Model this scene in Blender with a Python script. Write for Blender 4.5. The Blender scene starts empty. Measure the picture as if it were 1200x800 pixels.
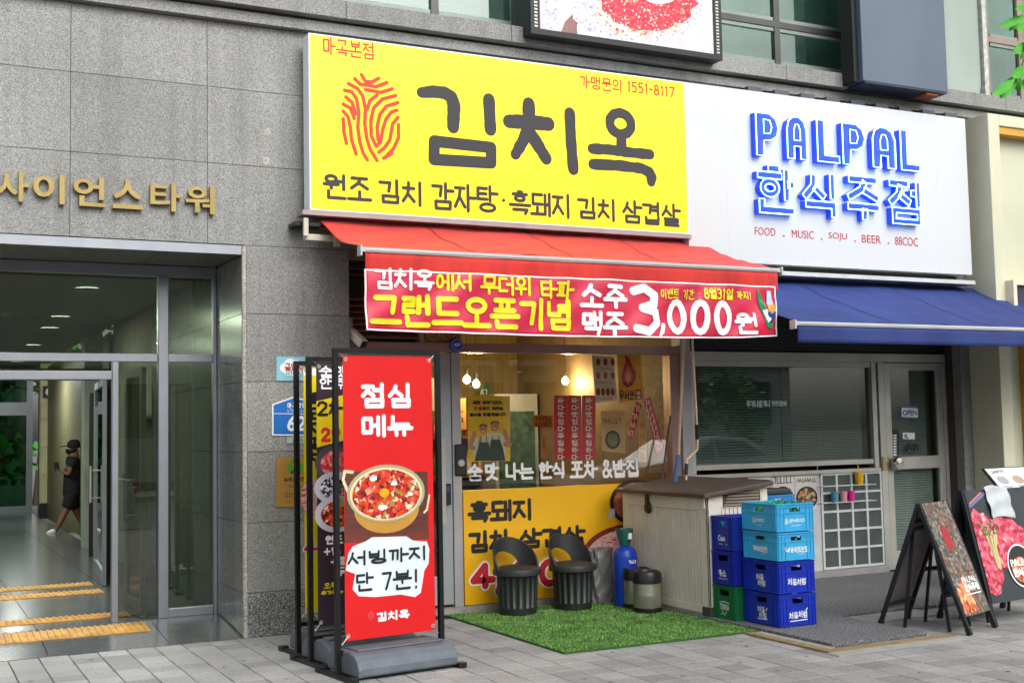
import bpy, math, random
from mathutils import Vector, Matrix
random.seed(7)
R = math.radians
S = bpy.context.scene
COL = S.collection
# ------------------------------------------------------------------ camera
H = 1.55
PITCH, YAW, ROLL, FPX = R(4.081), R(26.694), R(-1.14), 1432.0
FW = Vector((math.sin(YAW)*math.cos(PITCH), math.cos(YAW)*math.cos(PITCH), math.sin(PITCH)))
r0 = Vector((math.cos(YAW), -math.sin(YAW), 0)); u0 = r0.cross(FW)
RT = math.cos(ROLL)*r0 + math.sin(ROLL)*u0
UP = -math.sin(ROLL)*r0 + math.cos(ROLL)*u0
CAM = Vector((0, 0, H))
cd = bpy.data.cameras.new('camera'); cam = bpy.data.objects.new('camera', cd); COL.objects.link(cam)
cd.sensor_width = 36; cd.lens = FPX/1200*36; cd.clip_end = 500; cd.clip_start = .05
cam.matrix_world = Matrix(((RT.x, UP.x, -FW.x, 0), (RT.y, UP.y, -FW.y, 0), (RT.z, UP.z, -FW.z, H), (0, 0, 0, 1)))
S.camera = cam
# ------------------------------------------------------------------ world, sun, exposure
SUN_EL, SUN_AZ = R(40), R(172)
w = bpy.data.worlds.new('World'); S.world = w; w.use_nodes = True
nt = w.node_tree; bg = nt.nodes['Background']
sky = nt.nodes.new('ShaderNodeTexSky'); sky.sky_type = 'NISHITA'; sky.sun_disc = False
sky.sun_elevation = SUN_EL; sky.sun_rotation = SUN_AZ; sky.dust_density = 5; sky.air_density = 1.5; sky.ozone_density = 1
hs = nt.nodes.new('ShaderNodeHueSaturation'); hs.inputs['Saturation'].default_value = .16
nt.links.new(sky.outputs[0], hs.inputs['Color']); nt.links.new(hs.outputs[0], bg.inputs['Color'])
bg.inputs['Strength'].default_value = .15
sd = bpy.data.lights.new('sun', 'SUN'); sd.energy = .7; sd.angle = R(60); sd.color = (1, .97, .93)
sun = bpy.data.objects.new('sun', sd); COL.objects.link(sun)
# Nishita: rotation measured from +Y clockwise seen from above
sdir = Vector((math.sin(SUN_AZ)*math.cos(SUN_EL), math.cos(SUN_AZ)*math.cos(SUN_EL), math.sin(SUN_EL)))
sun.rotation_euler = sdir.to_track_quat('Z', 'Y').to_euler(); sun.location = sdir*30
S.view_settings.view_transform = 'Standard'; S.view_settings.look = 'None'; S.view_settings.gamma = 1
S.view_settings.use_curve_mapping = False
S.view_settings.exposure = .62
# ------------------------------------------------------------------ pixel -> point on a real plane
def ray(x, y): return FW + RT*((x-600)/FPX) - UP*((y-400)/FPX)
def F(x, y, Y): d = ray(x, y); return CAM + d*(Y/d.y)
def G(x, y, z=0): d = ray(x, y); return CAM + d*((z-H)/d.z)
class Pl:
    """a plane in the world: origin, right, up; normal points at the viewer"""
    def __init__(s, o, u=(1, 0, 0), v=(0, 0, 1), disp=None):
        s.o = Vector(o); s.u = Vector(u).normalized(); s.v = Vector(v).normalized(); s.n = s.u.cross(s.v); s.disp = disp
    def at(s, a, b, off=0):
        p = s.o + s.u*a + s.v*b + s.n*off
        return p + s.n*s.disp(a, b) if s.disp else p
    def px(s, x, y):
        d = ray(x, y); t = (s.o-CAM).dot(s.n)/d.dot(s.n); q = CAM + d*t - s.o
        return (q.dot(s.u), q.dot(s.v))
def facing(Y, disp=None): return Pl((0, Y, 0), disp=disp)   # normal = u x v = (0,-1,0)
# ------------------------------------------------------------------ materials
def C(h):
    h = h.lstrip('#'); o = []
    for i in (0, 2, 4):
        c = int(h[i:i+2], 16)/255; o.append(c/12.92 if c <= .04045 else ((c+.055)/1.055)**2.4)
    return (*o, 1)
MATS = {}
def mat(name, col='', rough=.6, metal=0, var=.06, scale=6, bump=0, bscale=60, emit=None, es=0, spec=.5, coat=0, alpha=None, dirt=0):
    if name in MATS: return MATS[name]
    m = bpy.data.materials.new(name); m.use_nodes = True; n = m.node_tree; L = n.links
    b = n.nodes['Principled BSDF']; col = C(col) if isinstance(col, str) else (*col, 1)[:4]
    b.inputs['Roughness'].default_value = rough; b.inputs['Metallic'].default_value = metal
    b.inputs['Specular IOR Level'].default_value = spec; b.inputs['Coat Weight'].default_value = coat
    tc = n.nodes.new('ShaderNodeNewGeometry')
    nz = n.nodes.new('ShaderNodeTexNoise'); nz.inputs['Scale'].default_value = scale; nz.inputs['Detail'].default_value = 5
    L.new(tc.outputs['Position'], nz.inputs['Vector'])
    rp = n.nodes.new('ShaderNodeMapRange'); rp.inputs['From Min'].default_value = .3; rp.inputs['From Max'].default_value = .7
    rp.inputs['To Min'].default_value = 1-var*2-dirt; rp.inputs['To Max'].default_value = 1+var
    L.new(nz.outputs[0], rp.inputs[0])
    mx = n.nodes.new('ShaderNodeVectorMath'); mx.operation = 'SCALE'; mx.inputs[0].default_value = col[:3]
    L.new(rp.outputs[0], mx.inputs['Scale']); L.new(mx.outputs[0], b.inputs['Base Color'])
    if bump:
        n2 = n.nodes.new('ShaderNodeTexNoise'); n2.inputs['Scale'].default_value = bscale; n2.inputs['Detail'].default_value = 4
        L.new(tc.outputs['Position'], n2.inputs['Vector'])
        bp = n.nodes.new('ShaderNodeBump'); bp.inputs['Strength'].default_value = bump; bp.inputs['Distance'].default_value = .01
        L.new(n2.outputs[0], bp.inputs['Height']); L.new(bp.outputs[0], b.inputs['Normal'])
    if es:
        b.inputs['Emission Color'].default_value = C(emit) if isinstance(emit, str) else (*emit, 1)[:4]; b.inputs['Emission Strength'].default_value = es
    MATS[name] = m; return m
def ramp_mat(name, stops=(), scale=1, kind='noise', rough=.6, bump=0, stretch=(1, 1, 1), const=False, detail=4, big=None, metal=0, es=0, rand=1, spec=.5):
    """colour from a ramp over noise or voronoi cells in world metres"""
    if name in MATS: return MATS[name]
    m = bpy.data.materials.new(name); m.use_nodes = True; n = m.node_tree; L = n.links; b = n.nodes['Principled BSDF']
    b.inputs['Roughness'].default_value = rough; b.inputs['Metallic'].default_value = metal; b.inputs['Specular IOR Level'].default_value = spec
    g = n.nodes.new('ShaderNodeNewGeometry'); mp = n.nodes.new('ShaderNodeMapping'); mp.inputs['Scale'].default_value = stretch
    L.new(g.outputs['Position'], mp.inputs['Vector'])
    if kind == 'noise':
        t = n.nodes.new('ShaderNodeTexNoise'); t.inputs['Detail'].default_value = detail; t.inputs['Scale'].default_value = scale
        out = t.outputs[0]; L.new(mp.outputs[0], t.inputs['Vector'])
    else:
        t = n.nodes.new('ShaderNodeTexVoronoi'); t.inputs['Scale'].default_value = scale; t.inputs['Randomness'].default_value = rand
        L.new(mp.outputs[0], t.inputs['Vector'])
        sp = n.nodes.new('ShaderNodeSeparateColor'); L.new(t.outputs['Color'], sp.inputs[0]); out = sp.outputs[0]
        if kind == 'warp':
            nz = n.nodes.new('ShaderNodeTexNoise'); nz.inputs['Scale'].default_value = scale*.8
            L.new(mp.outputs[0], nz.inputs['Vector'])
            va = n.nodes.new('ShaderNodeVectorMath'); va.operation = 'SCALE'; va.inputs['Scale'].default_value = 1.4/scale
            L.new(nz.outputs['Color'], va.inputs[0]); vb = n.nodes.new('ShaderNodeVectorMath'); L.new(va.outputs[0], vb.inputs[0]); L.new(mp.outputs[0], vb.inputs[1])
            L.new(vb.outputs[0], t.inputs['Vector'])
    cr = n.nodes.new('ShaderNodeValToRGB'); el = cr.color_ramp.elements
    if const: cr.color_ramp.interpolation = 'CONSTANT'
    while len(el) < len(stops): el.new(.5)
    for e, (p, c) in zip(el, stops): e.position = p; e.color = C(c) if isinstance(c, str) else (*c, 1)[:4]
    L.new(out, cr.inputs[0]); cur = cr.outputs[0]
    if big:
        nb = n.nodes.new('ShaderNodeTexNoise'); nb.inputs['Scale'].default_value = big[0]; nb.inputs['Detail'].default_value = 6; L.new(g.outputs['Position'], nb.inputs['Vector'])
        rr = n.nodes.new('ShaderNodeMapRange'); rr.inputs['From Min'].default_value = .3; rr.inputs['From Max'].default_value = .7
        rr.inputs['To Min'].default_value = 1-big[1]; rr.inputs['To Max'].default_value = 1+big[1]*.5; L.new(nb.outputs[0], rr.inputs[0])
        oi = n.nodes.new('ShaderNodeObjectInfo'); r2 = n.nodes.new('ShaderNodeMapRange'); L.new(oi.outputs['Random'], r2.inputs[0])
        r2.inputs['To Min'].default_value = 1-(big[2] if len(big) > 2 else 0); r2.inputs['To Max'].default_value = 1+(big[2] if len(big) > 2 else 0)
        mm = n.nodes.new('ShaderNodeMath'); mm.operation = 'MULTIPLY'; L.new(rr.outputs[0], mm.inputs[0]); L.new(r2.outputs[0], mm.inputs[1])
        if len(big) > 3:      # rain streaks running down
            m4 = n.nodes.new('ShaderNodeMapping'); m4.inputs['Scale'].default_value = (7, 7, .3); L.new(g.outputs['Position'], m4.inputs['Vector'])
            n4 = n.nodes.new('ShaderNodeTexNoise'); n4.inputs['Scale'].default_value = 1.2; n4.inputs['Detail'].default_value = 5; L.new(m4.outputs[0], n4.inputs['Vector'])
            r4 = n.nodes.new('ShaderNodeMapRange'); r4.inputs['From Min'].default_value = .45; r4.inputs['From Max'].default_value = .7; r4.inputs['To Min'].default_value = 1; r4.inputs['To Max'].default_value = 1-big[3]
            L.new(n4.outputs[0], r4.inputs[0]); m5 = n.nodes.new('ShaderNodeMath'); m5.operation = 'MULTIPLY'; L.new(mm.outputs[0], m5.inputs[0]); L.new(r4.outputs[0], m5.inputs[1]); mm = m5
        sc = n.nodes.new('ShaderNodeVectorMath'); sc.operation = 'SCALE'; L.new(cur, sc.inputs[0]); L.new(mm.outputs[0], sc.inputs['Scale']); cur = sc.outputs[0]
    L.new(cur, b.inputs['Base Color'])
    if bump:
        bp = n.nodes.new('ShaderNodeBump'); bp.inputs['Strength'].default_value = bump; bp.inputs['Distance'].default_value = .005
        L.new(out, bp.inputs['Height']); L.new(bp.outputs[0], b.inputs['Normal'])
    if es: L.new(cur, b.inputs['Emission Color']); b.inputs['Emission Strength'].default_value = es
    MATS[name] = m; return m
def glass(name, tint, boost=1.0, rough=0.0, base=0.0):
    m = bpy.data.materials.new(name); m.use_nodes = True; n = m.node_tree; L = n.links
    n.nodes.remove(n.nodes['Principled BSDF']); out = n.nodes['Material Output']
    tr = n.nodes.new('ShaderNodeBsdfTransparent'); tr.inputs[0].default_value = C(tint)
    gl = n.nodes.new('ShaderNodeBsdfGlossy'); gl.inputs['Roughness'].default_value = rough
    fr = n.nodes.new('ShaderNodeFresnel'); fr.inputs[0].default_value = 1.52
    gm = n.nodes.new('ShaderNodeNewGeometry'); mr = n.nodes.new('ShaderNodeMapRange'); mr.inputs['To Min'].default_value = 1.52; mr.inputs['To Max'].default_value = 1/1.52
    L.new(gm.outputs['Backfacing'], mr.inputs[0]); L.new(mr.outputs[0], fr.inputs[0])      # a thin pane: the same reflection from either side
    ml = n.nodes.new('ShaderNodeMath'); ml.operation = 'MULTIPLY_ADD'; ml.inputs[1].default_value = boost; ml.inputs[2].default_value = base; ml.use_clamp = True
    L.new(fr.outputs[0], ml.inputs[0]); mx = n.nodes.new('ShaderNodeMixShader'); L.new(ml.outputs[0], mx.inputs[0])
    L.new(tr.outputs[0], mx.inputs[1]); L.new(gl.outputs[0], mx.inputs[2]); L.new(mx.outputs[0], out.inputs[0])
    MATS[name] = m; return m
# ------------------------------------------------------------------ mesh builder
class MB:
    def __init__(s): s.v = []; s.f = []; s.m = []; s.sm = []; s.seg = []
    def add(s, vs, fs, m=0, smooth=False):
        b = len(s.v); s.v += [tuple(p) for p in vs]
        for f in fs: s.f.append([b+i for i in f]); s.m.append(m); s.sm.append(smooth)
        return s
    def box(s, x0, x1, y0, y1, z0, z1, m=0, M=None):
        if x0 > x1: x0, x1 = x1, x0
        if y0 > y1: y0, y1 = y1, y0
        if z0 > z1: z0, z1 = z1, z0
        v = [Vector(p) for p in ((x0,y0,z0),(x1,y0,z0),(x1,y1,z0),(x0,y1,z0),(x0,y0,z1),(x1,y0,z1),(x1,y1,z1),(x0,y1,z1))]
        if M: v = [M @ p for p in v]
        return s.add(v, [(3,2,1,0),(4,5,6,7),(0,1,5,4),(1,2,6,5),(2,3,7,6),(3,0,4,7)], m)
    def quad(s, *p, m=0): return s.add(p, [tuple(range(len(p)))], m)
    def slab(s, pl, a0, a1, b0, b1, o0, o1, m=0):
        """box on a plane: a right, b up, o off along the normal"""
        q = [(a0,b0),(a1,b0),(a1,b1),(a0,b1)]
        v = [pl.at(a, b, o1) for a, b in q] + [pl.at(a, b, o0) for a, b in q]
        return s.add(v, [(0,1,2,3),(7,6,5,4),(0,4,5,1),(1,5,6,2),(2,6,7,3),(3,7,4,0)], m)
    def poly(s, pl, pts, o0, o1=None, m=0):
        """flat polygon on a plane (o1 given: prism)"""
        n = len(pts)
        if o1 is None: return s.add([pl.at(a, b, o0) for a, b in pts], [tuple(range(n))], m)
        v = [pl.at(a, b, o1) for a, b in pts] + [pl.at(a, b, o0) for a, b in pts]
        f = [tuple(range(n)), tuple(range(2*n-1, n-1, -1))] + [(i, i+n, (i+1) % n+n, (i+1) % n) for i in range(n)]
        return s.add(v, f, m)
    def bar(s, p, q, w, h, m=0, up=(0, 0, 1)):
        p, q = Vector(p), Vector(q); d = (q-p).normalized(); up = Vector(up)
        if abs(d.dot(up)) > .98: up = Vector((0, 1, 0))
        x = d.cross(up).normalized()*w/2; z = x.cross(d).normalized()*h/2
        v = [p-x-z, p+x-z, p+x+z, p-x+z, q-x-z, q+x-z, q+x+z, q-x+z]
        return s.add(v, [(0,1,2,3),(7,6,5,4),(0,4,5,1),(1,5,6,2),(2,6,7,3),(3,7,4,0)], m)
    def tube(s, pts, r, n=8, m=0, closed=False, cap=True):
        pts = [Vector(p) for p in pts]; N = len(pts); rs = r if isinstance(r, (list, tuple)) else [r]*N
        vs = []; px = None
        for i, p in enumerate(pts):
            a = pts[(i-1) % N] if (closed or i > 0) else p; b = pts[(i+1) % N] if (closed or i < N-1) else p
            t = (b-a).normalized() if (b-a).length > 1e-9 else Vector((0, 0, 1))
            if px is None:
                px = t.orthogonal().normalized()
            px = (px - t*px.dot(t)).normalized(); py = t.cross(px)
            vs += [p + (px*math.cos(k*2*math.pi/n)+py*math.sin(k*2*math.pi/n))*rs[i] for k in range(n)]
        fs = []
        for i in range(N if closed else N-1):
            j = (i+1) % N
            fs += [(i*n+k, i*n+(k+1) % n, j*n+(k+1) % n, j*n+k) for k in range(n)]
        if cap and not closed: fs += [tuple(range(n-1, -1, -1)), tuple((N-1)*n+k for k in range(n))]
        return s.add(vs, fs, m, True)
    def lathe(s, prof, c=(0, 0, 0), n=24, m=0, axis=None, ripple=None):
        c = Vector(c); vs = []; fs = []
        for i, (r, z) in enumerate(prof):
            for k in range(n):
                a = 2*math.pi*k/n; rr = r if not ripple else ripple(r, z, k)
                p = Vector((rr*math.cos(a), rr*math.sin(a), z))
                vs.append(c + (axis @ p if axis else p))
        for i in range(len(prof)-1):
            fs += [(i*n+k, i*n+(k+1) % n, (i+1)*n+(k+1) % n, (i+1)*n+k) for k in range(n)]
        if prof[0][0] > 1e-4: fs.append(tuple(range(n-1, -1, -1)))
        if prof[-1][0] > 1e-4: fs.append(tuple((len(prof)-1)*n+k for k in range(n)))
        return s.add(vs, fs, m, True)
    def disc(s, pl, a, b, ra, rb, off, m=0, n=28, a0=0, a1=2*math.pi):
        full = abs(a1-a0-2*math.pi) < 1e-6; k = n if full else n+1
        pts = [(a+ra*math.cos(a0+(a1-a0)*i/n), b+rb*math.sin(a0+(a1-a0)*i/n)) for i in range(k)]
        return s.poly(pl, pts, off, m=m)
    def ring(s, pl, a, b, ra, rb, wa, off, m=0, n=28):
        v = []; 
        for i in range(n):
            t = 2*math.pi*i/n
            v += [pl.at(a+(ra+wa)*math.cos(t), b+(rb+wa)*math.sin(t), off), pl.at(a+(ra-wa)*math.cos(t), b+(rb-wa)*math.sin(t), off)]
        return s.add(v, [(2*i, 2*((i+1) % n), 2*((i+1) % n)+1, 2*i+1) for i in range(n)], m)
    def grid(s, fn, nu, nv, m=0, smooth=True):
        v = [fn(i/nu, j/nv) for j in range(nv+1) for i in range(nu+1)]
        return s.add(v, [(j*(nu+1)+i, j*(nu+1)+i+1, (j+1)*(nu+1)+i+1, (j+1)*(nu+1)+i) for j in range(nv) for i in range(nu)], m, smooth)
    def each(s, name, mats, parent=None, **k):
        for i in range(len(s.v)//8):
            q = MB(); q.v = s.v[i*8:i*8+8]; q.f = [[j-i*8 for j in f] for f in s.f[i*6:i*6+6]]; q.m = s.m[i*6:i*6+6]; q.sm = s.sm[i*6:i*6+6]; q.done(name, mats, parent, **k)
    def done(s, name, mats, parent=None, label=None, cat=None, group=None, kind=None, bevel=0, solid=0, subd=0):
        if len(s.seg) > 1 and name.endswith('lettering') and not kind:
            cuts = sorted(set([0]+s.seg+[len(s.f)])); o = None
            for a, b in zip(cuts, cuts[1:]):
                q = MB(); used = sorted({i for f in s.f[a:b] for i in f}); mp = {i: k for k, i in enumerate(used)}
                q.v = [s.v[i] for i in used]; q.f = [[mp[i] for i in f] for f in s.f[a:b]]; q.m = s.m[a:b]; q.sm = s.sm[a:b]; o = q.done(name, mats, parent, label, cat, group, kind)
            return o
        me = bpy.data.meshes.new(name)
        org = parent['_o'] if parent is not None and '_o' in parent else (0, 0, 0)
        org = Vector(org)
        me.from_pydata([Vector(p)-org for p in s.v], [], s.f)
        for mm in (mats if isinstance(mats, (list, tuple)) else [mats]): me.materials.append(mm)
        me.polygons.foreach_set('material_index', s.m); me.polygons.foreach_set('use_smooth', s.sm)
        me.update()
        if any(s.sm): me.set_sharp_from_angle(angle=R(38))
        o = bpy.data.objects.new(name, me); COL.objects.link(o)
        if parent is not None: o.parent = parent; o['_o'] = tuple(org)
        tag(o, label, cat, group, kind)
        if solid: q = o.modifiers.new('thickness', 'SOLIDIFY'); q.thickness = solid; q.offset = 0
        if subd: q = o.modifiers.new('smooth', 'SUBSURF'); q.levels = q.render_levels = subd
        if bevel: q = o.modifiers.new('bevel', 'BEVEL'); q.width = bevel; q.segments = 2; q.limit_method = 'ANGLE'; q.angle_limit = R(40); q.harden_normals = False
        return o
def tag(o, label=None, cat=None, group=None, kind=None):
    if label: o['label'] = label
    if cat: o['category'] = cat
    if group: o['group'] = group
    if kind: o['kind'] = kind
def thing(name, label, cat, loc=(0, 0, 0), group=None, kind=None):
    o = bpy.data.objects.new(name, None); COL.objects.link(o); o.location = loc; o['_o'] = tuple(loc)
    o.empty_display_size = .1; tag(o, label, cat, group, kind); return o
def copy_tree(o, loc, rz=None, label=None, group=None):
    def rec(a, par):
        c = a.copy(); COL.objects.link(c)
        if par is not None: c.parent = par
        for ch in a.children: rec(ch, c)
        return c
    c = rec(o, None); c.location = loc
    if rz is not None: c.rotation_euler = (0, 0, rz)
    if label: c['label'] = label
    if group: c['group'] = group
    return c
# ------------------------------------------------------------------ lettering
def resample(pts, step):
    out = [pts[0]]
    for a, b in zip(pts, pts[1:]):
        d = math.hypot(b[0]-a[0], b[1]-a[1]); k = max(1, int(d/step))
        out += [(a[0]+(b[0]-a[0])*i/k, a[1]+(b[1]-a[1])*i/k) for i in range(1, k+1)]
    return out
EPS = [0]
def stroke(mb, pl, pts, w, off=.002, m=0, flat=False, cap=6):
    """a brush stroke of half width w along pts (plane coordinates), rounded ends and joins, no overlap with itself"""
    EPS[0] = (EPS[0]+1) % 6; off = off + EPS[0]*.00025
    pts = [p for i, p in enumerate(pts) if i == 0 or math.hypot(p[0]-pts[i-1][0], p[1]-pts[i-1][1]) > 1e-5]
    closed = len(pts) > 3 and math.hypot(pts[0][0]-pts[-1][0], pts[0][1]-pts[-1][1]) < 1e-4
    if closed: pts = pts[:-1]
    if pl.disp:
        pts = resample(pts+[pts[0]] if closed else pts, .06)
        if closed: pts = pts[:-1]
    N = len(pts)
    if N < 2: return
    ws = w if isinstance(w, (list, tuple)) else [w]*N
    if len(ws) == N+1 and closed: ws = ws[:-1]
    if len(ws) != N: ws = [ws[0]+(ws[-1]-ws[0])*i/(N-1) for i in range(N)]
    dirs = []
    for i in range(N if closed else N-1):
        a, b = pts[i], pts[(i+1) % N]; l = math.hypot(b[0]-a[0], b[1]-a[1]) or 1e-9; dirs.append(((b[0]-a[0])/l, (b[1]-a[1])/l))
    Ls = []; Rs = []
    for i in range(N):
        p = pts[i]; W = ws[i]
        if not closed and i == 0: d0 = d1 = dirs[0]
        elif not closed and i == N-1: d0 = d1 = dirs[-1]
        else: d0 = dirs[i-1]; d1 = dirs[i % len(dirs)]
        cr = d0[0]*d1[1]-d0[1]*d1[0]; dt = max(-1, min(1, d0[0]*d1[0]+d0[1]*d1[1])); ang = math.atan2(cr, dt)
        n0 = (-d0[1], d0[0]); n1 = (-d1[1], d1[0]); nm = (n0[0]+n1[0], n0[1]+n1[1]); l = math.hypot(*nm) or 1e-9
        k = min(2.2, 1/max(.3, math.cos(ang/2))); nm = (nm[0]/l, nm[1]/l)
        mit = lambda sg: (p[0]+sg*nm[0]*W*k, p[1]+sg*nm[1]*W*k)
        if abs(ang) < .35: Ls.append([mit(1)]); Rs.append([mit(-1)])
        else:
            sg = -1 if ang > 0 else 1; a0 = math.atan2(n0[1]*sg, n0[0]*sg); arc = [(p[0]+W*math.cos(a0+ang*t/4), p[1]+W*math.sin(a0+ang*t/4)) for t in range(5)]
            if ang > 0: Ls.append([mit(1)]); Rs.append(arc)
            else: Ls.append(arc); Rs.append([mit(-1)])
    vs = []; fs = []
    def V(p): vs.append(pl.at(p[0], p[1], off)); return len(vs)-1
    Li = [[V(p) for p in x] for x in Ls]; Ri = [[V(p) for p in x] for x in Rs]
    for i in range(N):
        if len(Li[i]) > 1: fs += [(Ri[i][0], Li[i][t+1], Li[i][t]) for t in range(4)]
        if len(Ri[i]) > 1: fs += [(Li[i][0], Ri[i][t], Ri[i][t+1]) for t in range(4)]
        if i < N-1 or closed:
            j = (i+1) % N; fs.append((Ri[i][-1], Ri[j][0], Li[j][0], Li[i][-1]))
    if not closed and not flat:
        for i, d, li, ri in ((0, dirs[0], Li[0][0], Ri[0][0]), (N-1, dirs[-1], Li[-1][0], Ri[-1][0])):
            sgn = -1 if i == 0 else 1; a = math.atan2(d[0]*1, -d[1]); W = ws[i]
            arc = [V((pts[i][0]+W*math.cos(a-sgn*math.pi*t/cap), pts[i][1]+W*math.sin(a-sgn*math.pi*t/cap))) for t in range(1, cap)]
            poly = [li]+arc+[ri]
            fs.append(tuple(poly if i == 0 else poly[::-1]))
    mb.add(vs, fs, m)
def circ(cx, cy, rx, ry, n=14, st=math.pi/2): return [(cx+rx*math.cos(st+2*math.pi*i/n), cy+ry*math.sin(st+2*math.pi*i/n)) for i in range(n)]+[(cx+rx*math.cos(st), cy+ry*math.sin(st))]
J = {'ㄱ': [[(.02, .93), (.92, .93), (.8, .05)]], 'ㄴ': [[(.05, 1), (.05, .06), (1, .06)]],
     'ㄷ': [[(.97, .95), (.05, .95), (.05, .05), (1, .05)]], 'ㄹ': [[(0, 1), (.95, 1), (.95, .52), (.05, .52), (.05, 0), (1, 0)]],
     'ㅁ': [[(.05, .95), (.95, .95), (.93, .03), (.07, .03), (.05, .95)]], 'ㅂ': [[(.05, 1), (.08, 0), (.92, 0), (.95, 1)], [(.08, .5), (.9, .5)]],
     'ㅅ': [[(.5, 1), (.38, .55), (0, 0)], [(.42, .6), (1, 0)]], 'ㅇ': [circ(.5, .5, .46, .48)],
     'ㅈ': [[(.03, .96), (.95, .96)], [(.55, .93), (.42, .5), (0, 0)], [(.45, .52), (1, 0)]],
     'ㅊ': [[(.5, 1.08), (.5, .9)], [(.03, .76), (.97, .76)], [(.5, .74), (.4, .4), (0, 0)], [(.45, .42), (1, 0)]],
     'ㅋ': [[(.02, .95), (.92, .95), (.8, .02)], [(.02, .48), (.84, .48)]], 'ㅌ': [[(.97, 1), (.05, 1), (.05, 0), (1, 0)], [(.08, .5), (.93, .5)]],
     'ㅍ': [[(0, .97), (1, .97)], [(0, .03), (1, .03)], [(.3, .95), (.32, .05)], [(.7, .95), (.68, .05)]],
     'ㅎ': [[(.38, 1.05), (.62, 1.03)], [(.02, .76), (.98, .76)], circ(.5, .27, .32, .3)]}
for a, b in ('ㄲㄱ', 'ㄸㄷ', 'ㅃㅂ', 'ㅆㅅ', 'ㅉㅈ'):
    J[a] = [[(x*.44+dx, y) for x, y in s] for dx in (0, .54) for s in J[b]]
VW = {'ㅏ': (0, [[(.15, 1), (.15, 0)], [(.17, .52), (1.05, .52)]]), 'ㅐ': (0, [[(.15, .95), (.15, .05)], [(.8, 1), (.8, 0)], [(.17, .5), (.78, .5)]]),
      'ㅑ': (0, [[(.3, 1), (.3, 0)], [(.32, .65), (.95, .65)], [(.32, .38), (.95, .38)]]),
      'ㅓ': (0, [[(.7, 1), (.7, 0)], [(.0, .55), (.68, .55)]]), 'ㅔ': (0, [[(.9, 1), (.9, 0)], [(.45, .95), (.45, .05)], [(.0, .52), (.43, .52)]]),
      'ㅕ': (0, [[(.7, 1), (.7, 0)], [(0, .68), (.68, .68)], [(0, .38), (.68, .38)]]), 'ㅣ': (0, [[(.5, 1), (.5, 0)]]),
      'ㅖ': (0, [[(.95, 1), (.95, 0)], [(.5, .95), (.5, .05)], [(0, .65), (.48, .65)], [(0, .38), (.48, .38)]]), 'ㅒ': (0, [[(.15, .95), (.15, .05)], [(.8, 1), (.8, 0)], [(.17, .6), (.78, .6)], [(.17, .35), (.78, .35)]]),
      'ㅗ': (1, [[(0, .1), (1, .1)], [(.5, .95), (.5, .12)]]), 'ㅛ': (1, [[(0, .1), (1, .1)], [(.33, .95), (.33, .12)], [(.67, .95), (.67, .12)]]),
      'ㅜ': (1, [[(0, .9), (1, .9)], [(.5, .88), (.5, 0)]]), 'ㅠ': (1, [[(0, .9), (1, .9)], [(.33, .88), (.33, 0)], [(.67, .88), (.67, 0)]]), 'ㅡ': (1, [[(0, .5), (1, .5)]])}
COMP = {'ㅘ': 'ㅗㅏ', 'ㅙ': 'ㅗㅐ', 'ㅚ': 'ㅗㅣ', 'ㅝ': 'ㅜㅓ', 'ㅞ': 'ㅜㅔ', 'ㅟ': 'ㅜㅣ', 'ㅢ': 'ㅡㅣ'}
LI = 'ㄱㄲㄴㄷㄸㄹㅁㅂㅃㅅㅆㅇㅈㅉㅊㅋㅌㅍㅎ'; VI = 'ㅏㅐㅑㅒㅓㅔㅕㅖㅗㅘㅙㅚㅛㅜㅝㅞㅟㅠㅡㅢㅣ'
TI = ['', 'ㄱ', 'ㄲ', 'ㄱㅅ', 'ㄴ', 'ㄴㅈ', 'ㄴㅎ', 'ㄷ', 'ㄹ', 'ㄹㄱ', 'ㄹㅁ', 'ㄹㅂ', 'ㄹㅅ', 'ㄹㅌ', 'ㄹㅍ', 'ㄹㅎ', 'ㅁ', 'ㅂ', 'ㅂㅅ', 'ㅅ', 'ㅆ', 'ㅇ', 'ㅈ', 'ㅊ', 'ㅋ', 'ㅌ', 'ㅍ', 'ㅎ']
DG = {'0': [circ(.5, .5, .42, .5)], '1': [[(.3, .85), (.55, 1), (.55, 0)]], '2': [[(.08, .75), (.2, .95), (.55, 1), (.88, .85), (.85, .6), (.08, .02), (.95, .02)]],
      '3': [[(.1, .92), (.5, 1), (.88, .84), (.82, .62), (.4, .54), (.85, .45), (.93, .2), (.6, .0), (.1, .06)]], '4': [[(.62, 0), (.62, 1), (.03, .3), (.5, .3)], [(.5, .3), (1, .3)]],
      '5': [[(.88, 1), (.2, 1), (.13, .58), (.6, .62), (.92, .35), (.7, .02), (.1, .03)]], '6': [[(.75, 1), (.3, .65), (.1, .3)], circ(.5, .27, .38, .27)],
      '7': [[(.05, .97), (.95, .97), (.4, 0)]], '8': [circ(.5, .75, .33, .25), circ(.5, .25, .42, .26)], '9': [circ(.5, .72, .38, .28), [(.88, .7), (.7, .3), (.3, 0)]],
      '-': [[(.1, .5), (.9, .5)]], '+': [[(.05, .45), (.95, .45)], [(.5, .85), (.5, .05)]], '!': [[(.5, 1), (.5, .35)], [(.5, .05), (.5, .0)]], '.': [[(.4, .02), (.42, .02)]], ',': [[(.55, .05), (.35, -.2)]],
      ':': [[(.5, .65), (.52, .65)], [(.5, .15), (.52, .15)]], '·': [[(.48, .5), (.52, .5)]], '&': [[(1, .0), (.2, .78), (.35, 1), (.62, .95), (.62, .72), (.4, .52)], [(.4, .52), (.1, .3), (.2, .02), (.55, 0), (.95, .42)]],
      '(': [[(.7, 1.05), (.4, .5), (.7, -.05)]], ')': [[(.3, 1.05), (.6, .5), (.3, -.05)]]}
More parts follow.
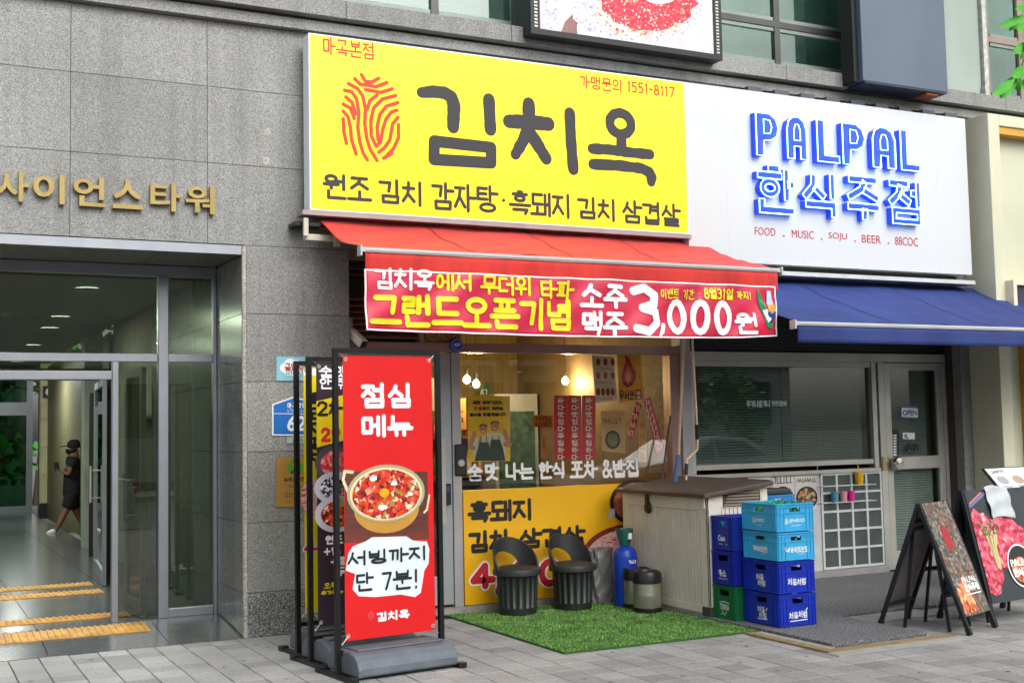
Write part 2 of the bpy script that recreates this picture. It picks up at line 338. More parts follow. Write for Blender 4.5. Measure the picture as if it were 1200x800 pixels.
def fit(ss, x0, y0, x1, y1): return [[(x0+(x1-x0)*x, y0+(y1-y0)*y) for x, y in s] for s in ss]
def glyph(ch):
    if ch in DG: return DG[ch]
    k = ord(ch)-0xAC00
    if k < 0 or k > 11171: return []
    l = LI[k//588]; v = VI[(k % 588)//28]; t = TI[k % 28]; out = []
    yb = (.42 if v in COMP or VW[v][0] == 0 else .33) if t else 0.0
    if v in COMP:
        h, vv = COMP[v]; out += fit(J[l], .06, yb+(1-yb)*.5, .56, 1); out += fit(VW[h][1], .0, yb+.02, .62, yb+(1-yb)*.38)
        out += fit(VW[vv][1], .66, yb, 1.0, 1.03) if vv != 'ㅓ' else fit(VW[vv][1], .6, yb, .98, 1.03)
    elif VW[v][0] == 0:
        wide = .42 if v in 'ㅐㅔㅖㅒ' else .5 if v in 'ㅏㅑㅓㅕ' else .56
        out += fit(J[l], .04, yb+.04+(.04 if t else .1), wide, .95); out += fit(VW[v][1], wide+.1 if v not in 'ㅓㅕㅔㅖ' else wide+.03, yb+(.02 if t else -.02), 1.0, 1.04)
    else:
        s = .42 if not t else .56
        if v == 'ㅡ': out += fit(J[l], .14, yb+(1-yb)*.42, .86, 1); out += fit(VW[v][1], 0, yb, 1, yb+(1-yb)*.22)
        else: out += fit(J[l], .14, yb+(1-yb)*.53, .86, 1); out += fit(VW[v][1], 0, yb, 1, yb+(1-yb)*.4)
    if t:
        if len(t) == 1: out += fit(J[t], .15, 0, .92, .31 if yb > .4 else .2)
        else: out += fit(J[t[0]], .05, 0, .45, .27)+fit(J[t[1]], .55, 0, .98, .27)
    return out
ADV = {' ': .45, '1': .5, '-': .5, '.': .35, ',': .35, ':': .35, '·': .4, '!': .35, '(': .35, ')': .35}
def write(mb, pl, s, a0, b0, a1, b1, w, off=.002, m=0, gap=.16, dig=.62, flat=False, jit=0):
    """write s inside the box (a0,b0)-(a1,b1) of a plane; w: half width of the brush"""
    mb.seg.append(len(mb.f)); ws = [ADV.get(c, dig if c in DG else 1.0) for c in s]; tot = sum(ws)+gap*(len(s)-1); k = (a1-a0)/tot; a = a0
    for c, cw in zip(s, ws):
        dy = random.uniform(-jit, jit)*(b1-b0)
        for st in glyph(c): stroke(mb, pl, [(a+x*cw*k, b0+dy+(b1-b0)*y) for x, y in st], w, off, m, flat)
        a += (cw+gap)*k
def squig(mb, pl, n, a0, b0, a1, b1, w, off=.002, m=0):
    """a line of n small marks too small to read in the photo"""
    mb.seg.append(len(mb.f)); k = (a1-a0)/n; h = b1-b0; rq = random.Random(int(a0*1e4)+n)
    for i in range(n):
        x = a0+k*i; c = rq.randrange(4)
        if c == 0: stroke(mb, pl, [(x, b1), (x+k*.6, b1), (x+k*.5, b0)], w, off, m)
        elif c == 1: stroke(mb, pl, [(x, b0), (x+k*.7, b0)], w, off, m); stroke(mb, pl, [(x+k*.35, b1), (x+k*.3, b0+h*.3)], w, off, m)
        elif c == 2: stroke(mb, pl, [(x+k*.1, b1), (x+k*.1, b0), (x+k*.7, b0)], w, off, m)
        else: stroke(mb, pl, [(x, b0+h*.2), (x+k*.35, b1), (x+k*.7, b0+h*.1)], w, off, m)
def spx(mb, pl, n, x0, y0, x1, y1, w, **k): a0, b0 = pl.px(x0, y0); a1, b1 = pl.px(x1, y1); squig(mb, pl, n, a0, b0, a1, b1, w, **k)
def wpx(mb, pl, s, x0, y0, x1, y1, w, **k):
    """write with the box given by its bottom-left and top-right seen points"""
    a0, b0 = pl.px(x0, y0); a1, b1 = pl.px(x1, y1); write(mb, pl, s, a0, b0, a1, b1, w, **k)
def font(mb, pl, s, a0, b0, a1, b1, off=.002, m=0, bold=0.0, depth=0):
    mb.seg.append(len(mb.f)); c = bpy.data.curves.new('t', 'FONT'); c.body = s; c.size = 1; c.offset = bold; c.resolution_u = 3; c.extrude = .5 if depth else 0
    o = bpy.data.objects.new('t', c); COL.objects.link(o); dg = bpy.context.evaluated_depsgraph_get(); me = bpy.data.meshes.new_from_object(o.evaluated_get(dg))
    xs = [v.co.x for v in me.vertices]; ys = [v.co.y for v in me.vertices]; x0, x1, y0, y1 = min(xs), max(xs), min(ys), max(ys)
    mb.add([pl.at(a0+(v.co.x-x0)/(x1-x0)*(a1-a0), b0+(v.co.y-y0)/(y1-y0)*(b1-b0), off+(v.co.z+.5)*depth if depth else off) for v in me.vertices], [tuple(p.vertices) for p in me.polygons], m)
    bpy.data.objects.remove(o); bpy.data.curves.remove(c); bpy.data.meshes.remove(me)
def fpx(mb, pl, s, x0, y0, x1, y1, **k):
    a0, b0 = pl.px(x0, y0); a1, b1 = pl.px(x1, y1); font(mb, pl, s, a0, b0, a1, b1, **k)
# ------------------------------------------------------------------ materials of the place
granite = ramp_mat('granite', [(0, '#484a4b'), (.2, '#626463'), (.4, '#7a7b7a'), (.62, '#898a88'), (.85, '#9b9b98'), (1, '#b2b1ad')], 260, 'vor', .55, bump=.12, big=(1.1, .17, .09, .22))
granite_d = ramp_mat('granite_dark', [(0, '#2c2d2f'), (.3, '#4a4b4c'), (.55, '#68696a'), (.8, '#8a8a8a'), (1, '#adadad')], 150, 'vor', .6, bump=.2, big=(2.2, .3, .05, .3))
granite_p = ramp_mat('granite_polished', [(0, '#4b4d4f'), (.35, '#6b6e70'), (.7, '#868a8c'), (1, '#a3a6a7')], 230, 'vor', .22, big=(1.5, .15, .08, .15))
granite_t = ramp_mat('granite_trim', [(0, '#6a6660'), (.5, '#9a968f'), (1, '#c4c0b8')], 160, 'vor', .7, bump=.3, big=(3, .1))
wetstone = ramp_mat('entrance_stone', [(0, '#34373a'), (.5, '#4a4d4f'), (1, '#63666a')], 170, 'vor', .2, big=(1.6, .25, .08))
joint = mat('joint_mortar', '#8f897e', .9, var=.1)
alu = mat('grey_aluminium', '#8d9198', .38, .65, var=.04)
alu_w = mat('pale_frame', '#b9babb', .42, .2, var=.04)
steel = mat('brushed_steel', '#bab8b1', .36, .5, var=.08, scale=3)
bronze = mat('brown_frame', '#7a5444', .45, .3, var=.08)
dark = mat('dark_metal', '#1d1f21', .42, .3, var=.05, bump=.1)
black = mat('black_plastic', '#141516', .45)
white = mat('white_paint', '#e4e6e8', .4, var=.02)
gl_ent = glass('entrance_glass', '#c4ccbe', 1.6, base=.02)
gl_shop = glass('shop_glass', '#f6f6f1', 1.35)
gl_bar = glass('bar_glass', '#d3dad7', 1.3, base=.02)
gl_up = glass('upper_glass', '#c9dcd6', 1.1, base=.07)
gold = mat('gold_letters', '#968350', .5, .6, var=.08, bump=.15, bscale=200)
INK = mat('dark_ink', '#2b2b2e', .6, var=.02); RED = mat('red_ink', '#d21f26', .6, var=.02); WHI = mat('white_ink', '#eceef0', .55, var=.02)
YEL = mat('yellow_ink', '#e6dc1e', .6, var=.02); BLK = mat('black_ink', '#161616', .55, var=.02)
# ------------------------------------------------------------------ ground
D, EG, SF = 9.38, 10.25, 9.62      # granite face, entrance glazing, shop fronts
bed = MB().box(-14, 30, -.9, D+.4, -.25, -.012).done('sidewalk', mat('paving_sand', '#3a3835', .95, var=.15, scale=3), kind='structure')
bed['_o'] = (0, 0, 0)
pv = [ramp_mat('paver_%d' % i, [(0, c0), (.45, c1), (1, c2)], 55, 'noise', .82, bump=.25, detail=9, stretch=(1, 1, 1), big=(1.7, .2, .09))
      for i, (c0, c1, c2) in enumerate([('#5e5e5e', '#8e8e8d', '#adadab'), ('#636261', '#949392', '#b2b1af'), ('#565555', '#838282', '#a3a2a1')])]
def proj(p):
    d = Vector(p)-CAM; k = d.dot(FW)
    if k < .2: return None
    return (600+FPX*d.dot(RT)/k, 400-FPX*d.dot(UP)/k, k)
cells = []
X0 = .712
for i in range(-60, 120):
    for j in range(0, 51):
        x = X0+.2*i; y = D-.2*(j+1)+.0
        if y < -.75: continue
        q = proj((x+.1, y+.1, 0)); vis = q and -15 < q[0] < 1215 and q[1] < 812
        hid = (4.2 < x+.1 < 5.6 and y > 7.55) or (5.75 < x+.1 and y > 7.5 and x < 9) or (5.75 < x < 6.4 and y > 6.8)
        cells.append((0 if (not vis or hid) else 1/q[2]**3, x, y, random.choice((0, 0, 1, 1, 2)) if random.random() < .9 else 1))
cells.sort(key=lambda c: -c[0])
def paver_mb(x, y, dz, mb, m=0):
    g = .0035; a, b, c, d = x+g, x+.2-g, y+.0025, y+.2-.0025; e = .003
    mb.add([(a,c,-.03),(b,c,-.03),(b,d,-.03),(a,d,-.03),(a,c,dz-e),(b,c,dz-e),(b,d,dz-e),(a,d,dz-e),(a+e,c+e,dz),(b-e,c+e,dz),(b-e,d-e,dz),(a+e,d-e,dz)],
           [(8,9,10,11),(4,5,9,8),(5,6,10,9),(6,7,11,10),(7,4,8,11),(0,1,5,4),(1,2,6,5),(2,3,7,6),(3,0,4,7)], m)
pm = []
for k in range(3):
    mb = MB(); paver_mb(-.1, -.1, 0, mb); o = mb.done('paver', pv[k], bed); pm.append(o)
used = [False]*3
for n, (s_, x, y, k) in enumerate(cells[:300]):
    if not used[k]: o = pm[k]; used[k] = True
    else: o = pm[k].copy(); COL.objects.link(o); o.parent = bed
    o.location = (x+.1, y+.1, random.uniform(-.0025, .0005))
mb = MB()
for s_, x, y, k in cells[300:]: paver_mb(x, y, random.uniform(-.002, 0), mb, k)
mb.done('paver_field', pv, bed, kind='stuff')
MB().box(-40, 60, -1.06, -.904, -.25, -.002).done('kerb', granite_t, kind='structure')
MB().box(-60, 80, -12, -1.062, -.3, -.13).done('road', ramp_mat('asphalt', [(0, '#444546'), (.5, '#5a5b5c'), (1, '#6e6f70')], 90, 'noise', .85, bump=.4), kind='structure')
mb = MB()
for x in range(-30, 40, 6): mb.box(x, x+3, -6.6, -6.45, -.13, -.125)
mb.done('lane_marking', mat('road_paint', '#c9c9c4', .7), kind='structure')
MB().box(-60, 80, -15, -12.002, -.3, 0).done('far_pavement', pv[1], kind='structure')
MB().box(-200, 200, -200, 200, -.6, -.31).done('ground', mat('plain_ground', '#55564f', .95), kind='structure')
# entrance floor: polished slabs, slightly ramped up to the doors
ef = MB().box(-3.2, 2.375, D+.0, 27.6, -.2, -.008).done('entrance_floor', joint, kind='structure'); ef['_o'] = (0, 0, 0)
def ramp_z(y): return 0 if y <= D else min(.08, .08*(y-D)/.8)
xs = [-3.19, -2.3, -1.4, -.5, .30, .98, 1.83, 2.372]; ys = [D, 9.78, 10.18, 10.9, 11.6, 12.3, 13, 14, 15, 16, 17, 18, 19, 20, 21.5, 23, 25, 27.5]
for i in range(len(xs)-1):
    for j in range(len(ys)-1):
        a, b, c, d = xs[i]+.003, xs[i+1]-.003, ys[j]+.003, ys[j+1]-.003; z0, z1 = ramp_z(c), ramp_z(d)
        MB().add([(a,c,-.02),(b,c,-.02),(b,d,-.02),(a,d,-.02),(a,c,z0),(b,c,z0),(b,d,z1),(a,d,z1)], [(4,5,6,7),(0,1,5,4),(1,2,6,5),(2,3,7,6),(3,0,4,7)]).done('floor_slab', wetstone, ef)
tac = mat('tactile_yellow', '#b98a3e', .7, var=.15, scale=9, dirt=.1)
for y0, y1, xe in [(G(0, b, z).y, G(0, a, z).y, G(*e, z).x) for a, b, z, e in ((748.5, 755, .045, (171, 735)), (729, 734, .08, (150, 719)), (699, 703.5, .08, (119, 692)), (690, 693.5, .08, (106, 683)))]:
    x = xe
    while x > -1.2:
        z0, z1 = ramp_z(y0)+.001, ramp_z(y1)+.001; mb = MB(); a, b = x-.298, x
        mb.add([(a,y0,z0),(b,y0,z0),(b,y1,z1),(a,y1,z1),(a,y0,z0+.006),(b,y0,z0+.006),(b,y1,z1+.006),(a,y1,z1+.006)], [(4,5,6,7),(0,1,5,4),(1,2,6,5),(2,3,7,6),(3,0,4,7)])
        for k in range(6):
            xa = a+.012+k*.049; zz0, zz1 = z0+.006, z1+.006; h = .009
            mb.add([(xa,y0+.01,zz0),(xa+.028,y0+.01,zz0),(xa+.028,y1-.01,zz1),(xa,y1-.01,zz1),(xa+.005,y0+.015,zz0+h),(xa+.023,y0+.015,zz0+h),(xa+.023,y1-.015,zz1+h),(xa+.005,y1-.015,zz1+h)], [(4,5,6,7),(0,1,5,4),(1,2,6,5),(2,3,7,6),(3,0,4,7)])
        mb.done('tactile_tile', tac, ef); x -= .3
# ------------------------------------------------------------------ the granite building
bld = thing('granite_building', 'grey speckled granite office building with shops on its ground floor', 'building', (0, D, 0))
MB().box(-9, -3.2, D+.03, 16, 0, 4.8).box(-3.2, 3.25, D+.03, D+.5, 3.02, 4.8).box(2.41, 3.22, D+.03, 16, 0, 3.02).box(3.25, 10.0, D+.03, D+.5, 3.06, 4.8).box(10.03, 30, D+.03, 16, 0, 4.8)\
    .box(-9, 30, D+.2, 16, 4.8, 5.02).done('wall', joint, bld)
def panels(x0, x1, z0, z1, xj, zj, m, thick=.03):
    X = [x0]+[x for x in xj if x0+.02 < x < x1-.02]+[x1]; Z = [z0]+[z for z in zj if z0+.02 < z < z1-.02]+[z1]
    for i in range(len(X)-1):
        for j in range(len(Z)-1):
            g = .0022; dy = random.uniform(0, .0015)
            MB().box(X[i]+g, X[i+1]-g, D+dy, D+.029, Z[j]+g, Z[j+1]-g).done('granite_panel', m, bld)
XJ = [-1.9, -.9, .1, 1.105, 2.11, 3.1, 4.2, 5.3, 6.4, 7.5, 8.6, 9.7, 10.7, 11.8]
panels(-3.2, 3.25, 3.02, 4.775, XJ, [3.65, 4.25], granite)
panels(-9, -3.2, 0, 4.775, [-8, -7, -6, -5, -4], [.336, .867, 1.41, 1.955, 2.485, 3.02, 3.65, 4.25], granite)
panels(2.41, 3.25, .336, 3.02, [], [.867, 1.41, 1.955, 2.485], granite)
panels(2.41, 3.25, .0, .336, [], [], granite_d)
panels(3.25, 10.0, 3.06, 4.775, XJ, [3.65, 4.25], granite)
panels(10.0, 13, 0, 4.775, [10.9, 11.9], [.336, .867, 1.41, 1.955, 2.485, 3.02, 3.65, 4.25], granite)
MB().box(2.378, 2.408, D-.004, D+.028, 0, 3.015).done('corner_trim', granite_t, bld)
# small square repair marks on the wall
for x, y in ((313, 155), (313, 189)):
    p = F(x, y, D); MB().box(p.x-.03, p.x+.03, D-.002, D+.0, p.z-.03, p.z+.03).done('repair_patch', granite_t, bld)
# reveal of the entrance (normal -X) and its soffit
for z0, z1, m in ((0, .336, granite_p), (.336, .867, granite_p), (.867, 1.41, granite_p), (1.41, 1.955, granite_p), (1.955, 2.485, granite_p), (2.485, 2.94, granite_p)):
    MB().box(2.381, 2.409, D+.03, EG+.02, z0+.002, z1-.002).done('granite_panel', m, bld)
    MB().box(2.381, 2.409, EG+.1, 13.2, z0+.002, z1-.002).done('granite_panel', m, bld)
MB().box(-3.2, 2.376, D+.008, D+.06, 2.945, 3.015).done('door_lintel', alu, bld)
sof = mat('soffit_metal', '#6f706c', .45, .3, var=.1)
x = 2.374; k = 0
while x > -3.1:
    MB().box(x-.596, x, D+.064, EG-.01, 2.955, 2.97).done('soffit_panel', sof, bld); x -= .6
# cornice above the ground floor
mb = MB()
for a, b, y0, z0, z1 in ((-9, 30, D-.07, 4.778, 4.86), (-9, 30, D-.02, 4.86, 4.885)): mb.box(a, b, y0, D+.2, z0, z1)
mb.done('cornice', granite, bld)
x = -8.8
while x < 30:
    MB().box(x, x+1.494, D-.15, D+.2, 4.887, 5.03).done('cornice_stone', granite, bld); x += 1.5
# upper floor: windows, blue panel, pale panel
MB().box(-9, 3.10, D, D+.3, 5.032, 8.5).box(-9, 30, D+.25, 10.2, 7.2, 8.5).done('upper_wall', granite, bld)
room = mat('upper_room', '#c2d2cc', .9, var=.1); fr_d = mat('window_bronze', '#4b4d4b', .4, .5, var=.08)
MB().box(3.05, 14, 9.8, 9.9, 5.05, 8.5).box(3.05, 14, D+.3, 9.8, 5.03, 5.05).done('upper_room_wall', room, bld)
def upwin(x0, x1, mull, trans, z1=7.2, m=fr_d):
    w_ = MB(); Y = D+.07; z0 = 5.035; f = .05
    w_.box(x0, x1, Y, Y+.08, z0, z0+f).box(x0, x1, Y, Y+.08, z1-f, z1)
    for x in (x0, x1-f): w_.box(x, x+f, Y, Y+.08, z0+f, z1-f)
    o = w_.done('window', m, bld)
    xs_ = [x0+f]+mull+[x1-f]; zs_ = [z0+f]+trans+[z1-f]
    for t in trans: MB().box(x0+f, x1-f, Y+.01, Y+.07, t-.03, t+.03).done('transom', m, o)
    for k_, xm in enumerate(mull):
        for a_, b_ in zip(zs_, zs_[1:]): MB().box(xm-.035, xm+.035, Y+.012, Y+.068, a_+.031, b_-.031).done('mullion', m, o)
    for a, b in zip(xs_, xs_[1:]):
        for c, d in zip(zs_, zs_[1:]):
            MB().box(a+.036, b-.036, Y+.04, Y+.046, c+.031, d-.031).done('pane', gl_up, o)
            for q in ((a+.04, b-.04, c+.035, c+.07), (a+.04, b-.04, d-.07, d-.035)): MB().box(q[0], q[1], Y+.02, Y+.036, q[2], q[3]).done('sash', mat('sash_grey', '#7d8784', .45, .3), o)
upwin(2.95, 4.90, [4.08], [])
upwin(6.95, 8.72, [7.79], [5.52])
upwin(10.68, 13.5, [11.25, 12.1], [5.75], m=mat('window_tan', '#8c7c6e', .5, .2))
# pale green blank panel with a worn rounded edge
pg = ramp_mat('pale_green_panel', [(0, '#73827a'), (.5, '#8b9890'), (1, '#a6afa8')], 1.6, 'noise', .35, detail=3, stretch=(1, 1, .4))
pl = facing(D+.09)
pts = [(9.3, 5.06), (10.42, 5.06)]+[(10.42+.16*math.sin(t), 5.22-.16*math.cos(t)) for t in (R(25), R(50), R(75), R(90))]+[(10.58, 7.2), (9.3, 7.2)]
MB().poly(pl, pts, 0, .02).done('blank_panel', pg, bld)
MB().box(8.74, 10.66, D+.1, D+.14, 5.034, 7.2).done('panel_backing', mat('flaking_white', '#9ba09b', .8, var=.25, scale=14), bld)
MB().box(10.6, 10.66, D+.03, D+.098, 5.034, 7.2).done('corner_post', mat('worn_post', '#b9bcb8', .6, var=.2, scale=20), bld)
MB().box(-9, 30, 15.98, 16.2, 3.1, 8.5).box(-9, 30, 10.2, 15.97, 8.2, 8.5).done('rear_wall', granite, bld)
# ------------------------------------------------------------------ entrance glazing and doors
es_ = thing('entrance_screen', 'grey aluminium glazed entrance screen with open doors, left of the shops', 'glass entrance', (0, EG, 0))
Y = EG
mb = MB()
mb.box(-3.2, 2.376, Y, Y+.07, 2.86, 2.952)                                   # head
mb.box(-3.2, 1.898, Y+.002, Y+.07, 2.155, 2.22).box(1.982, 2.348, Y+.002, Y+.07, 2.155, 2.22)
mb.box(1.90, 1.98, Y-.02, Y+.08, .08, 2.858).box(2.35, 2.378, Y-.01, Y+.07, .08, 2.858)
mb.box(1.982, 2.348, Y, Y+.07, .08, .15)
mb.box(-3.2, 1.538, Y+.004, Y+.07, 2.01, 2.08).box(1.54, 1.59, Y+.002, Y+.07, .08, 2.153)
mb.done('frame', alu, es_, bevel=.004)
for x0, x1, z0, z1 in ((-3.2, 1.9, 2.22, 2.86), (1.98, 2.35, 2.22, 2.86), (1.98, 2.35, .15, 2.155), (-3.2, 1.54, 2.08, 2.155), (1.59, 1.9, .1, 2.155)):
    MB().box(x0+.003, x1-.003, Y+.03, Y+.036, z0+.002, z1-.002).done('pane', gl_ent, es_)
def leaf(pa, pb, h, parent, nm='door', handle=True, nx=1):
    """glazed door leaf standing from ground point pa (hinge) to pb"""
    pa, pb = Vector(pa), Vector(pb); L = (pb-pa).length; u = (pb-pa).normalized(); pl = Pl(pa, u, (0, 0, 1))
    m = MB(); f = .065
    m.slab(pl, 0, f, 0, h, -.02, .02).slab(pl, L-f, L, 0, h, -.02, .02).slab(pl, f, L-f, 0, .13, -.019, .019).slab(pl, f, L-f, h-.07, h, -.019, .019)
    d = m.done(nm, alu, parent)
    MB().slab(pl, f, L-f, .13, h-.07, -.003, .003).done('pane', gl_ent, d)
    if handle:
        for s in (-1, 1):
            q = MB(); q.tube([pl.at(L-.12, .75, s*.06), pl.at(L-.12, 1.15, s*.06)], .014).tube([pl.at(L-.12, .8, 0), pl.at(L-.12, .8, s*.06)], .008, 6).tube([pl.at(L-.12, 1.1, 0), pl.at(L-.12, 1.1, s*.06)], .008, 6)
            q.done('handle', steel, d)
    return d
a = Vector((1.80, EG+.08, .085)); b = G(148, 714, .085); leaf(a, (b.x, b.y, .085), 2.03, es_)
a2 = G(122, 686, .085); b2 = G(112, 668, .085); leaf(a2, b2, 2.05, es_)
a3 = G(134, 676, .085); MB().box(a3.x-.03, a3.x+.03, a3.y, a3.y+.06, .08, 2.2).done('mullion', steel, es_)
# notice on the leaf
pl_ = facing(EG+.5); q = MB(); a, b = pl_.px(158, 548); c, d = pl_.px(165, 537)
q.poly(pl_, [(a, b), (c, b), (c, d), (a, d)], 0, .004, 0); squig(q, pl_, 3, a+.006, d-.045, c-.006, d-.015, .003, off=.006, m=1)
tag(q.done('door_notice', [WHI, RED]), 'small white and red paper notice on the open entrance door leaf', 'notice')
# ------------------------------------------------------------------ lobby
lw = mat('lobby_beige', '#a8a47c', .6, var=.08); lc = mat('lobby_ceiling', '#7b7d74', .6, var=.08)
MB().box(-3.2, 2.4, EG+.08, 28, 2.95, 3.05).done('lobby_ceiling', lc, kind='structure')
wf = G(60, 602, .08)
lb = thing('lobby_back_wall', 'beige tiled back wall of the dim lobby with a black sign plate', 'wall', (wf.x, wf.y, 0))
xw0 = F(47, 600, wf.y).x; z = .3
MB().box(xw0-.02, 8, wf.y+.03, wf.y+.3, 0, 3).done('backing', joint, lb)
MB().box(xw0-.02, 8, wf.y-.02, wf.y+.028, 0, .28).done('skirting', black, lb)
while z < 2.9:
    for k in range(3): MB().box(xw0+k*1.8, xw0+k*1.8+1.79, wf.y, wf.y+.029, z, z+.53).done('wall_tile', lw, lb)
    z += .54
pl_ = facing(wf.y-.005); a, b = pl_.px(50, 466); c, d = pl_.px(60, 452); q = MB().poly(pl_, [(a, b), (c, b), (c, d), (a, d)], 0, .015, 0)
write(q, pl_, '4', a+.06, b+.06, c-.06, d-.06, .012, off=.02, m=1); q.done('sign_plate', [black, WHI], lb)
# rear exit glazing at the far left of the lobby and the greenery beyond it
ey = wf.y+1.2
eg_ = thing('rear_exit_doors', 'dark framed glass rear doors of the lobby with greenery beyond', 'glass doors', (0, ey, 0))
xr = F(38, 560, ey).x
mb = MB().box(xr-.12, xr, ey, ey+.08, 0, 3).box(-3.2, xr-.122, ey, ey+.08, 2.02, 2.28).box(-3.2, xr-.122, ey, ey+.08, .08, .2)
mb.box(xr-2.3, xr-2.2, ey-.005, ey+.085, .0, 3).done('frame', alu, eg_)
for z0, z1 in ((.2, 2.02), (2.28, 2.94)): MB().box(-3.2, xr-.12, ey+.03, ey+.036, z0, z1).done('pane', glass('rear_glass', '#6f9a86', 1.0), eg_)
MB().box(-3.3, -3.2, EG, 28, 0, 3).done('lobby_side_wall', lw, kind='structure')
# pillar behind which the person walks and the dark service wall on the right
pp = G(101, 642, .08)
MB().box(pp.x-.03, pp.x+.2, pp.y, pp.y+.3, 0, 2.95).done('lobby_pillar', mat('pillar_pale', '#8b988c', .4), kind='structure')
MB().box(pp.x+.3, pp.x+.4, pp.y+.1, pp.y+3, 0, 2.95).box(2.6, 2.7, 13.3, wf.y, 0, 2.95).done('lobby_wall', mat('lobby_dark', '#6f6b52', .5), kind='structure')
lamp_m = mat('lamp_glow', '#ffffff', .5, emit='#f4fff8', es=14)
first = None
for i, (x, y) in enumerate([(102, 339), (71, 372), (58, 385), (39, 405), (20, 424), (205, 409), (161, 412), (53, 448), (6, 447)]):
    p = G(x, y, 2.94)
    if p.y > 27 or p.y < 10.4: p = G(x, max(y-25, 330), 2.94)
    if first is None:
        first = thing('ceiling_light', 'x', 'ceiling light', (p.x, p.y, p.z), 'round downlights in the lobby ceiling')
        MB().lathe([(.0, -.012), (.1, -.012), (.1, 0), (.0, 0)], (p.x, p.y, p.z), 20).done('diffuser', lamp_m, first)
        MB().lathe([(.102, -.016), (.13, -.016), (.13, 0), (.102, 0)], (p.x, p.y, p.z), 20).done('trim_ring', alu, first); o = first
    else: o = copy_tree(first, p)
    o['label'] = 'lit round lobby downlight, '+['seen highest in the left transom pane', 'second highest in the left transom pane', 'third highest in the left transom pane', 'fourth one down toward the photo edge', 'lowest one at the left photo edge', 'seen in the narrow transom pane by the pier', 'seen above the open door leaf', 'deep in the lobby above the walking person', 'farthest one at the left photo edge'][i]

for x, y in ((.6, 11.6), (1.0, 14.5), (.3, 18.5), (1.8, 22.5), (3.6, 24)):      # the light those lit downlights give
    ld = bpy.data.lights.new('downlight', 'AREA'); ld.shape = 'DISK'; ld.size = .2; ld.energy = 62; ld.color = (.95, 1, .9)
    lo = bpy.data.objects.new('downlight', ld); COL.objects.link(lo); lo.location = (x, y, 2.92)

vd = thing('vestibule_doors', 'dark bronze framed inner doors standing open in the lobby', 'glass doors', (1.6, 13, .08))
for x, y, h_, w_ in ((107, 652, 2.1, .04), (126, 676, 2.15, .06), (117, 664, 2.1, .03)):
    p = G(x, y, .08); MB().box(p.x-w_/2, p.x+w_/2, p.y, p.y+.1, .08, h_).done('post', mat('dark_bronze', '#2f2a24', .4, .4), vd)
p = G(126, 676, .08); MB().box(-3.2, p.x+.03, p.y, p.y+.1, 2.15, 2.27).done('header', mat('dark_bronze', ''), vd)
# gum spots and crumbs on the pavement
m = MB(); rr = random.Random(4)
for _ in range(160):
    x = rr.uniform(.7, 8.5); y = rr.uniform(5, 9.2)
    if (4.05 < x < 5.8 and y > 7.4) or (x > 5.55 and y > 6.35): continue
    r_ = rr.uniform(.004, .016); m.disc(Pl((x, y, .0008), (1, 0, 0), (0, 1, 0)), 0, 0, r_, r_*rr.uniform(.6, 1), 0, 0, 9)
m.done('gum_spots', mat('gum_grey', '#3a393b', .8), bed, kind='stuff')
m = MB()
for _ in range(26):
    x = rr.uniform(.7, 8.5); y = rr.uniform(5, 9.3); a = rr.uniform(0, 3); m.bar((x, y, .005), (x+.03*math.cos(a), y+.03*math.sin(a), .006), .012, .004)
m.done('litter', mat('litter_tan', '#a59a84', .8), bed, kind='stuff')
# ------------------------------------------------------------------ gold letters on the granite
gs = thing('building_name_sign', 'gold metal Korean letters fixed to the grey granite above the glass entrance', 'sign', (0, D, 3.2))
pl = facing(D)
zb, zt = F(125, 246, D).z, F(125, 206, D).z
for ch, xa, xb in (('사', -6, 33), ('이', 38, 75), ('언', 85, 122), ('스', 131, 166), ('타', 175, 211), ('워', 216, 250)):
    a = F(xa, 226, D).x; b = F(xb, 226, D).x; m = MB(); tw = .0195
    top = F((xa+xb)/2, 202+(xa+6)*.075, D).z; bot = F((xa+xb)/2, 237+(xa+6)*.065, D).z
    font(m, pl, ch, a, bot, b, top, off=.012, bold=.022, depth=.035)
    m.done('letter', gold, gs)
for ch, xa, xb in (('엔', -50, -14),):
    a = F(xa, 226, D).x; b = F(xb, 226, D).x
# ------------------------------------------------------------------ yellow light-box sign
YS = 9.14
yb = mat('lightbox_yellow', '#ffd800', .35, var=.02, scale=1.5, emit='#ffdd14', es=.36)
ys = thing('yellow_shop_sign', 'large bright yellow lit shop sign with brushed dark lettering and red fingerprint', 'shop sign', (4.6, YS, 3.28))
sx0, sx1, sz0, sz1 = 2.85, 6.425, 3.285, 4.695
MB().box(sx0, sx1, YS+.012, YS+.15, sz0, sz1).done('case', mat('sign_case', '#dfe5ee', .4, var=.02), ys, bevel=.006)
MB().box(sx0+.012, sx1-.012, YS, YS+.011, sz0+.012, sz1-.012).done('face', yb, ys)
m = MB(); 
for x in (sx0, sx1-.01): m.box(x, x+.01, YS-.006, YS+.011, sz0+.011, sz1-.011)
m.box(sx0, sx1, YS-.006, YS+.011, sz0, sz0+.010).box(sx0, sx1, YS-.006, YS+.011, sz1-.010, sz1); m.each('edge_frame', white, ys)
m = MB(); 
for x in (3.2, 4.3, 5.4, 6.2): m.box(x, x+.06, YS+.151, D-.001, 3.6, 3.66).box(x, x+.06, YS+.151, D-.001, 4.3, 4.36)
m.each('bracket', dark, ys)
pl = facing(YS-.001)
ink = MB()
def P_(pts, ox=0, oy=0, s=1): return [pl.px(ox+x/s, oy+y/s) for x, y in pts]
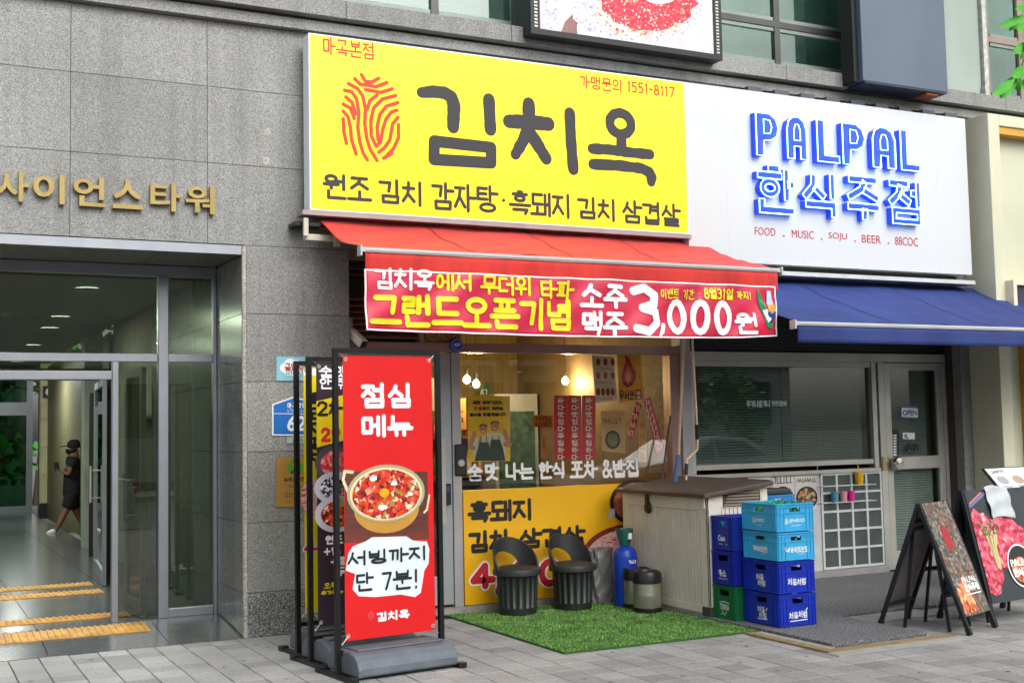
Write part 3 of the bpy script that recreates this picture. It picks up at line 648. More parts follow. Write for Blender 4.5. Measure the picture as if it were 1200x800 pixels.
def rough(mb, pl, pts, w_):
    ws_ = w_ if isinstance(w_, list) else [w_]*len(pts); q = []; qw = []
    for i in range(len(pts)-1):
        L = math.hypot(pts[i+1][0]-pts[i][0], pts[i+1][1]-pts[i][1]); k = max(1, int(L/.035))
        for j in range(k): q.append((pts[i][0]+(pts[i+1][0]-pts[i][0])*j/k, pts[i][1]+(pts[i+1][1]-pts[i][1])*j/k)); qw.append((ws_[i]+(ws_[i+1]-ws_[i])*j/k)*random.uniform(.93, 1.08))
    q.append(pts[-1]); qw.append(ws_[-1]); stroke(mb, pl, q, qw, .001)
for pts, w_ in (([(494,108.7),(508,107.5),(521,109),(529,114),(532,124),(531,149)], [.047,.05,.052,.055,.058,.055]), ([(572.9,117),(574.7,152)], .055),
    ([(509,165.5),(575.5,173),(575.5,191),(508.5,187),(509,165.5)], .05), ([(619.6,122),(619.6,133)], .062), ([(596.5,142.4),(619,143),(642.6,145.5)], .062),
    ([(619,150),(613,165),(604,181)], [.058,.055,.048]), ([(620,154),(629,168),(640,186)], [.06,.056,.055]), ([(667.6,133),(669,165),(671.8,198.5)], .053),
    ([(728.2,163),(728.2,176)], .052), ([(693.7,174.4),(715,175.5),(740,179),(761.6,181)], .048), ([(694.8,192.5),(725,194),(752,197.5),(761,202),(763.5,208),(763,213)], [.048,.048,.05,.054,.054,.046])):
    (rough if pts[0] != pts[-1] else lambda a_, b_, c_, d_: stroke(a_, b_, c_, d_, .001))(ink, pl, P_(pts), w_)
c = pl.px(727.1, 145); rough(ink, pl, circ(c[0], c[1], .112, .096, 20), .046)
ink.done('main_lettering', INK, ys)
t = MB()
for s, x0, x1, ya, yb_ in (('원조', 380, 434, 232, 209.5), ('김치', 444, 496, 237, 215.5), ('감자탕', 506, 582, 244, 221), ('·', 585, 595, 245, 225), ('흑돼지', 598, 669, 250, 230), ('김치', 677, 722, 255.5, 236), ('삼겹살', 730, 796, 260.5, 241.5)):
    wpx(t, pl, s, x0, ya-.5, x1, yb_, .0145, gap=.08, jit=.02)
t.done('menu_lettering', INK, ys)
t = MB(); wpx(t, pl, '마곡본점', 378.5, 62.5, 438.5, 52.5, .0068, gap=.12); wpx(t, pl, '가맹문의', 679.5, 102.5, 729, 95, .0065, gap=.12); wpx(t, pl, '1551-8117', 735, 107, 790, 103, .0075, dig=.75, gap=.2); t.done('red_lettering', mat('sign_red', '#e03322', .6), ys)
fpc = [[(352,325),(375,362),(412,366),(450,345)], [(315,348),(345,378),(395,385),(432,393),(495,370)], [(280,375),(330,402),(360,445),(375,520),(371,600),(382,680),(402,745),(440,806)],
 [(258,412),(298,420),(325,460),(338,540),(332,620),(343,700),(362,765),(386,803)], [(375,408),(425,417),(460,425),(525,405)], [(545,442),(470,462),(422,510),(405,580),(407,665),(435,727),(460,702),(470,640),(490,575),(520,535),(552,524)],
 [(557,482),(492,502),(455,550),(440,620),(446,692)], [(265,450),(300,480),(318,545)], [(250,490),(290,512),(312,570)], [(250,530),(278,562),(290,620),(297,690),(322,770)], [(250,572),(253,640),(268,710)],
 [(557,565),(528,600),(512,690),(482,735),(450,760)], [(560,605),(560,680),(532,740),(485,790)], [(385,520),(400,470),(440,440)], [(476,793),(523,767)]]
t = MB()
for s in fpc: stroke(t, pl, P_(s, 350, 20, 4.792), .0155, .001)
t.done('fingerprint_mark', mat('fingerprint_red', '#e8391f', .6), ys)
# ------------------------------------------------------------------ white sign with blue neon letters
YW = 9.15
ws = thing('white_neon_sign', 'large white panel sign with blue neon channel letters above the blue awning', 'shop sign', (8.2, YW, 3.05))
xw1 = F(1135, 230, YW).x; zt_ = F(960, 117, YW).z; zb_ = F(1139, 322, YW).z
wp_ = ramp_mat('white_panel', [(0, '#bcbfc2'), (.5, '#c2c6c9'), (1, '#c8cbcd')], 1.2, 'noise', .35, detail=3, stretch=(1, 1, .6))
n = 8
for i in range(n):
    a = 6.429+(xw1-6.429)*i/n; b = 6.429+(xw1-6.429)*(i+1)/n
    MB().box(a+.0003, b-.0003, YW, YW+.03, zb_, zt_).done('face_panel', wp_, ws)
MB().box(6.43, xw1-.01, YW+.031, YW+.16, zb_+.01, zt_-.01).done('case', white, ws)
m = MB(); x = 7.2
while x < 9.8: m.box(x, x+.17, YW+.05, YW+.2, zt_, zt_+.06); x += .32
m.each('flood_bracket', mat('bracket_blue_grey', '#454a55', .5), ws)
blue = mat('neon_case_blue', '#0830c0', .35, var=.02, emit='#0650f0', es=.28)
tubem = mat('neon_tube', '#ffffff', .3, emit='#7db6ff', es=5.5)
plb = facing(YW-.062); plt = facing(YW-.085)
def neon(name, shapes):
    body = MB(); tb = MB()
    for outer, inner in shapes:
        n = len(outer)
        if inner:
            n2 = len(inner)
            for off0, off1 in ((0, -.062),):
                pass
            # ring: bridge outer and inner loops (same count)
            vs = [plb.at(a, b, 0) for a, b in outer]+[plb.at(a, b, 0) for a, b in inner]+[plb.at(a, b, -.0615) for a, b in outer]+[plb.at(a, b, -.0615) for a, b in inner]
            fs = []
            for i in range(n):
                j = (i+1) % n
                fs += [(i, j, n+j, n+i), (i, i+2*n, j+2*n, j), (n+i, n+j, 3*n+j, 3*n+i)]
            body.add(vs, fs)
            tb.tube([plt.at(a, b) for a, b in inner], .0045, 6, closed=True)
        else: body.poly(plb, outer, -.0615, 0)
        tb.tube([plt.at(a, b) for a, b in outer], .0055, 6, closed=True)
    o = body.done('channel_letter', blue, ws); tb.done('neon_tube', tubem, o)
def band(pts, w_, closed=False):
    """outline of a flat-ended stroke"""
    L_ = []; R_ = []; N = len(pts)
    for i, p in enumerate(pts):
        if closed: a, b = pts[i-1], pts[(i+1) % N]
        else: a, b = pts[max(0, i-1)], pts[min(N-1, i+1)]
        d0 = (p[0]-a[0], p[1]-a[1]); d1 = (b[0]-p[0], b[1]-p[1])
        if not closed and i == 0: d0 = d1
        if not closed and i == N-1: d1 = d0
        l0 = math.hypot(*d0); l1 = math.hypot(*d1); n0 = (-d0[1]/l0, d0[0]/l0); n1 = (-d1[1]/l1, d1[0]/l1)
        nm = (n0[0]+n1[0], n0[1]+n1[1]); l = math.hypot(*nm); c = max(.5, l/2)
        L_.append((p[0]+nm[0]/l*w_/c, p[1]+nm[1]/l*w_/c)); R_.append((p[0]-nm[0]/l*w_/c, p[1]-nm[1]/l*w_/c))
    return (L_, R_) if closed else (L_+R_[::-1], None)
zt1 = F(886.1, 131.4, YW-.085).z; zb1 = F(890.9, 181.9, YW-.085).z
xs1 = [(110, 225), (262, 362), (410, 518), (535, 650), (682, 795), (820, 918)]
def cx(x, yy=150): return F(860+x/4.2125, yy, YW-.085).x
for ch, (xa, xb) in zip('PALPAL', xs1):
    a, b = cx(xa), cx(xb, 165); W_ = b-a; Hh = zt1-zb1; U = lambda p: (a+p[0]*W_, zb1+p[1]*Hh)
    if ch == 'P':
        o = [(0,0),(.33,0),(.33,.36),(.62,.37),(.9,.48),(1,.68),(.9,.88),(.65,1),(.3,1),(0,1)]
        neon('P', [([U(p) for p in o], None)]); i = [(.33,.52),(.6,.53),(.68,.68),(.6,.84),(.33,.86)]
        MB().tube([plt.at(*U(p)) for p in i], .0045, 6, closed=True).done('neon_tube', tubem, ws)
    elif ch == 'A':
        o = [(0,0),(.34,0),(.34,.3),(.66,.3),(.66,0),(1,0),(1,.7),(.9,.9),(.66,1),(.34,1),(.1,.9),(0,.7)]
        neon('A', [([U(p) for p in o], None)]); i = [(.34,.44),(.66,.44),(.66,.68),(.58,.82),(.42,.82),(.34,.68)]
        MB().tube([plt.at(*U(p)) for p in i], .0045, 6, closed=True).done('neon_tube', tubem, ws)
    else: neon('L', [([U(p) for p in [(0,0),(1,0),(1,.16),(.36,.16),(.36,1),(0,1)]], None)])
zt2 = F(889.7, 196, YW-.085).z; zb2 = F(928.8, 251, YW-.085).z
kor = {'한': ([[(.3,1.0),(.62,1.0)], [(.0,.84),(.66,.84)], [(.8,1),(.8,.3)], [(.82,.66),(1.02,.66)], [(.1,.3),(.1,.06),(1,.06)]], (.33,.56,.2,.15)),
       '식': ([[(.32,.95),(.3,.7),(.02,.42)], [(.32,.68),(.62,.44)], [(.88,1),(.88,.42)], [(.05,.27),(.9,.27),(.9,0)]], None),
       '주': ([[(.05,.94),(.95,.94)], [(.55,.9),(.42,.7),(.02,.5)], [(.5,.7),(.98,.5)], [(0,.3),(1,.3)], [(.52,.26),(.52,0)]], None),
       '점': ([[(.0,.94),(.62,.94)], [(.34,.9),(.28,.68),(0,.46)], [(.3,.68),(.64,.48)], [(.68,.72),(.84,.72)], [(.92,1),(.92,.4)], 'box'], None)}
for ch, (xa, xb) in zip('한식주점', [(120, 300), (345, 510), (562, 720), (770, 925)]):
    a, b = cx(xa, 225), cx(xb, 235); W_ = b-a; Hh = zt2-zb2; sh = []
    for st in kor[ch][0]:
        if st == 'box': sh.append(band([(a+x*W_, zb2+y*Hh) for x, y in ((.12,.03),(.92,.03),(.92,.29),(.12,.29))], .026, True)); continue
        sh.append(band([(a+x*W_, zb2+y*Hh) for x, y in st], .032))
    if kor[ch][1]:
        x, y, rx, ry = kor[ch][1]; sh.append(band([(a+(x+rx*math.cos(t*math.pi/8))*W_, zb2+(y+ry*math.sin(t*math.pi/8))*Hh) for t in range(16)], .026, True))
    neon(ch, sh)
plw = facing(YW-.001); t = MB()
for s, x0, x1, y0, y1 in (('FOOD', 884.5, 908.5, 275, 267.5), ('MUSIC', 928, 953.5, 278.5, 271), ('SOJU', 971, 992.5, 281.5, 273.5), ('BEER', 1010, 1032, 284, 276.5), ('88COC', 1049, 1075.5, 287, 279)):
    fpx(t, plw, s, x0, y0, x1, y1)
for x, y in ((918.5, 276.5), (963, 280), (1002, 282.5), (1041, 285)): a, b = plw.px(x, y); t.poly(plw, [(a-.008, b-.008), (a+.008, b-.008), (a+.008, b+.008), (a-.008, b+.008)], .002)
t.done('crimson_lettering', mat('crimson', '#b8232f', .6), ws)
# ------------------------------------------------------------------ LED screen
YL = 9.08
x0, x1 = F(622, 20, YL).x, F(846, 40, YL).x; z0 = F(735, 55, YL).z
led = thing('led_screen', 'black framed outdoor LED screen showing red kimchi on a pale plate', 'screen', ((x0+x1)/2, YL, z0))
MB().box(x0, x1, YL+.02, D-.001, z0, z0+1.35).done('housing', dark, led, bevel=.008)
m = MB(); fw = .09
m.box(x0, x0+fw, YL, YL+.019, z0, z0+1.35).box(x1-fw, x1, YL, YL+.019, z0, z0+1.35).box(x0+fw, x1-fw, YL, YL+.019, z0, z0+.05).box(x0+fw, x1-fw, YL, YL+.019, z0+1.3, z0+1.35).done('bezel', dark, led)
m = MB()
for xx in (x0+.035, x1-.065):
    for i in range(42): m.box(xx, xx+.03, YL-.003, YL, z0+.06+i*.03, z0+.075+i*.03)
m.done('vent_slot', steel, led, kind='stuff')
def pic(name, stops, scale, kind='warp', es=.2, const=False, **k): return ramp_mat(name, stops, scale, kind, .5, es=es, const=const, **k)
m = MB(); pl = facing(YL+.012); a0, b0, a1, b1 = x0+fw, z0+.05, x1-fw, z0+1.3
m.poly(pl, [(a0, b0), (a1, b0), (a1, b1), (a0, b1)], 0, m=0)
def pp_(x, y): return pl.px(590+x/4.444, y/4.444)
def clip_poly(pts): return [(min(max(a, a0), a1), min(max(b, b0), b1)) for a, b in pts]
m.poly(pl, clip_poly([pp_(*p) for p in [(210,-150),(290,-150),(285,0),(275,100),(300,175),(250,175),(208,160)]]), .0008, m=4)
m.poly(pl, clip_poly([pp_(*p) for p in [(300,170),(320,115),(365,70),(430,40),(438,52),(395,90),(382,140),(385,188)]]), .001, m=3)
blob = lambda cx_, cy, rx, ry, n=26, j=.12: [(cx_+rx*(1+random.uniform(-j, j))*math.cos(i/n*6.283), cy+ry*(1+random.uniform(-j, j))*math.sin(i/n*6.283)) for i in range(n)]
m.poly(pl, clip_poly([pp_(*p) for p in blob(700, 60, 330, 170)]), .0012, m=4)
m.poly(pl, clip_poly([pp_(*p) for p in blob(740, 40, 265, 160)]), .0016, m=2)
m.poly(pl, clip_poly([pp_(*p) for p in blob(760, 20, 245, 140)]), .002, m=1)
m.poly(pl, clip_poly([pp_(*p) for p in blob(815, -20, 85, 42, j=.03)]), .0024, m=5)
m.done('screen_image', [pic('screen_grey', [(0, '#a9a3b0'), (.5, '#bab6bd'), (1, '#d6d2d6')], 5, 'noise', .2), pic('kimchi_red', [(0, '#8c0820'), (.35, '#c01030'), (.65, '#dc2040'), (.86, '#e84848'), (.95, '#f0a088'), (1, '#ffe8e0')], 60, es=.3),
      pic('kimchi_edge', [(0, '#e02a3a'), (.35, '#f6cfc0'), (.7, '#ffe9d8'), (1, '#e77a50')], 40, es=.2), pic('spoon_brown', [(0, '#5a3038'), (1, '#8e6a60')], 6, 'noise', .15), pic('rice', [(0, '#8d88a0'), (.4, '#b9b5c6'), (1, '#d9d6e0')], 50, es=.2), pic('egg_cream', [(0, '#f3e6c0'), (1, '#fff8e0')], 8, 'noise', .25)], led)
# ------------------------------------------------------------------ blue-grey blank box sign beside it
x0, x1 = 8.46, 9.6; z0 = 4.905
bb = thing('blank_box_sign', 'blank blue-grey box sign on the upper wall above the white sign', 'sign box', ((x0+x1)/2, 9.0, z0))
MB().box(x0, x1, 9.0, D-.16, z0, 7.2).done('case', ramp_mat('slate_blue', [(0, '#45505f'), (.5, '#525f70'), (1, '#5d6a7a')], 1.3, 'noise', .45, stretch=(1, 1, .5)), bb, bevel=.006)
MB().box(x0-.06, x0-.005, 9.06, D-.155, z0-.0, 7.2).done('flashing', dark, bb)
MB().box(x0+.02, x1-.02, 8.999, 9.3, z0-.02, z0-.001).done('bottom_edge', mat('navy', '#1b2438', .5), bb)
MB().box(x1-.28, x1-.12, 9.02, 9.2, z0-.045, z0-.022).done('cable_tag', mat('rust_orange', '#8a4a20', .7), bb)
# ------------------------------------------------------------------ awnings
def awning(label, x0, x1, yb_, zb, yf, zf, mt, mt2, val, barm, nm='awning'):
    a = thing(nm, label, 'awning', (x0, yb_, zb))
    def fn(u, v):
        x = x0+(x1-x0)*u; y = yb_+(yf-yb_)*v; z = zb+(zf-zb)*v
        return (x, y, z-.04*math.sin(v*math.pi)*(1+.35*math.sin(u*9+v*2))-.009*math.sin(u*31+v*6)*v+.006*math.sin(u*70*(.4+v*.3)+v*9))
    MB().grid(fn, 110, 14).done('fabric', mt, a, solid=.003)
    for k in range(1, 4):
        m = MB(); m.grid(lambda u, v: tuple(Vector(fn(k/4+(u-.5)*.003, v))+Vector((0, -.002, .0035))), 1, 14).done('seam', mat('seam_'+('blue' if 'blue' in label else 'red'), '#14204a' if 'blue' in label else '#7a1216', .8), a)
    m = MB().tube([(x0+.02, yb_+.02, zb-.03), (x1-.02, yb_+.02, zb-.03)], .045, 12); m.done('roller', mt2, a)
    MB().box(x0-.03, x1+.03, yf-.03, yf+.012, zf-.03, zf+.003).box(x0+.0, x1, yf-.036, yf-.031, zf-.02, zf-.008).done('front_bar', barm, a, bevel=.004)
    for x in (x0-.045, x1+.03): MB().box(x, x+.016, yf-.045, yf+.03, zf-.06, zf+.015).done('end_cap', barm, a, bevel=.004)
    def vf(u, v):
        x = x0+(x1-x0)*u; return (x, yf-.02+.012*math.sin(u*23)*v+.008*math.sin(u*57+1)*v, zf-.031-val*v)
    MB().grid(vf, 80, 4).done('valance', mt, a, solid=.002)
    return a
redf = ramp_mat('red_fabric', [(0, '#aa1c1e'), (.5, '#c82820'), (1, '#d83622')], 3, 'noise', .75, stretch=(2, 1, 1), bump=.15, detail=8, big=(1.3, .15, 0, .18))
redf.node_tree.nodes['Principled BSDF'].inputs['Sheen Weight'].default_value = .15
bluef = ramp_mat('blue_fabric', [(0, '#18285f'), (.5, '#213574'), (1, '#2c4183')], 2.5, 'noise', .8, stretch=(2, 1, 1), bump=.15, detail=8, big=(1.3, .15, 0, .18))
YF = 8.2
ax0, ax1 = F(427, 294, YF).x, F(909, 318, YF).x; azf = (F(427, 294, YF).z+F(909, 318, YF).z)/2
aw = awning('sloping red fabric awning over the yellow-signed restaurant, banner hung along its front', ax0, ax1, 9.26, 3.235, YF, azf+.02, redf, redf, .16, alu_w)
MB().box(sx0-.06, sx1+.02, 9.13, 9.30, 3.245, 3.282).done('sign_rail', mat('rail_pinkish', '#9d8f90', .4, .4), aw)
MB().box(sx0-.1, sx1+.1, 9.2, D-.001, 3.17, 3.2).done('mount_board', dark, aw)
p = F(356, 278, 9.2); m = MB().bar((p.x, 9.2, p.z), (p.x+1.2, 9.2, p.z), .05, .05).bar((p.x, 9.15, p.z), (p.x, 9.15, 3.22), .04, .03).bar((p.x+.25, 9.14, p.z-.07), (p.x+.25, 9.14, p.z+.08), .05, .02); m.done('square_bar', mat('cream_metal', '#b9b2a2', .5, .2), aw, bevel=.004)
for x in (3.6, 6.2): MB().bar((x, 9.2, 3.1), (x+.3, 8.75, 2.98), .04, .04).bar((x+.3, 8.75, 2.98), (x, YF+.04, azf-.01), .035, .035).done('arm', alu_w, aw)
YB = 7.9
bz = (F(935, 381, YB).z+F(1200, 381, YB).z)/2; bx0 = F(933, 381, YB).x
ba = awning('wide navy blue fabric awning over the bar next door', bx0, 11.2, 9.28, 2.92, YB, bz, bluef, bluef, .14, alu_w)
MB().box(bx0, 9.97, 9.1, D-.001, 2.945, 2.985).done('top_rail', mat('rail_white', '#c3c6c8', .4, .3), ba)
# ------------------------------------------------------------------ event banner on the red awning
YN = YF-.055
wave = lambda a, b: .009*math.sin((a*1.3+b)*9+math.sin(a*4)*2)+.012*math.sin(a*5.1+b*3)+.007*math.sin(a*11.3-b*9+1)+(.03*max(0, (a-6.3))*math.sin(b*14))+.006*math.sin((a-b*1.4)*17)
pn = facing(YN, wave)
nx0, nx1 = F(428, 350, YN).x, F(909, 360, YN).x; nz1 = F(660, 325, YN).z; nz0 = F(600, 387, YN).z-.02
bn = thing('event_banner', 'red printed cloth banner in yellow and white letters hanging along the red awning', 'banner', ((nx0+nx1)/2, YN, nz1))
def sag(a, u): return nz0-.02*math.sin(u*math.pi)+.03*max(0, u-.9)*10*.5
ban = mat('banner_red', '#c92546', .42, var=.03)
MB().grid(lambda u, v: pn.at(nx0+(nx1-nx0)*u, nz1+(sag(0, u)-nz1)*v), 110, 14).done('cloth', ban, bn, solid=.0015)
def bl(v, off=.004): return [(nx0+.004+(nx1-nx0-.008)*u/60, nz1+(sag(0, u/60)-nz1)*v) for u in range(61)]
m = MB(); stroke(m, pn, bl(.012), .006, .007); stroke(m, pn, bl(.985), .006, .007)
for x in (nx0+.006, nx1-.006): stroke(m, pn, [(x, nz1-.01), (x, sag(0, 0 if x < 4 else 1)+.01)], .006, .007)
wpx(m, pn, '김치옥', 439.5, 337, 507, 318, .011, gap=.06, off=.007); wpx(m, pn, '소주', 680, 358.5, 731.5, 336, .017, gap=.1, off=.007); wpx(m, pn, '맥주', 682, 392, 731.5, 368, .0165, gap=.1, off=.007)
wpx(m, pn, '3', 740, 388, 771, 338, .034, off=.007); wpx(m, pn, '000', 785, 388, 855, 356, .026, off=.007, gap=.22)
stroke(m, pn, [pn.px(778, 381), pn.px(776, 389), pn.px(773, 393)], [.02, .018, .008], .007); wpx(m, pn, '원', 863, 390, 885, 369, .015, off=.007)
m.done('white_lettering', WHI, bn)
m = MB(); wpx(m, pn, '에서', 511, 339, 552, 323, .011, gap=.06, off=.007); wpx(m, pn, '무더위', 563, 343.5, 623, 326, .011, gap=.08, off=.007); wpx(m, pn, '타파', 634, 348, 671, 331, .011, gap=.06, off=.007)
wpx(m, pn, '그랜드오픈기념', 436, 380, 670, 354.5, .0195, gap=.12, off=.007)
wpx(m, pn, '이벤트 기간 :', 775, 349, 820, 340.5, .0045, off=.007); wpx(m, pn, '8월31일', 824.5, 349.5, 857.5, 339.5, .007, off=.007); wpx(m, pn, '까지!', 862, 350, 879, 342.5, .005, off=.007)
m.done('yellow_lettering', YEL, bn)
m = MB(); q = lambda l: [pn.px(x, y) for x, y in l]
m.poly(pn, q([(887, 341), (889.5, 340.5), (893, 351), (897, 361), (905, 378), (905, 385), (899, 384), (894, 372), (889, 358), (888, 350)]), .008, m=0)
m.poly(pn, q([(893, 364), (898, 362), (903, 374), (899.5, 378)]), .0088, m=1); m.poly(pn, q([(897.5, 341), (902, 341), (903.5, 352), (907, 360), (908, 366), (900, 364), (898, 355)]), .0084, m=2)
m.poly(pn, q([(898.5, 357), (906, 356.5), (908, 363), (903, 368), (899, 363)]), .0092, m=3); m.poly(pn, q([(898, 366), (908, 365), (906, 374), (904, 380)]), .0096, m=4)
m.done('bottle_print', [mat('soju_green', '#1f8c55', .4), WHI, mat('pale_blue', '#b9cfe6', .4), mat('beer_gold', '#d39a30', .4), mat('label_blue', '#23409a', .4)], bn)
m = MB(); pb = Pl((0, YN+.006, 0), disp=wave)
for a, b, w_ in ((3.05, 0, 0),): pass
wpx(m, pn, '3', 740, 388, 771, 338, .034, off=-.004); wpx(m, pn, '000', 785, 388, 855, 356, .026, off=-.004, gap=.22); wpx(m, pn, '그랜드오픈기념', 436, 380, 670, 354.5, .023, gap=.13, off=-.004)
m.done('show_through', mat('banner_back', '#c98a90', .6), bn)
# ------------------------------------------------------------------ restaurant shopfront
pale = mat('pale_door_frame', '#a7a5a6', .4, .25, var=.05); pinkf = mat('pinkish_frame', '#93786f', .42, .3, var=.06)
sf = thing('restaurant_shopfront', 'brown framed restaurant front with big window over a yellow printed panel', 'shopfront', (5.0, SF, 0))
m = MB()
m.box(3.25, 6.70, SF-.03, SF+.08, 2.215, 2.295)
m.box(3.25, 3.30, SF-.02, SF+.1, 2.297, 3.06).box(3.30, 3.95, SF-.018, SF+.1, 2.98, 3.06).box(3.95, 3.99, SF-.02, SF+.1, 2.297, 3.06).box(4.34, 4.38, SF-.02, SF+.08, 2.46, 3.06).box(4.0, 6.6, SF-.015, SF+.08, 2.43, 2.458)
m.box(6.48, 6.585, SF-.028, SF+.1, .06, 2.213)
m.done('frame', pinkf, sf, bevel=.004)
for a_ in ((6.588, 6.70, SF-.05, SF+.1, 0, 3.055), (4.235, 4.318, SF-.03, SF+.08, .056, 2.213), (3.25, 3.33, SF-.03, SF+.08, .056, 2.213)): MB().box(*a_).done('post', pale, sf, bevel=.004)
z = 2.34
while z < 2.96:
    if not (2.66 < z < 2.84): MB().add([(3.302, SF+.005, z), (3.948, SF+.005, z), (3.948, SF+.05, z+.035), (3.302, SF+.05, z+.035), (3.302, SF+.005, z-.012), (3.948, SF+.005, z-.012), (3.948, SF+.05, z+.023), (3.302, SF+.05, z+.023)], [(0,1,2,3),(7,6,5,4),(0,4,5,1),(1,5,6,2),(2,6,7,3),(3,7,4,0)]).done('louvre_slat', bronze, sf)
    z += .052
MB().box(3.30, 3.95, SF+.09, SF+.1, 2.29, 3.0).done('louvre_backing', black, sf)
# ornamental brown panel above the door
MB().box(3.99, 4.34, SF+.0, SF+.03, 2.297, 2.43).box(3.99, 4.34, SF+.02, SF+.05, 2.46, 3.05).done('carved_panel', ramp_mat('carved_brown', [(0, '#3c2318'), (.5, '#7a5230'), (1, '#a0783f')], 22, 'noise', .4), sf)
m = MB(); plc = facing(SF-.004)
for a in (4.08, 4.22): m.tube([plc.at(a+.06*math.cos(t/12*6.283), 2.375+.05*math.sin(t/12*6.283)) for t in range(12)], .008, 6, closed=True)
m.done('ornament_ring', gold, sf)
# door
dr = MB().box(3.335, 3.40, SF-.02, SF+.03, .08, 2.205).box(4.105, 4.23, SF-.02, SF+.03, .08, 2.205).box(3.40, 4.105, SF-.018, SF+.028, .08, .32).box(3.40, 4.105, SF-.018, SF+.028, 2.12, 2.205).done('door', mat('door_grey_white', '#a3a7ac', .38, .35, var=.04), sf, bevel=.004)
MB().box(3.402, 4.103, SF+0, SF+.008, .322, 2.118).done('pane', gl_shop, dr)
p0, p1 = F(519, 545, SF-.09), F(520, 615, SF-.09)
MB().box(p0.x-.022, p0.x+.022, SF-.10, SF-.075, p1.z, p0.z+.22).box(p0.x-.012, p0.x+.012, SF-.075, SF-.02, p1.z+.08, p1.z+.12).box(p0.x-.012, p0.x+.012, SF-.075, SF-.02, p0.z+.02, p0.z+.05).done('handle', steel, dr, bevel=.003)
p = F(524, 576, SF-.05); MB().box(p.x-.03, p.x+.035, SF-.06, SF-.021, p.z-.11, p.z+.07).done('lock_body', black, dr, bevel=.008)
MB().box(p.x-.02, p.x+.02, SF-.065, SF-.061, p.z+.0, p.z+.05).done('lock_screen', mat('lock_blue', '#3a4668', .3), dr)
MB().box(3.33, 6.6, SF-.06, SF+.08, 0, .055).done('sill', ramp_mat('dirty_sill', [(0, '#4c4038'), (.5, '#8b8580'), (1, '#b5b2ae')], 9, 'noise', .8, detail=8), sf)
# window glass and its white lettering
MB().box(4.32, 6.48, SF+.02, SF+.026, 1.035, 2.213).done('window_pane', gl_shop, sf)
MB().box(4.38, 6.6, SF+.02, SF+.026, 2.46, 3.05).done('window_pane', gl_shop, sf)
MB().box(4.34, 6.6, SF+.022, SF+.027, 2.297, 2.43).done('window_pane', gl_shop, sf)
plg = facing(SF+.018); m = MB()
for s, x0, x1 in (('술', 549, 564), ('맛', 569, 583), ('나는', 593, 624), ('한식', 632, 662), ('포차', 669, 699), ('&', 706, 716), ('밥집', 718.5, 748.5)):
    f = (x0-549)/200; wpx(m, plg, s, x0, 562-4.5*f, x1, 544.5-6.5*f, .0125, gap=.1, off=.001, dig=1)
m.done('window_lettering', WHI, sf)
# yellow printed panel below the window
py = mat('panel_yellow', '#e9b116', .35, var=.03, scale=2); zt3 = 1.03
MB().box(4.335, 6.478, SF-.012, SF+.03, .062, zt3).done('printed_panel', py, sf)
plp = facing(SF-.013); m = MB()
wpx(m, plp, '흑돼지', 550, 611, 624, 586, .0175, gap=.1, off=.001); wpx(m, plp, '김치', 550, 646, 596, 622, .018, gap=.1, off=.001); wpx(m, plp, '삼겹살', 610, 641, 684, 617, .0175, gap=.1, off=.001)
m.done('panel_lettering', BLK, sf)
def outlined(m, pl, s, box, w1, w2, mw, mr, off=.001):
    wpx(m, pl, s, *box, w1, off=off, m=mw); wpx(m, pl, s, *box, w2, off=off+.003, m=mr)
m = MB(); 
for s, bx in (('4', (554, 687, 577, 662)), ('0', (600, 685, 622, 659)), ('0', (633, 684, 655, 657)), (',', (580, 688, 590, 662))): outlined(m, plp, s, bx, .045, .03, 0, 1)
m.done('price_print', [WHI, mat('price_red', '#c41a28', .5)], sf)
meat = ramp_mat('pork_print', [(0, '#8c1f2c'), (.35, '#c9454f'), (.5, '#f0d6cf'), (.62, '#d98a84'), (.8, '#f6e9e2'), (1, '#a3333c')], 16, 'noise', .4, stretch=(1, 1, 3.2), detail=3)
m = MB(); cpl = plp.px(735, 645)
m.disc(plp, cpl[0], cpl[1]-.03, .48, .27, .002, 0, 30, R(20), R(200)); m.disc(plp, cpl[0]+.01, cpl[1]-.05, .45, .25, .003, 1, 30)
c2 = plp.px(745, 588); m.disc(plp, *c2, .28, .21, .004, 2, 30); m.disc(plp, c2[0]+.01, c2[1], .25, .18, .005, 3, 30)
a, b = plp.px(712, 607); c, d = plp.px(720, 596); m.poly(plp, [(a, b), (c, b+.01), (c, d), (a+.02, d+.01)], .006, m=4)
a, b = plp.px(692, 682); c, d = plp.px(706, 669); m.poly(plp, [(a, b), (c, b), (c, d), (a, d)], .0065, m=5); write(m, plp, '원', a+.03, b+.02, c-.02, d-.02, .006, off=.008, m=6)
m.done('meat_print', [mat('board_wood', '#7b2f18', .5), meat, BLK, ramp_mat('grilled_print', [(0, '#5a2015'), (.4, '#a5482a'), (.7, '#d18460'), (1, '#3a1610')], 20, 'noise', .45, stretch=(1, 1, 2)), mat('tag_grey', '#b8bcd0', .5), mat('price_red', '', 0), WHI], sf)
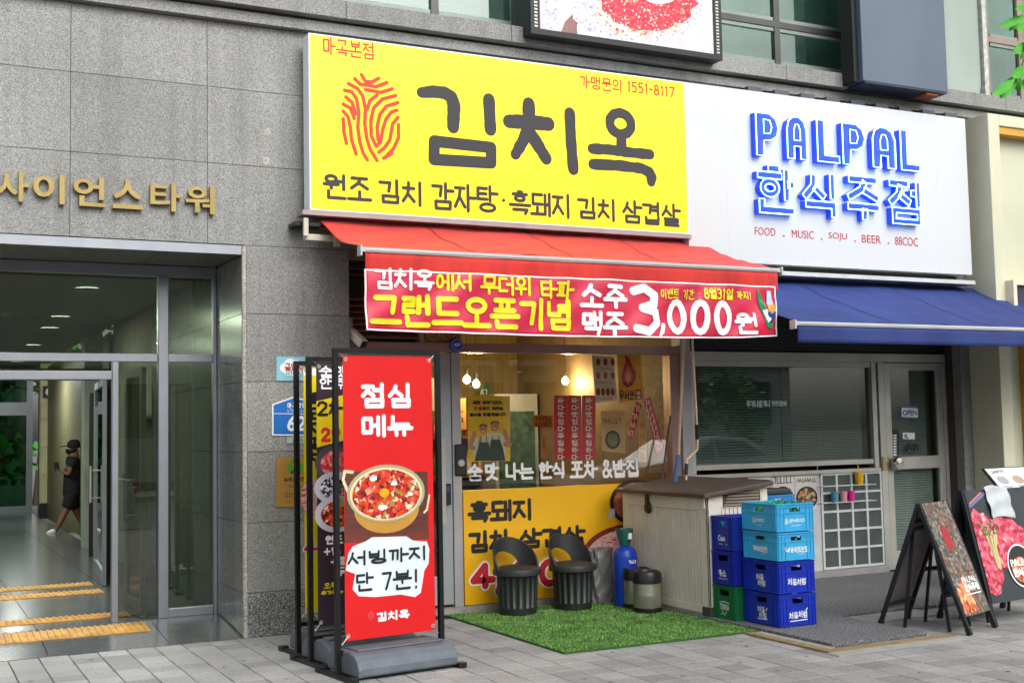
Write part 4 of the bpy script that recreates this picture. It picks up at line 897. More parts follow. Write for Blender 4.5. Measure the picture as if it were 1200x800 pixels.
# things fixed on the front
def poster(name, label, cat, q, Y, base, draw=None, mats=None, thick=.003):
    """flat printed sheet at depth Y, corners given as seen: tl tr br bl"""
    pl = facing(Y); pts = [pl.px(*p) for p in (q[3], q[2], q[1], q[0])]; m = MB(); m.poly(pl, pts, -thick, 0, 0)
    cxm = sum(p[0] for p in pts)/4; czm = min(p[1] for p in pts); t = thing(name, label, cat, (cxm, Y, czm)); m.done('sheet', base, t)
    if draw: d = MB(); draw(d, pl); d.done('print', mats, t)
    return t
c = F(535.5, 404, SF-.06)
ab = thing('round_alarm_badge', 'round blue alarm company badge on the beam above the restaurant door', 'badge', (c.x, SF-.06, c.z))
MB().lathe([(0, .012), (.052, .01), (.06, .0), (.06, -.02), (0, -.02)], (c.x, SF-.055, c.z), 28, axis=Matrix.Rotation(R(90), 3, 'X')).done('disc', mat('badge_blue', '#1f3f9c', .3), ab)
m = MB(); plq = facing(SF-.069); font(m, plq, 'ADT', c.x-.03, c.z-.014, c.x+.03, c.z+.014, off=.0005, bold=.02, m=0); m.ring(plq, c.x, c.z, .05, .05, .0025, 0, 1); m.done('print', [WHI, mat('badge_light', '#7f9fe0', .4)], ab)
c = F(540, 538, SF-.04)
kb = thing('intercom_box', 'black intercom box on the pale post beside the restaurant window', 'intercom', (c.x, SF-.04, c.z))
MB().box(c.x-.055, c.x+.055, SF-.055, SF-.031, c.z-.14, c.z+.13).done('case', black, kb, bevel=.012)
MB().lathe([(0, .004), (.028, .004), (.032, 0), (.0, 0)], (c.x, SF-.056, c.z-.03), 20, axis=Matrix.Rotation(R(90), 3, 'X')).done('dial', steel, kb)
# security camera on a beige box
c = F(407, 386, SF-.08)
sc_ = thing('security_camera', 'cream bullet security camera on a beige junction box beside the louvre', 'security camera', (c.x, SF-.1, c.z))
MB().box(c.x-.06, c.x+.045, SF-.09, SF-.021, c.z-.09, c.z+.1).done('junction_box', mat('beige_box', '#ab8f70', .6), sc_, bevel=.006)
u = (F(426, 401, SF-.32)-F(412, 388, SF-.2)).normalized(); p = F(412, 390, SF-.16)
MB().tube([(c.x, SF-.09, c.z-.03), p-u*.02], .014, 8).done('arm', white, sc_)
MB().bar(p-u*.03, p+u*.17, .075, .07).done('body', mat('camera_cream', '#c9c3b4', .4), sc_, bevel=.012); MB().bar(p+u*.171, p+u*.176, .06, .055).done('lens_face', black, sc_)
# ------------------------------------------------------------------ restaurant interior
wallw = ramp_mat('shop_wall_wood', [(0, '#43391a'), (.5, '#75642c'), (1, '#94823c')], 4, 'noise', .6, stretch=(6, 1, 1))
MB().box(3.3, 6.7, 13.2, 13.3, 0, 3.1).done('shop_back_wall', wallw, kind='structure')
MB().box(3.2, 3.3, SF+.1, 13.2, 0, 3.1).box(6.7, 6.8, SF+.1, 13.2, 0, 3.1).done('shop_side_wall', mat('shop_side', '#6c5a3c', .7, var=.1), kind='structure')
MB().box(3.3, 6.7, SF+.1, 13.2, .0, .04).done('shop_floor', mat('shop_floor', '#4c4136', .35), kind='structure')
MB().box(3.3, 6.7, SF+.1, 13.2, 3.08, 3.14).done('shop_ceiling', mat('shop_ceiling', '#5d5448', .8), kind='structure')
bulb = mat('warm_bulb', '#fff3d0', .4, emit='#ffdf9a', es=22)
proto = None
for i, (x, y, Y, lab) in enumerate([(547, 445, 11.6, 'glowing round bulb, left one of the close pair seen in the restaurant window'), (558, 450, 12.0, 'glowing round bulb, right one of the close pair seen in the restaurant window'), (662.5, 446.5, 11.8, 'single glowing round bulb above the red striped posters in the window'), (-1, -1, 0, 'warm wall bulb glimpsed through the entrance side pane')]):
    if Y == 0: continue
    p = F(x, y, Y); L_ = thing('pendant_lamp', lab, 'lamp', (p.x, p.y, p.z), 'bare bulbs hanging in the restaurant')
    MB().lathe([(0, -.04), (.025, -.033), (.039, -.008), (.036, .018), (.02, .042), (.0, .056)], p, 20).done('bulb', bulb, L_)
    MB().tube([(p.x, p.y, p.z+.055), (p.x, p.y, p.z+.12)], .02, 10).tube([(p.x, p.y, p.z+.12), (p.x, p.y, 3.08)], .004, 5).done('cord', black, L_)
    ld = bpy.data.lights.new('bulb_light', 'POINT'); ld.energy = 24; ld.color = (1, .72, .38); ld.shadow_soft_size = .06
    lo = bpy.data.objects.new('bulb_light', ld); COL.objects.link(lo); lo.location = p+Vector((0, -.09, -.03)); 
# counters, shelf and boxes inside
wood = mat('table_wood', '#6b4a2a', .45, var=.1)
def table(x, y, lab):
    t = thing('dining_table', lab, 'table', (x, y, .04)); MB().box(x-.4, x+.4, y-.35, y+.35, .74, .77).done('tabletop', wood, t, bevel=.005)
    for sx in (-1, 1):
        for sy in (-1, 1): MB().box(x+sx*.35-.02, x+sx*.35+.02, y+sy*.3-.02, y+sy*.3+.02, .04, .739).done('leg', dark, t)
table(4.9, 10.6, 'wooden dining table inside the restaurant just behind the window, left'); table(6.0, 11.2, 'wooden dining table inside the restaurant farther right')
sh = thing('wall_shelf', 'shelf unit with jars on the back wall inside the restaurant', 'shelf', (5.2, 13.0, 1.0))
for z in (1.0, 1.45, 1.9): MB().box(4.4, 6.4, 12.9, 13.19, z, z+.03).done('board', wood, sh)
jm = [mat('jar_%d' % i, c, .3) for i, c in enumerate(('#2f6b3c', '#b8862c', '#a02a22', '#d4cdb8', '#3b5a8c'))]
ORD = 'first second third fourth fifth sixth seventh eighth ninth tenth eleventh twelfth thirteenth'.split()
for i in range(26):
    ci = random.randrange(5); x = 4.5+i % 13*.145; z = 1.03+(i//13)*.45; r_ = random.uniform(.03, .05); h_ = random.uniform(.16, .3)
    tag(MB().lathe([(r_, 0), (r_, h_*.6), (r_*.4, h_*.85), (r_*.4, h_)], (x, 13.02, z), 10).done('bottle', jm[ci]), '%s bottle, %s from the left on the %s board of the back shelf' % (('green','amber','dark red','cream','blue')[ci], ORD[i % 13], ('lower','upper')[i//13]), 'bottle', 'bottles on the back shelf')
b_ = MB().box(3.9, 5.6, 13.1, 13.19, 2.3, 2.75).done('menu_board', mat('menu_board_yellow', '#a58524', .6)); tag(b_, 'wide yellow menu board high on the restaurant back wall', 'menu board')
ct = thing('service_counter', 'dark wood service counter at the back left inside the restaurant', 'counter', (4.6, 12.3, .04)); MB().box(3.7, 5.3, 12.1, 12.6, .04, 1.0).done('cabinet', mat('counter_wood', '#4a3424', .5, var=.15), ct); MB().box(3.66, 5.34, 12.05, 12.64, 1.0, 1.04).done('top', wood, ct)
fg = thing('drinks_fridge', 'tall glass fronted drinks fridge inside the restaurant', 'fridge', (6.4, 12.6, .04)); MB().box(6.1, 6.65, 12.6, 13.15, .04, 1.95).done('cabinet', mat('fridge_grey', '#8d949a', .4), fg); MB().box(6.14, 6.6, 12.585, 12.599, .3, 1.75).done('door', mat('fridge_glass', '#3d5a50', .1, var=.3, scale=14), fg)
rw = random.Random(9)
for i in range(9):
    x = 4.0+i*.27; z = rw.choice((1.55, 1.75, 2.0)); c_ = ('#a03024', '#c9a23a', '#3c6a40', '#b8b0a0', '#6a3a24', '#8c6a2a')[i % 6]; y = 11.0+.22*i if i % 2 else 13.17
    q = thing('hanging_menu', '%s paper menu, %s from the left among those hung inside the restaurant' % (('red','yellow','green','pale','brown','tan')[i % 6], ORD[i]), 'menu', (x, y, z)); MB().box(x, x+.16, y, y+.008, z, z+.34).done('sheet', mat('hang_'+c_[1:], c_, .6), q)
    d = MB(); pq = facing(y-.001); squig(d, pq, 2, x+.03, z+.2, x+.13, z+.27, .006); squig(d, pq, 4, x+.03, z+.08, x+.13, z+.13, .004); d.done('print', BLK if i % 2 else WHI, q)
for x, y, lab in ((4.5, 10.2, 'wooden chair inside the restaurant left of the front table'), (5.4, 10.9, 'wooden chair inside the restaurant between the two tables')):
    q = thing('dining_chair', lab, 'chair', (x, y, .04)); MB().box(x-.2, x+.2, y-.2, y+.2, .45, .48).done('seat', wood, q); MB().box(x-.2, x+.2, y+.17, y+.2, .55, .92).done('backrest', wood, q)
    for sx in (-1, 1):
        for sy_ in (-1, 1): MB().box(x+sx*.17-.015, x+sx*.17+.015, y+sy_*.17-.015, y+sy_*.17+.015, .04, .449).done('leg', dark, q)
# posters behind the window glass
YP = SF+.032
skin_p = mat('skin_print', '#c98a6c', .6); apr = mat('apron_print', '#2b3d3c', .6); shr = mat('shirt_print', '#d9d2c8', .6)
def two_men(d, pl):
    Q = lambda x, y: pl.px(535+x/7.62, 455+y/7.62)
    for s, x0, x1, y, c in (('배만 채우기보다,', 148, 415, 140, 0), ('마음', 155, 228, 192, 1), ('까지 채우는', 232, 415, 192, 0), ('음식을 만들겠습니다.', 118, 452, 246, 0)):
        a0, b0 = Q(x0, y); a1, b1 = Q(x1, y-28); write(d, pl, s, a0, b0, a1, b1, .0042, off=.001, m=c, gap=.1)
    P = lambda l: [Q(*p) for p in l]
    for p in ([(150,470),(205,430),(210,600),(165,650),(150,560)], [(200,440),(300,400),(385,395),(420,430),(440,500),(430,640),(180,640)]): d.poly(pl, P(p), .001, m=4)
    for l, w_ in (([(158,405),(120,520),(150,530)], .02), ([(430,385),(470,500),(435,500)], .021)): stroke(d, pl, P(l), w_, .002, 2)
    d.poly(pl, P([(210,480),(285,480),(295,540),(320,645),(160,645),(175,580)]), .0040, m=3); d.poly(pl, P([(310,455),(385,455),(415,540),(435,645),(285,645),(290,540)]), .0045, m=3)
    for x, y, r_ in ((237, 365, 33), (340, 340, 35)):
        c = Q(x, y); e = Q(x+r_, y-r_*1.25); d.disc(pl, c[0], c[1], e[0]-c[0], e[1]-c[1], .005, 2, 20); c2 = Q(x, y-25); d.disc(pl, c2[0], c2[1], e[0]-c[0]+.002, (e[1]-c[1])*.6, .0045, 5, 20)
        for dx in (-11, 11): stroke(d, pl, [Q(x+dx-5, y), Q(x+dx+5, y)], .0015, .006, 5)
        stroke(d, pl, [Q(x-10, y+16), Q(x, y+20), Q(x+10, y+16)], .002, .006, 6)
    for x, y in ((158, 400), (430, 385)): c = Q(x, y); d.disc(pl, c[0], c[1], .022, .02, .005, 2, 12)
    for x in (215, 265, 318, 375): stroke(d, pl, [Q(x, 425), Q(x+2, 485)], .004, .004, 3)
poster('apron_poster', 'yellow window poster of two smiling people in dark aprons raising fists', 'poster', [(548,463),(597.5,464),(598,540),(548.5,541)], YP, mat('poster_yellow', '#f5c818', .5), two_men, [BLK, RED, skin_p, apr, shr, BLK, WHI])
for k, (x0, lab) in enumerate(((649.3, 'leftmost of three joined red vertical posters with white letters in the window'), (665.5, 'middle one of three joined red vertical posters in the window'), (682, 'rightmost of three joined red vertical posters in the window'))):
    def vr(d, pl, x0=x0):
        for i, ch in enumerate('싸다맛있다푸짐하다'):
            y = 472+i*8.3; wpx(d, pl, ch, x0+4.5, y, x0+11.5, y-6, .0042, off=.001)
    poster('red_strip_poster', lab, 'poster', [(x0,463),(x0+15.9,463.3),(x0+16.1,538),(x0+.2,538.3)], YP, mat('strip_red', '#cc1e2c', .5), vr, WHI)
def ovals(d, pl):
    for j, (y, n) in enumerate(((424, 3), (440, 3), (459, 4))):
        for i in range(n): c = pl.px(701+i*(17/(n-1)), y); d.disc(pl, c[0], c[1], .022, .034 if j < 2 else .036, .001, j % 2, 16)
        a0, b0 = pl.px(698, y+9); a1, b1 = pl.px(718, y+6.5); squig(d, pl, 8, a0, b0, a1, b1, .002, off=.001, m=2)
poster('menu_poster', 'pale pink menu poster with rows of oval food pictures, top of the window', 'poster', [(693.5,416),(719,418),(723.5,469),(698,472)], YP, mat('poster_pale', '#dfc9b4', .5), ovals, [mat('food_brown', '#8c3a22', .5), mat('food_red', '#a8442a', .5), BLK])
def flame(d, pl):
    q = lambda l: [pl.px(723+x, 415+y) for x, y in l]
    for pts, mm, o in (([(9,0),(15,5),(18,14),(22,21),(22,29),(18,36),(12,39),(7,35),(5,27),(7,18),(10,9)], 0, .001), ([(12,10),(15,17),(18,22),(18,29),(13,36),(9,31),(8,24),(11,17)], 1, .0016), ([(13,20),(16,27),(13,34),(10,28)], 2, .0022)): d.poly(pl, q(pts), o, m=mm)
    wpx(d, pl, '무서운', 726, 468, 743, 458, .0055, off=.001, m=3); a, b = pl.px(744.5, 468); c, e = pl.px(751.5, 456); d.poly(pl, [(a, b), (c, b), (c, e), (a, e)], .001, m=0); wpx(d, pl, '불', 745.5, 466.5, 750.5, 458, .0035, off=.003, m=4)
poster('flame_poster', 'orange poster with a red flame and black letters in the upper window corner', 'poster', [(723,415),(751,416.5),(754.5,467.5),(725.5,472)], YP, mat('poster_orange', '#f0a81c', .5), flame, [mat('flame_red', '#b01f2c', .5), mat('flame_orange', '#e0602a', .5), mat('flame_pale', '#f0a060', .5), BLK, WHI])
def bowlp(d, pl):
    c = pl.px(718, 515); d.disc(pl, c[0], c[1], .08, .085, .001, 0); d.disc(pl, c[0], c[1], .06, .065, .0016, 1); spx(d, pl, 7, 706, 496, 728, 490, .0032, off=.001, m=2)
poster('beige_food_poster', 'faded beige food poster below the pale menu poster in the window', 'poster', [(704,481.5),(732.5,481),(733,531),(705.5,528)], YP, mat('poster_beige', '#cba275', .5), bowlp, [BLK, ramp_mat('dish_print', [(0, '#3a2a20'), (.5, '#7a7048'), (1, '#8fa0b8')], 25, 'noise'), BLK])
def rib(txt, p0, p1, wd):
    def f(d, pl):
        for i, ch in enumerate(txt):
            t = (i+.5)/len(txt); x = p0[0]+(p1[0]-p0[0])*t; y = p0[1]+(p1[1]-p0[1])*t; spx(d, pl, 2, x-wd*.36, y+3.1, x+wd*.36, y-3.1, .0035, off=.001)
    return f
poster('red_ribbon_poster', 'slanting red ribbon poster leaning left at the right side of the window', 'poster', [(745.5,470),(752,474),(741,516),(735,513)], YP, mat('strip_red', ''), rib('안주맛집', (749,473), (738,513), 8), WHI)
poster('red_ribbon_poster', 'long slanting red ribbon poster leaning right at the window edge', 'poster', [(754.5,468),(762,464),(779.5,525),(770,530)], YP, mat('strip_red', ''), rib('오늘은여기서먹자', (758,468), (775,527), 9), WHI)
poster('yellow_strip_poster', 'narrow vertical yellow strip poster with red letters between two red ribbons', 'poster', [(748.5,492.5),(757.5,492.5),(757.5,541.5),(749,541)], YP, mat('poster_tan', '#c99a5a', .5), rib('원조맛집', (753,494), (753.2,540), 8.5), RED)
poster('yellow_notice', 'small dull yellow notice hanging inside the window left of the red posters', 'poster', [(624,486),(648,487),(648,501),(624,500)], YP+.4, mat('notice_yellow', '#b08c34', .6), lambda d, pl: (spx(d, pl, 5, 627, 493, 646, 488.5, .003, off=.001), spx(d, pl, 6, 627, 499, 646, 495, .003, off=.001)), BLK)
poster('hanging_menu_strip', 'thin yellow strip hanging low inside the window beside the notice', 'poster', [(634,512),(641,512),(641,537),(634,537)], YP+.3, mat('notice_gold', '#c7a024', .6), lambda d, pl: [spx(d, pl, 1, 635.5, 519+i*7, 639.5, 514+i*7, .003, off=.001) for i, ch in enumerate('국밥')], BLK)
# ------------------------------------------------------------------ bar shopfront
bf = thing('bar_shopfront', 'brushed steel bar front with blinds behind the window, under the blue awning', 'shopfront', (8.4, SF, 0))
m = MB()
m.box(6.71, 10.0, SF-.03, SF+.08, 2.165, 2.25)                      # header
m.box(6.71, 6.76, SF-.01, SF+.08, 1.08, 2.163).box(8.97, 9.03, SF-.02, SF+.08, 1.08, 2.163)
m.box(6.762, 8.968, SF-.008, SF+.07, 2.11, 2.163).box(6.762, 8.968, SF-.008, SF+.07, 1.12, 1.17).box(6.71, 9.03, SF-.04, SF+.06, 1.04, 1.078)
m.box(9.05, 9.13, SF-.03, SF+.08, 0.03, 2.163).box(9.955, 10.0, SF-.03, SF+.08, .03, 2.163)
m.done('frame', steel, bf, bevel=.003)
MB().box(10.003, 10.05, SF-.1, SF+.1, 0, 3.05).done('dark_jamb', mat('brown_jamb', '#3b3733', .6), bf)
MB().box(6.762, 8.968, SF+.03, SF+.036, 1.17, 2.11).done('window_pane', gl_bar, bf)
slat = mat('blind_slat', '#bcc3bf', .55, var=.05)
def blinds(x0, x1, z0, z1, step=.026):
    m = MB(); z = z0
    while z < z1: m.add([(x0, SF+.078, z), (x1, SF+.078, z), (x1, SF+.088, z+.021), (x0, SF+.088, z+.021)], [(0,1,2,3)]); z += step
    for x in (x0+.2, (x0+x1)/2, x1-.2): m.box(x-.002, x+.002, SF+.072, SF+.074, z0, z1)
    return m
blinds(6.78, 7.86, 1.17, 2.11).done('blind', slat, bf, kind='stuff'); blinds(7.87, 8.9, 1.17, 2.11).done('blind', slat, bf, kind='stuff')
MB().box(6.72, 10, SF+1.2, SF+1.3, 0, 3.05).box(6.72, 10, SF+.1, SF+1.2, 3.0, 3.05).done('inner_wall', mat('bar_dark', '#35383a', .8), bf)
z = 2.27
while z < 3.04: MB().box(6.71, 10.0, SF+.02, SF+.05, z, z+.03).done('shutter_slat', mat('shutter_dark', '#2b2d2e', .5, .3), bf); z += .034
MB().box(6.71, 10, SF+.051, SF+.06, 2.25, 3.05).done('shutter_backing', black, bf)
MB().box(6.71, 8.26, SF-.005, SF+.05, .0, 1.038).done('lower_wall', mat('lower_wall_white', '#b9bab8', .5, var=.06), bf)
MB().box(6.71, 9.05, SF-.08, SF+.08, 0, .085).done('base_kerb', mat('base_grey', '#8f8f8d', .6, var=.1), bf)
# grid of wired glass
gx0, gx1, gz0, gz1 = 8.26, 9.04, .10, 1.03; gm = mat('wired_glass', '#6c7370', .25, var=.1, scale=3)
m = MB(); NX, NZ = 4, 5
for i in range(NX+1): x = gx0+(gx1-gx0)*i/NX; m.box(x-.012, x+.012, SF-.02, SF+.02, gz0, gz1)
for j in range(NZ+1): z = gz0+(gz1-gz0)*j/NZ; m.box(gx0-.012, gx1+.012, SF-.018, SF+.018, z-.011, z+.011)
gr = m.done('grid_window', mat('grid_white', '#c3c8ca', .4), bf)
for i in range(NX):
    for j in range(NZ):
        a, b = gx0+(gx1-gx0)*i/NX+.012, gx0+(gx1-gx0)*(i+1)/NX-.012; c, d = gz0+(gz1-gz0)*j/NZ+.011, gz0+(gz1-gz0)*(j+1)/NZ-.011
        q = MB().box(a, b, SF+.0, SF+.006, c, d)
        for k in range(1, 12): q.box(a, b, SF-.002, SF-.0002, c+(d-c)*k/12-.0015, c+(d-c)*k/12+.0015, 1).box(a+(b-a)*k/12-.0015, a+(b-a)*k/12+.0015, SF-.0045, SF-.0025, c, d, 1)
        q.done('pane', [gm, mat('wire_grey', '#4f5654', .5)], gr)
# bar door
bd = MB().box(9.14, 9.22, SF-.02, SF+.03, .03, 2.155).box(9.87, 9.95, SF-.02, SF+.03, .03, 2.155).box(9.22, 9.87, SF-.018, SF+.028, 2.08, 2.155).box(9.22, 9.87, SF-.018, SF+.028, 1.05, 1.18).box(9.22, 9.87, SF-.018, SF+.028, .03, .22).done('door', steel, bf, bevel=.003)
for z0, z1 in ((1.18, 2.08), (.22, 1.05)):
    MB().box(9.222, 9.868, SF+0, SF+.006, z0, z1).done('pane', gl_bar, bd); blinds(9.24, 9.80 if z0 > 1 else 9.86, z0, z1).done('blind', mat('blind_light', '#dde1df', .5), bf, kind='stuff')
p = F(1051, 543, SF-.07); RX = Matrix.Rotation(R(90), 3, 'X')
MB().lathe([(.0, .045), (.06, .04), (.075, .02), (.075, -.005), (.05, -.02), (.03, -.05), (0, -.05)], p, 28, axis=RX).done('handle', mat('chrome', '#c9c6bf', .15, 1), bd)
p = F(1037, 543, SF-.04); MB().box(p.x-.03, p.x+.02, SF-.045, SF-.021, p.z-.07, p.z+.07).done('lock_plate', mat('brass', '#b3a06a', .35, .8), bd, bevel=.003)
def op(d, pl): fpx(d, pl, 'OPEN', 1058, 487, 1074, 479, off=.001, bold=.03)
t = poster('open_sign', 'small white OPEN sign with blue edges hanging on the bar door', 'sign', [(1056.5,475.5),(1075.5,476.5),(1075.5,490.5),(1056.5,489.5)], SF-.004, mat('open_blue', '#2e86b8', .5), None)
d = MB(); pl = facing(SF-.0045); d.poly(pl, [pl.px(*p) for p in ((1056.5,488),(1075.5,489),(1075.5,478.5),(1056.5,477.5))], .0003, m=0); fpx(d, pl, 'OPEN', 1058, 486.8, 1074, 480, off=.001, bold=.03, m=1); d.done('print', [WHI, mat('navy_ink', '#1c2a6a', .5)], t)
def tbl(d, pl):
    for i in range(8):
        for j in range(2): a, b = pl.px(1042.5+j*4.5, 507+i*3.2+4); c, e = pl.px(1046+j*4.5, 507+i*3.2+2); d.poly(pl, [(a, b), (c, b), (c, e), (a, e)], .001)
poster('hours_sign', 'black opening hours table sticker on the glass of the bar door', 'sticker', [(1038,502),(1053.5,502.5),(1053.5,533),(1039,532)], SF-.004, black, tbl, WHI)
poster('notice_sticker', 'small white two-letter sticker beside the black hours table on the bar door', 'sticker', [(1058,506.5),(1072,507),(1072,514.5),(1058,514)], SF-.004, WHI, lambda d, pl: spx(d, pl, 2, 1060, 513, 1064.5, 508.5, .005, off=.001), BLK)
m = MB(); pl = facing(SF-.004); a, b = pl.px(1059, 531); c, d_ = pl.px(1078, 516.5); stroke(m, pl, [(a, b), (c, b), (c, d_), (a, d_), (a, b)], .003, .001); write(m, pl, '외부', a+.05, d_-.08, c-.05, d_-.02, .006); write(m, pl, '음식금지', a+.02, b+.025, c-.02, b+.085, .006)
tag(m.done('outlined_sticker', BLK), 'black outlined lettering sticker low on the upper glass of the bar door', 'sticker')
m = MB(); pl = facing(SF+.028); wpx(m, pl, '주거니받거니', 875, 476.5, 902, 469.5, .006); wpx(m, pl, '팔팔한식', 904.5, 475, 921.5, 470, .007); m.done('window_lettering', mat('mint_ink', '#b8d8cc', .5), bf)
# two food posters below the bar window
stew = ramp_mat('stew_print', [(0, '#5a0f0c'), (.25, '#a31d12'), (.45, '#d8431c'), (.6, '#e8742c'), (.72, '#8c1a14'), (.8, '#f3dcc4'), (.9, '#6d9a3c'), (1, '#f7efe0')], 42, 'warp', .5, const=False)
def fp(cx_, cy, m1):
    def f(d, pl):
        c = pl.px(cx_, cy); e = pl.px(cx_+12, cy-14); d.disc(pl, c[0], c[1], e[0]-c[0], e[1]-c[1], .001, 0); d.disc(pl, c[0], c[1], (e[0]-c[0])*.84, (e[1]-c[1])*.84, .0016, 1)
        spx(d, pl, 6 if m1 else 8, cx_-11, cy-18 if not m1 else cy-17, cx_+11, cy-23 if not m1 else cy-25, .005 if m1 else .004, off=.001, m=2)
    return f
poster('stew_poster', 'white poster of an orange stew bowl under the bar window, left of the noodle poster', 'poster', [(904.5,556),(930,556.5),(930.5,596.5),(905,597)], SF-.009, mat('poster_white', '#cfcac4', .5), fp(917.5, 583, True), [BLK, stew, BLK])
poster('noodle_poster', 'white poster of a dark noodle dish under the bar window beside the grid', 'poster', [(932,556.5),(958,556),(958.5,596),(932.5,596.5)], SF-.009, mat('poster_white', ''), fp(945.5, 583, False), [BLK, ramp_mat('noodle_print', [(0, '#3a1d18'), (.4, '#6a2f22'), (.6, '#8c8a4a'), (.8, '#b8b890'), (1, '#b83a20')], 46, 'warp'), BLK])
poster('red_black_poster', 'dark poster with red blocks showing just above the storage box lid', 'poster', [(846,556.5),(876,556.5),(876,600),(846,600)], SF-.009, mat('poster_dark', '#3a1820', .5), lambda d, pl: d.poly(pl, [pl.px(*p) for p in ((849,585),(873,585),(873,559),(849,559))], .001), mat('poster_crimson', '#a01a30', .5))
poster('white_poster', 'plain pale poster between the dark red poster and the stew poster', 'poster', [(878,556.5),(902,556.5),(902,600),(878,600)], SF-.009, mat('poster_white', ''), lambda d, pl: spx(d, pl, 4, 881, 568, 898, 561, .005, off=.001), RED)
# hanging wire rack with cups
p0 = F(965, 549, SF-.12); p1 = F(1027, 567, SF-.12); p2 = F(1027, 586, SF-.12)
rk = thing('wire_rack', 'thin white wire rack hooked on the grid window with small cups', 'rack', (p0.x, SF-.1, p2.z))
m = MB(); x0, x1 = p0.x, F(1027, 570, SF-.12).x
for z in (p1.z, p2.z):
    for y in (SF-.03, SF-.12): m.tube([(x0, y, z), (x1, y, z)], .004, 6)
    for x in (x0, x1): m.tube([(x, SF-.03, z), (x, SF-.12, z)], .004, 6)
for x in (x0,): m.tube([(x, SF-.03, p2.z-.02), (x, SF-.03, p0.z+.02), (x, SF-.06, p0.z+.03)], .004, 6)
m.done('wire', mat('wire_white', '#c9cccd', .4), rk)
for x, z, cc, lab in ((979, p2.z, '#4d8aa0', 'blue-green cup on the lower wire rack, left of the pink cup'), (989, p2.z, '#c98a8f', 'pale pink cup in the middle of the lower wire rack'), (998, p2.z, '#d01c9a', 'bright magenta cup at the right of the lower wire rack')):
    p = F(x, 583, SF-.08); c_ = thing('cup', lab, 'cup', (p.x, SF-.075, z+.004)); MB().lathe([(.032, 0), (.037, .1), (.034, .1), (.03, .005)], (p.x, SF-.075, z+.004), 20).done('shell', mat('cup_'+cc[1:], cc, .4), c_)
p = F(1007.5, 565, SF-.08); c_ = thing('yellow_cup', 'yellow plastic cup with a straw on the upper wire rack', 'cup', (p.x, SF-.075, p1.z+.004))
MB().lathe([(.035, 0), (.047, .12), (.044, .12), (.033, .005)], (p.x, SF-.075, p1.z+.004), 20).done('shell', mat('cup_yellow', '#d8a81c', .35), c_); MB().tube([(p.x, SF-.075, p1.z+.02), (p.x-.01, SF-.075, p1.z+.2)], .005, 6).done('straw', mat('straw_yellow', '#e0b83a', .4), c_)
# ------------------------------------------------------------------ wall plates left of the restaurant
YG = D-.012
def plate_text(*lines):
    def f(d, pl):
        for s, x0, y0, x1, y1, w_, mm in lines: wpx(d, pl, s, x0, y0, x1, y1, w_, off=.001, m=mm)
    return f
skyb = mat('plate_sky', '#86bfd3', .4)
def cloud(d, pl):
    P = lambda l: [pl.px(*p) for p in l]
    for x, y, r_ in ((334, 431, 5.5), (340, 427, 6.5), (347, 428, 6), (354, 431, 6), (346, 434, 7), (338, 434, 5.5)): EPS[0] += 1; c = pl.px(x, y); d.disc(pl, c[0], c[1], .0078*r_, .0070*r_, .0004+.0003*(EPS[0] % 6), 0, 20)
    wpx(d, pl, '금연시설', 334, 433.5, 362, 426, .005, off=.003, m=1); spx(d, pl, 9, 335, 438, 358, 435, .0022, off=.003, m=2)
poster('no_smoking_plate', 'sky blue plate with a white cloud and red letters, topmost on the granite pier', 'sign', [(324,417.5),(366,418),(366,446),(324,446)], YG, skyb, cloud, [WHI, mat('plate_crimson', '#a83a52', .5), BLK], thick=.01)
a_ = thing('address_plate', 'blue house-shaped address plate with white number 62 on the granite pier', 'sign', (2.75, D, 1.5)); pl = facing(YG)
m = MB(); m.poly(pl, [pl.px(*p) for p in ((319,510),(368,510.5),(368,470.5),(344,464.5),(319,473.5))], -.01, 0); m.done('rim', WHI, a_)
m = MB(); m.poly(pl, [pl.px(*p) for p in ((320.5,508.5),(366.5,509),(366.5,471.5),(344,466.3),(320.5,474.5))], .0005, m=0); wpx(m, pl, '62', 337, 503.5, 357, 488.5, .011, off=.002, m=1, dig=.9, gap=.25); wpx(m, pl, '마곡중앙로', 337, 477.5, 364, 472, .003, off=.002, m=1); stroke(m, pl, [pl.px(321.5, 484.3), pl.px(366, 484.8)], .0025, .001, 1); spx(m, pl, 9, 337, 482, 361, 479, .0015, off=.002, m=1)
m.done('print', [mat('address_blue', '#2270c4', .35), WHI], a_)
poster('small_label', 'small pale label just under the blue address plate', 'label', [(336,511.5),(358,511.5),(358,519),(336,519)], YG, mat('label_grey', '#aeb0b0', .5), lambda d, pl: spx(d, pl, 5, 343, 517.5, 355, 514, .002), BLK)
def green(d, pl):
    c = pl.px(346.5, 547); d.disc(pl, c[0], c[1], .062, .062, .001, 0); d.poly(pl, [pl.px(*p) for p in ((339,553),(346,549),(353,553.5),(348,555.5),(343,555))], .002, m=1)
    stroke(d, pl, [pl.px(341, 541), pl.px(346, 547), pl.px(353, 541)], .004, .002, 2); stroke(d, pl, [pl.px(346, 547), pl.px(347, 554)], .004, .0025, 2)
    wpx(d, pl, '녹색건축인증', 333, 564, 361, 558.5, .0035, off=.001, m=1)
    for y in (568, 576, 580, 586): spx(d, pl, 12, 334 if y > 570 else 338, y+3, 361, y, .0016, off=.001, m=1)
poster('green_building_plate', 'gold plate with a green round leaf emblem, lowest plate on the granite pier', 'sign', [(324,535),(366,535.5),(366,593.5),(324,594)], YG, mat('plate_gold', '#b98f4e', .35, .5), green, [mat('leaf_green', '#3f8f2c', .4), mat('plate_brown', '#4a3a22', .6), mat('plate_gold', '')], thick=.012)
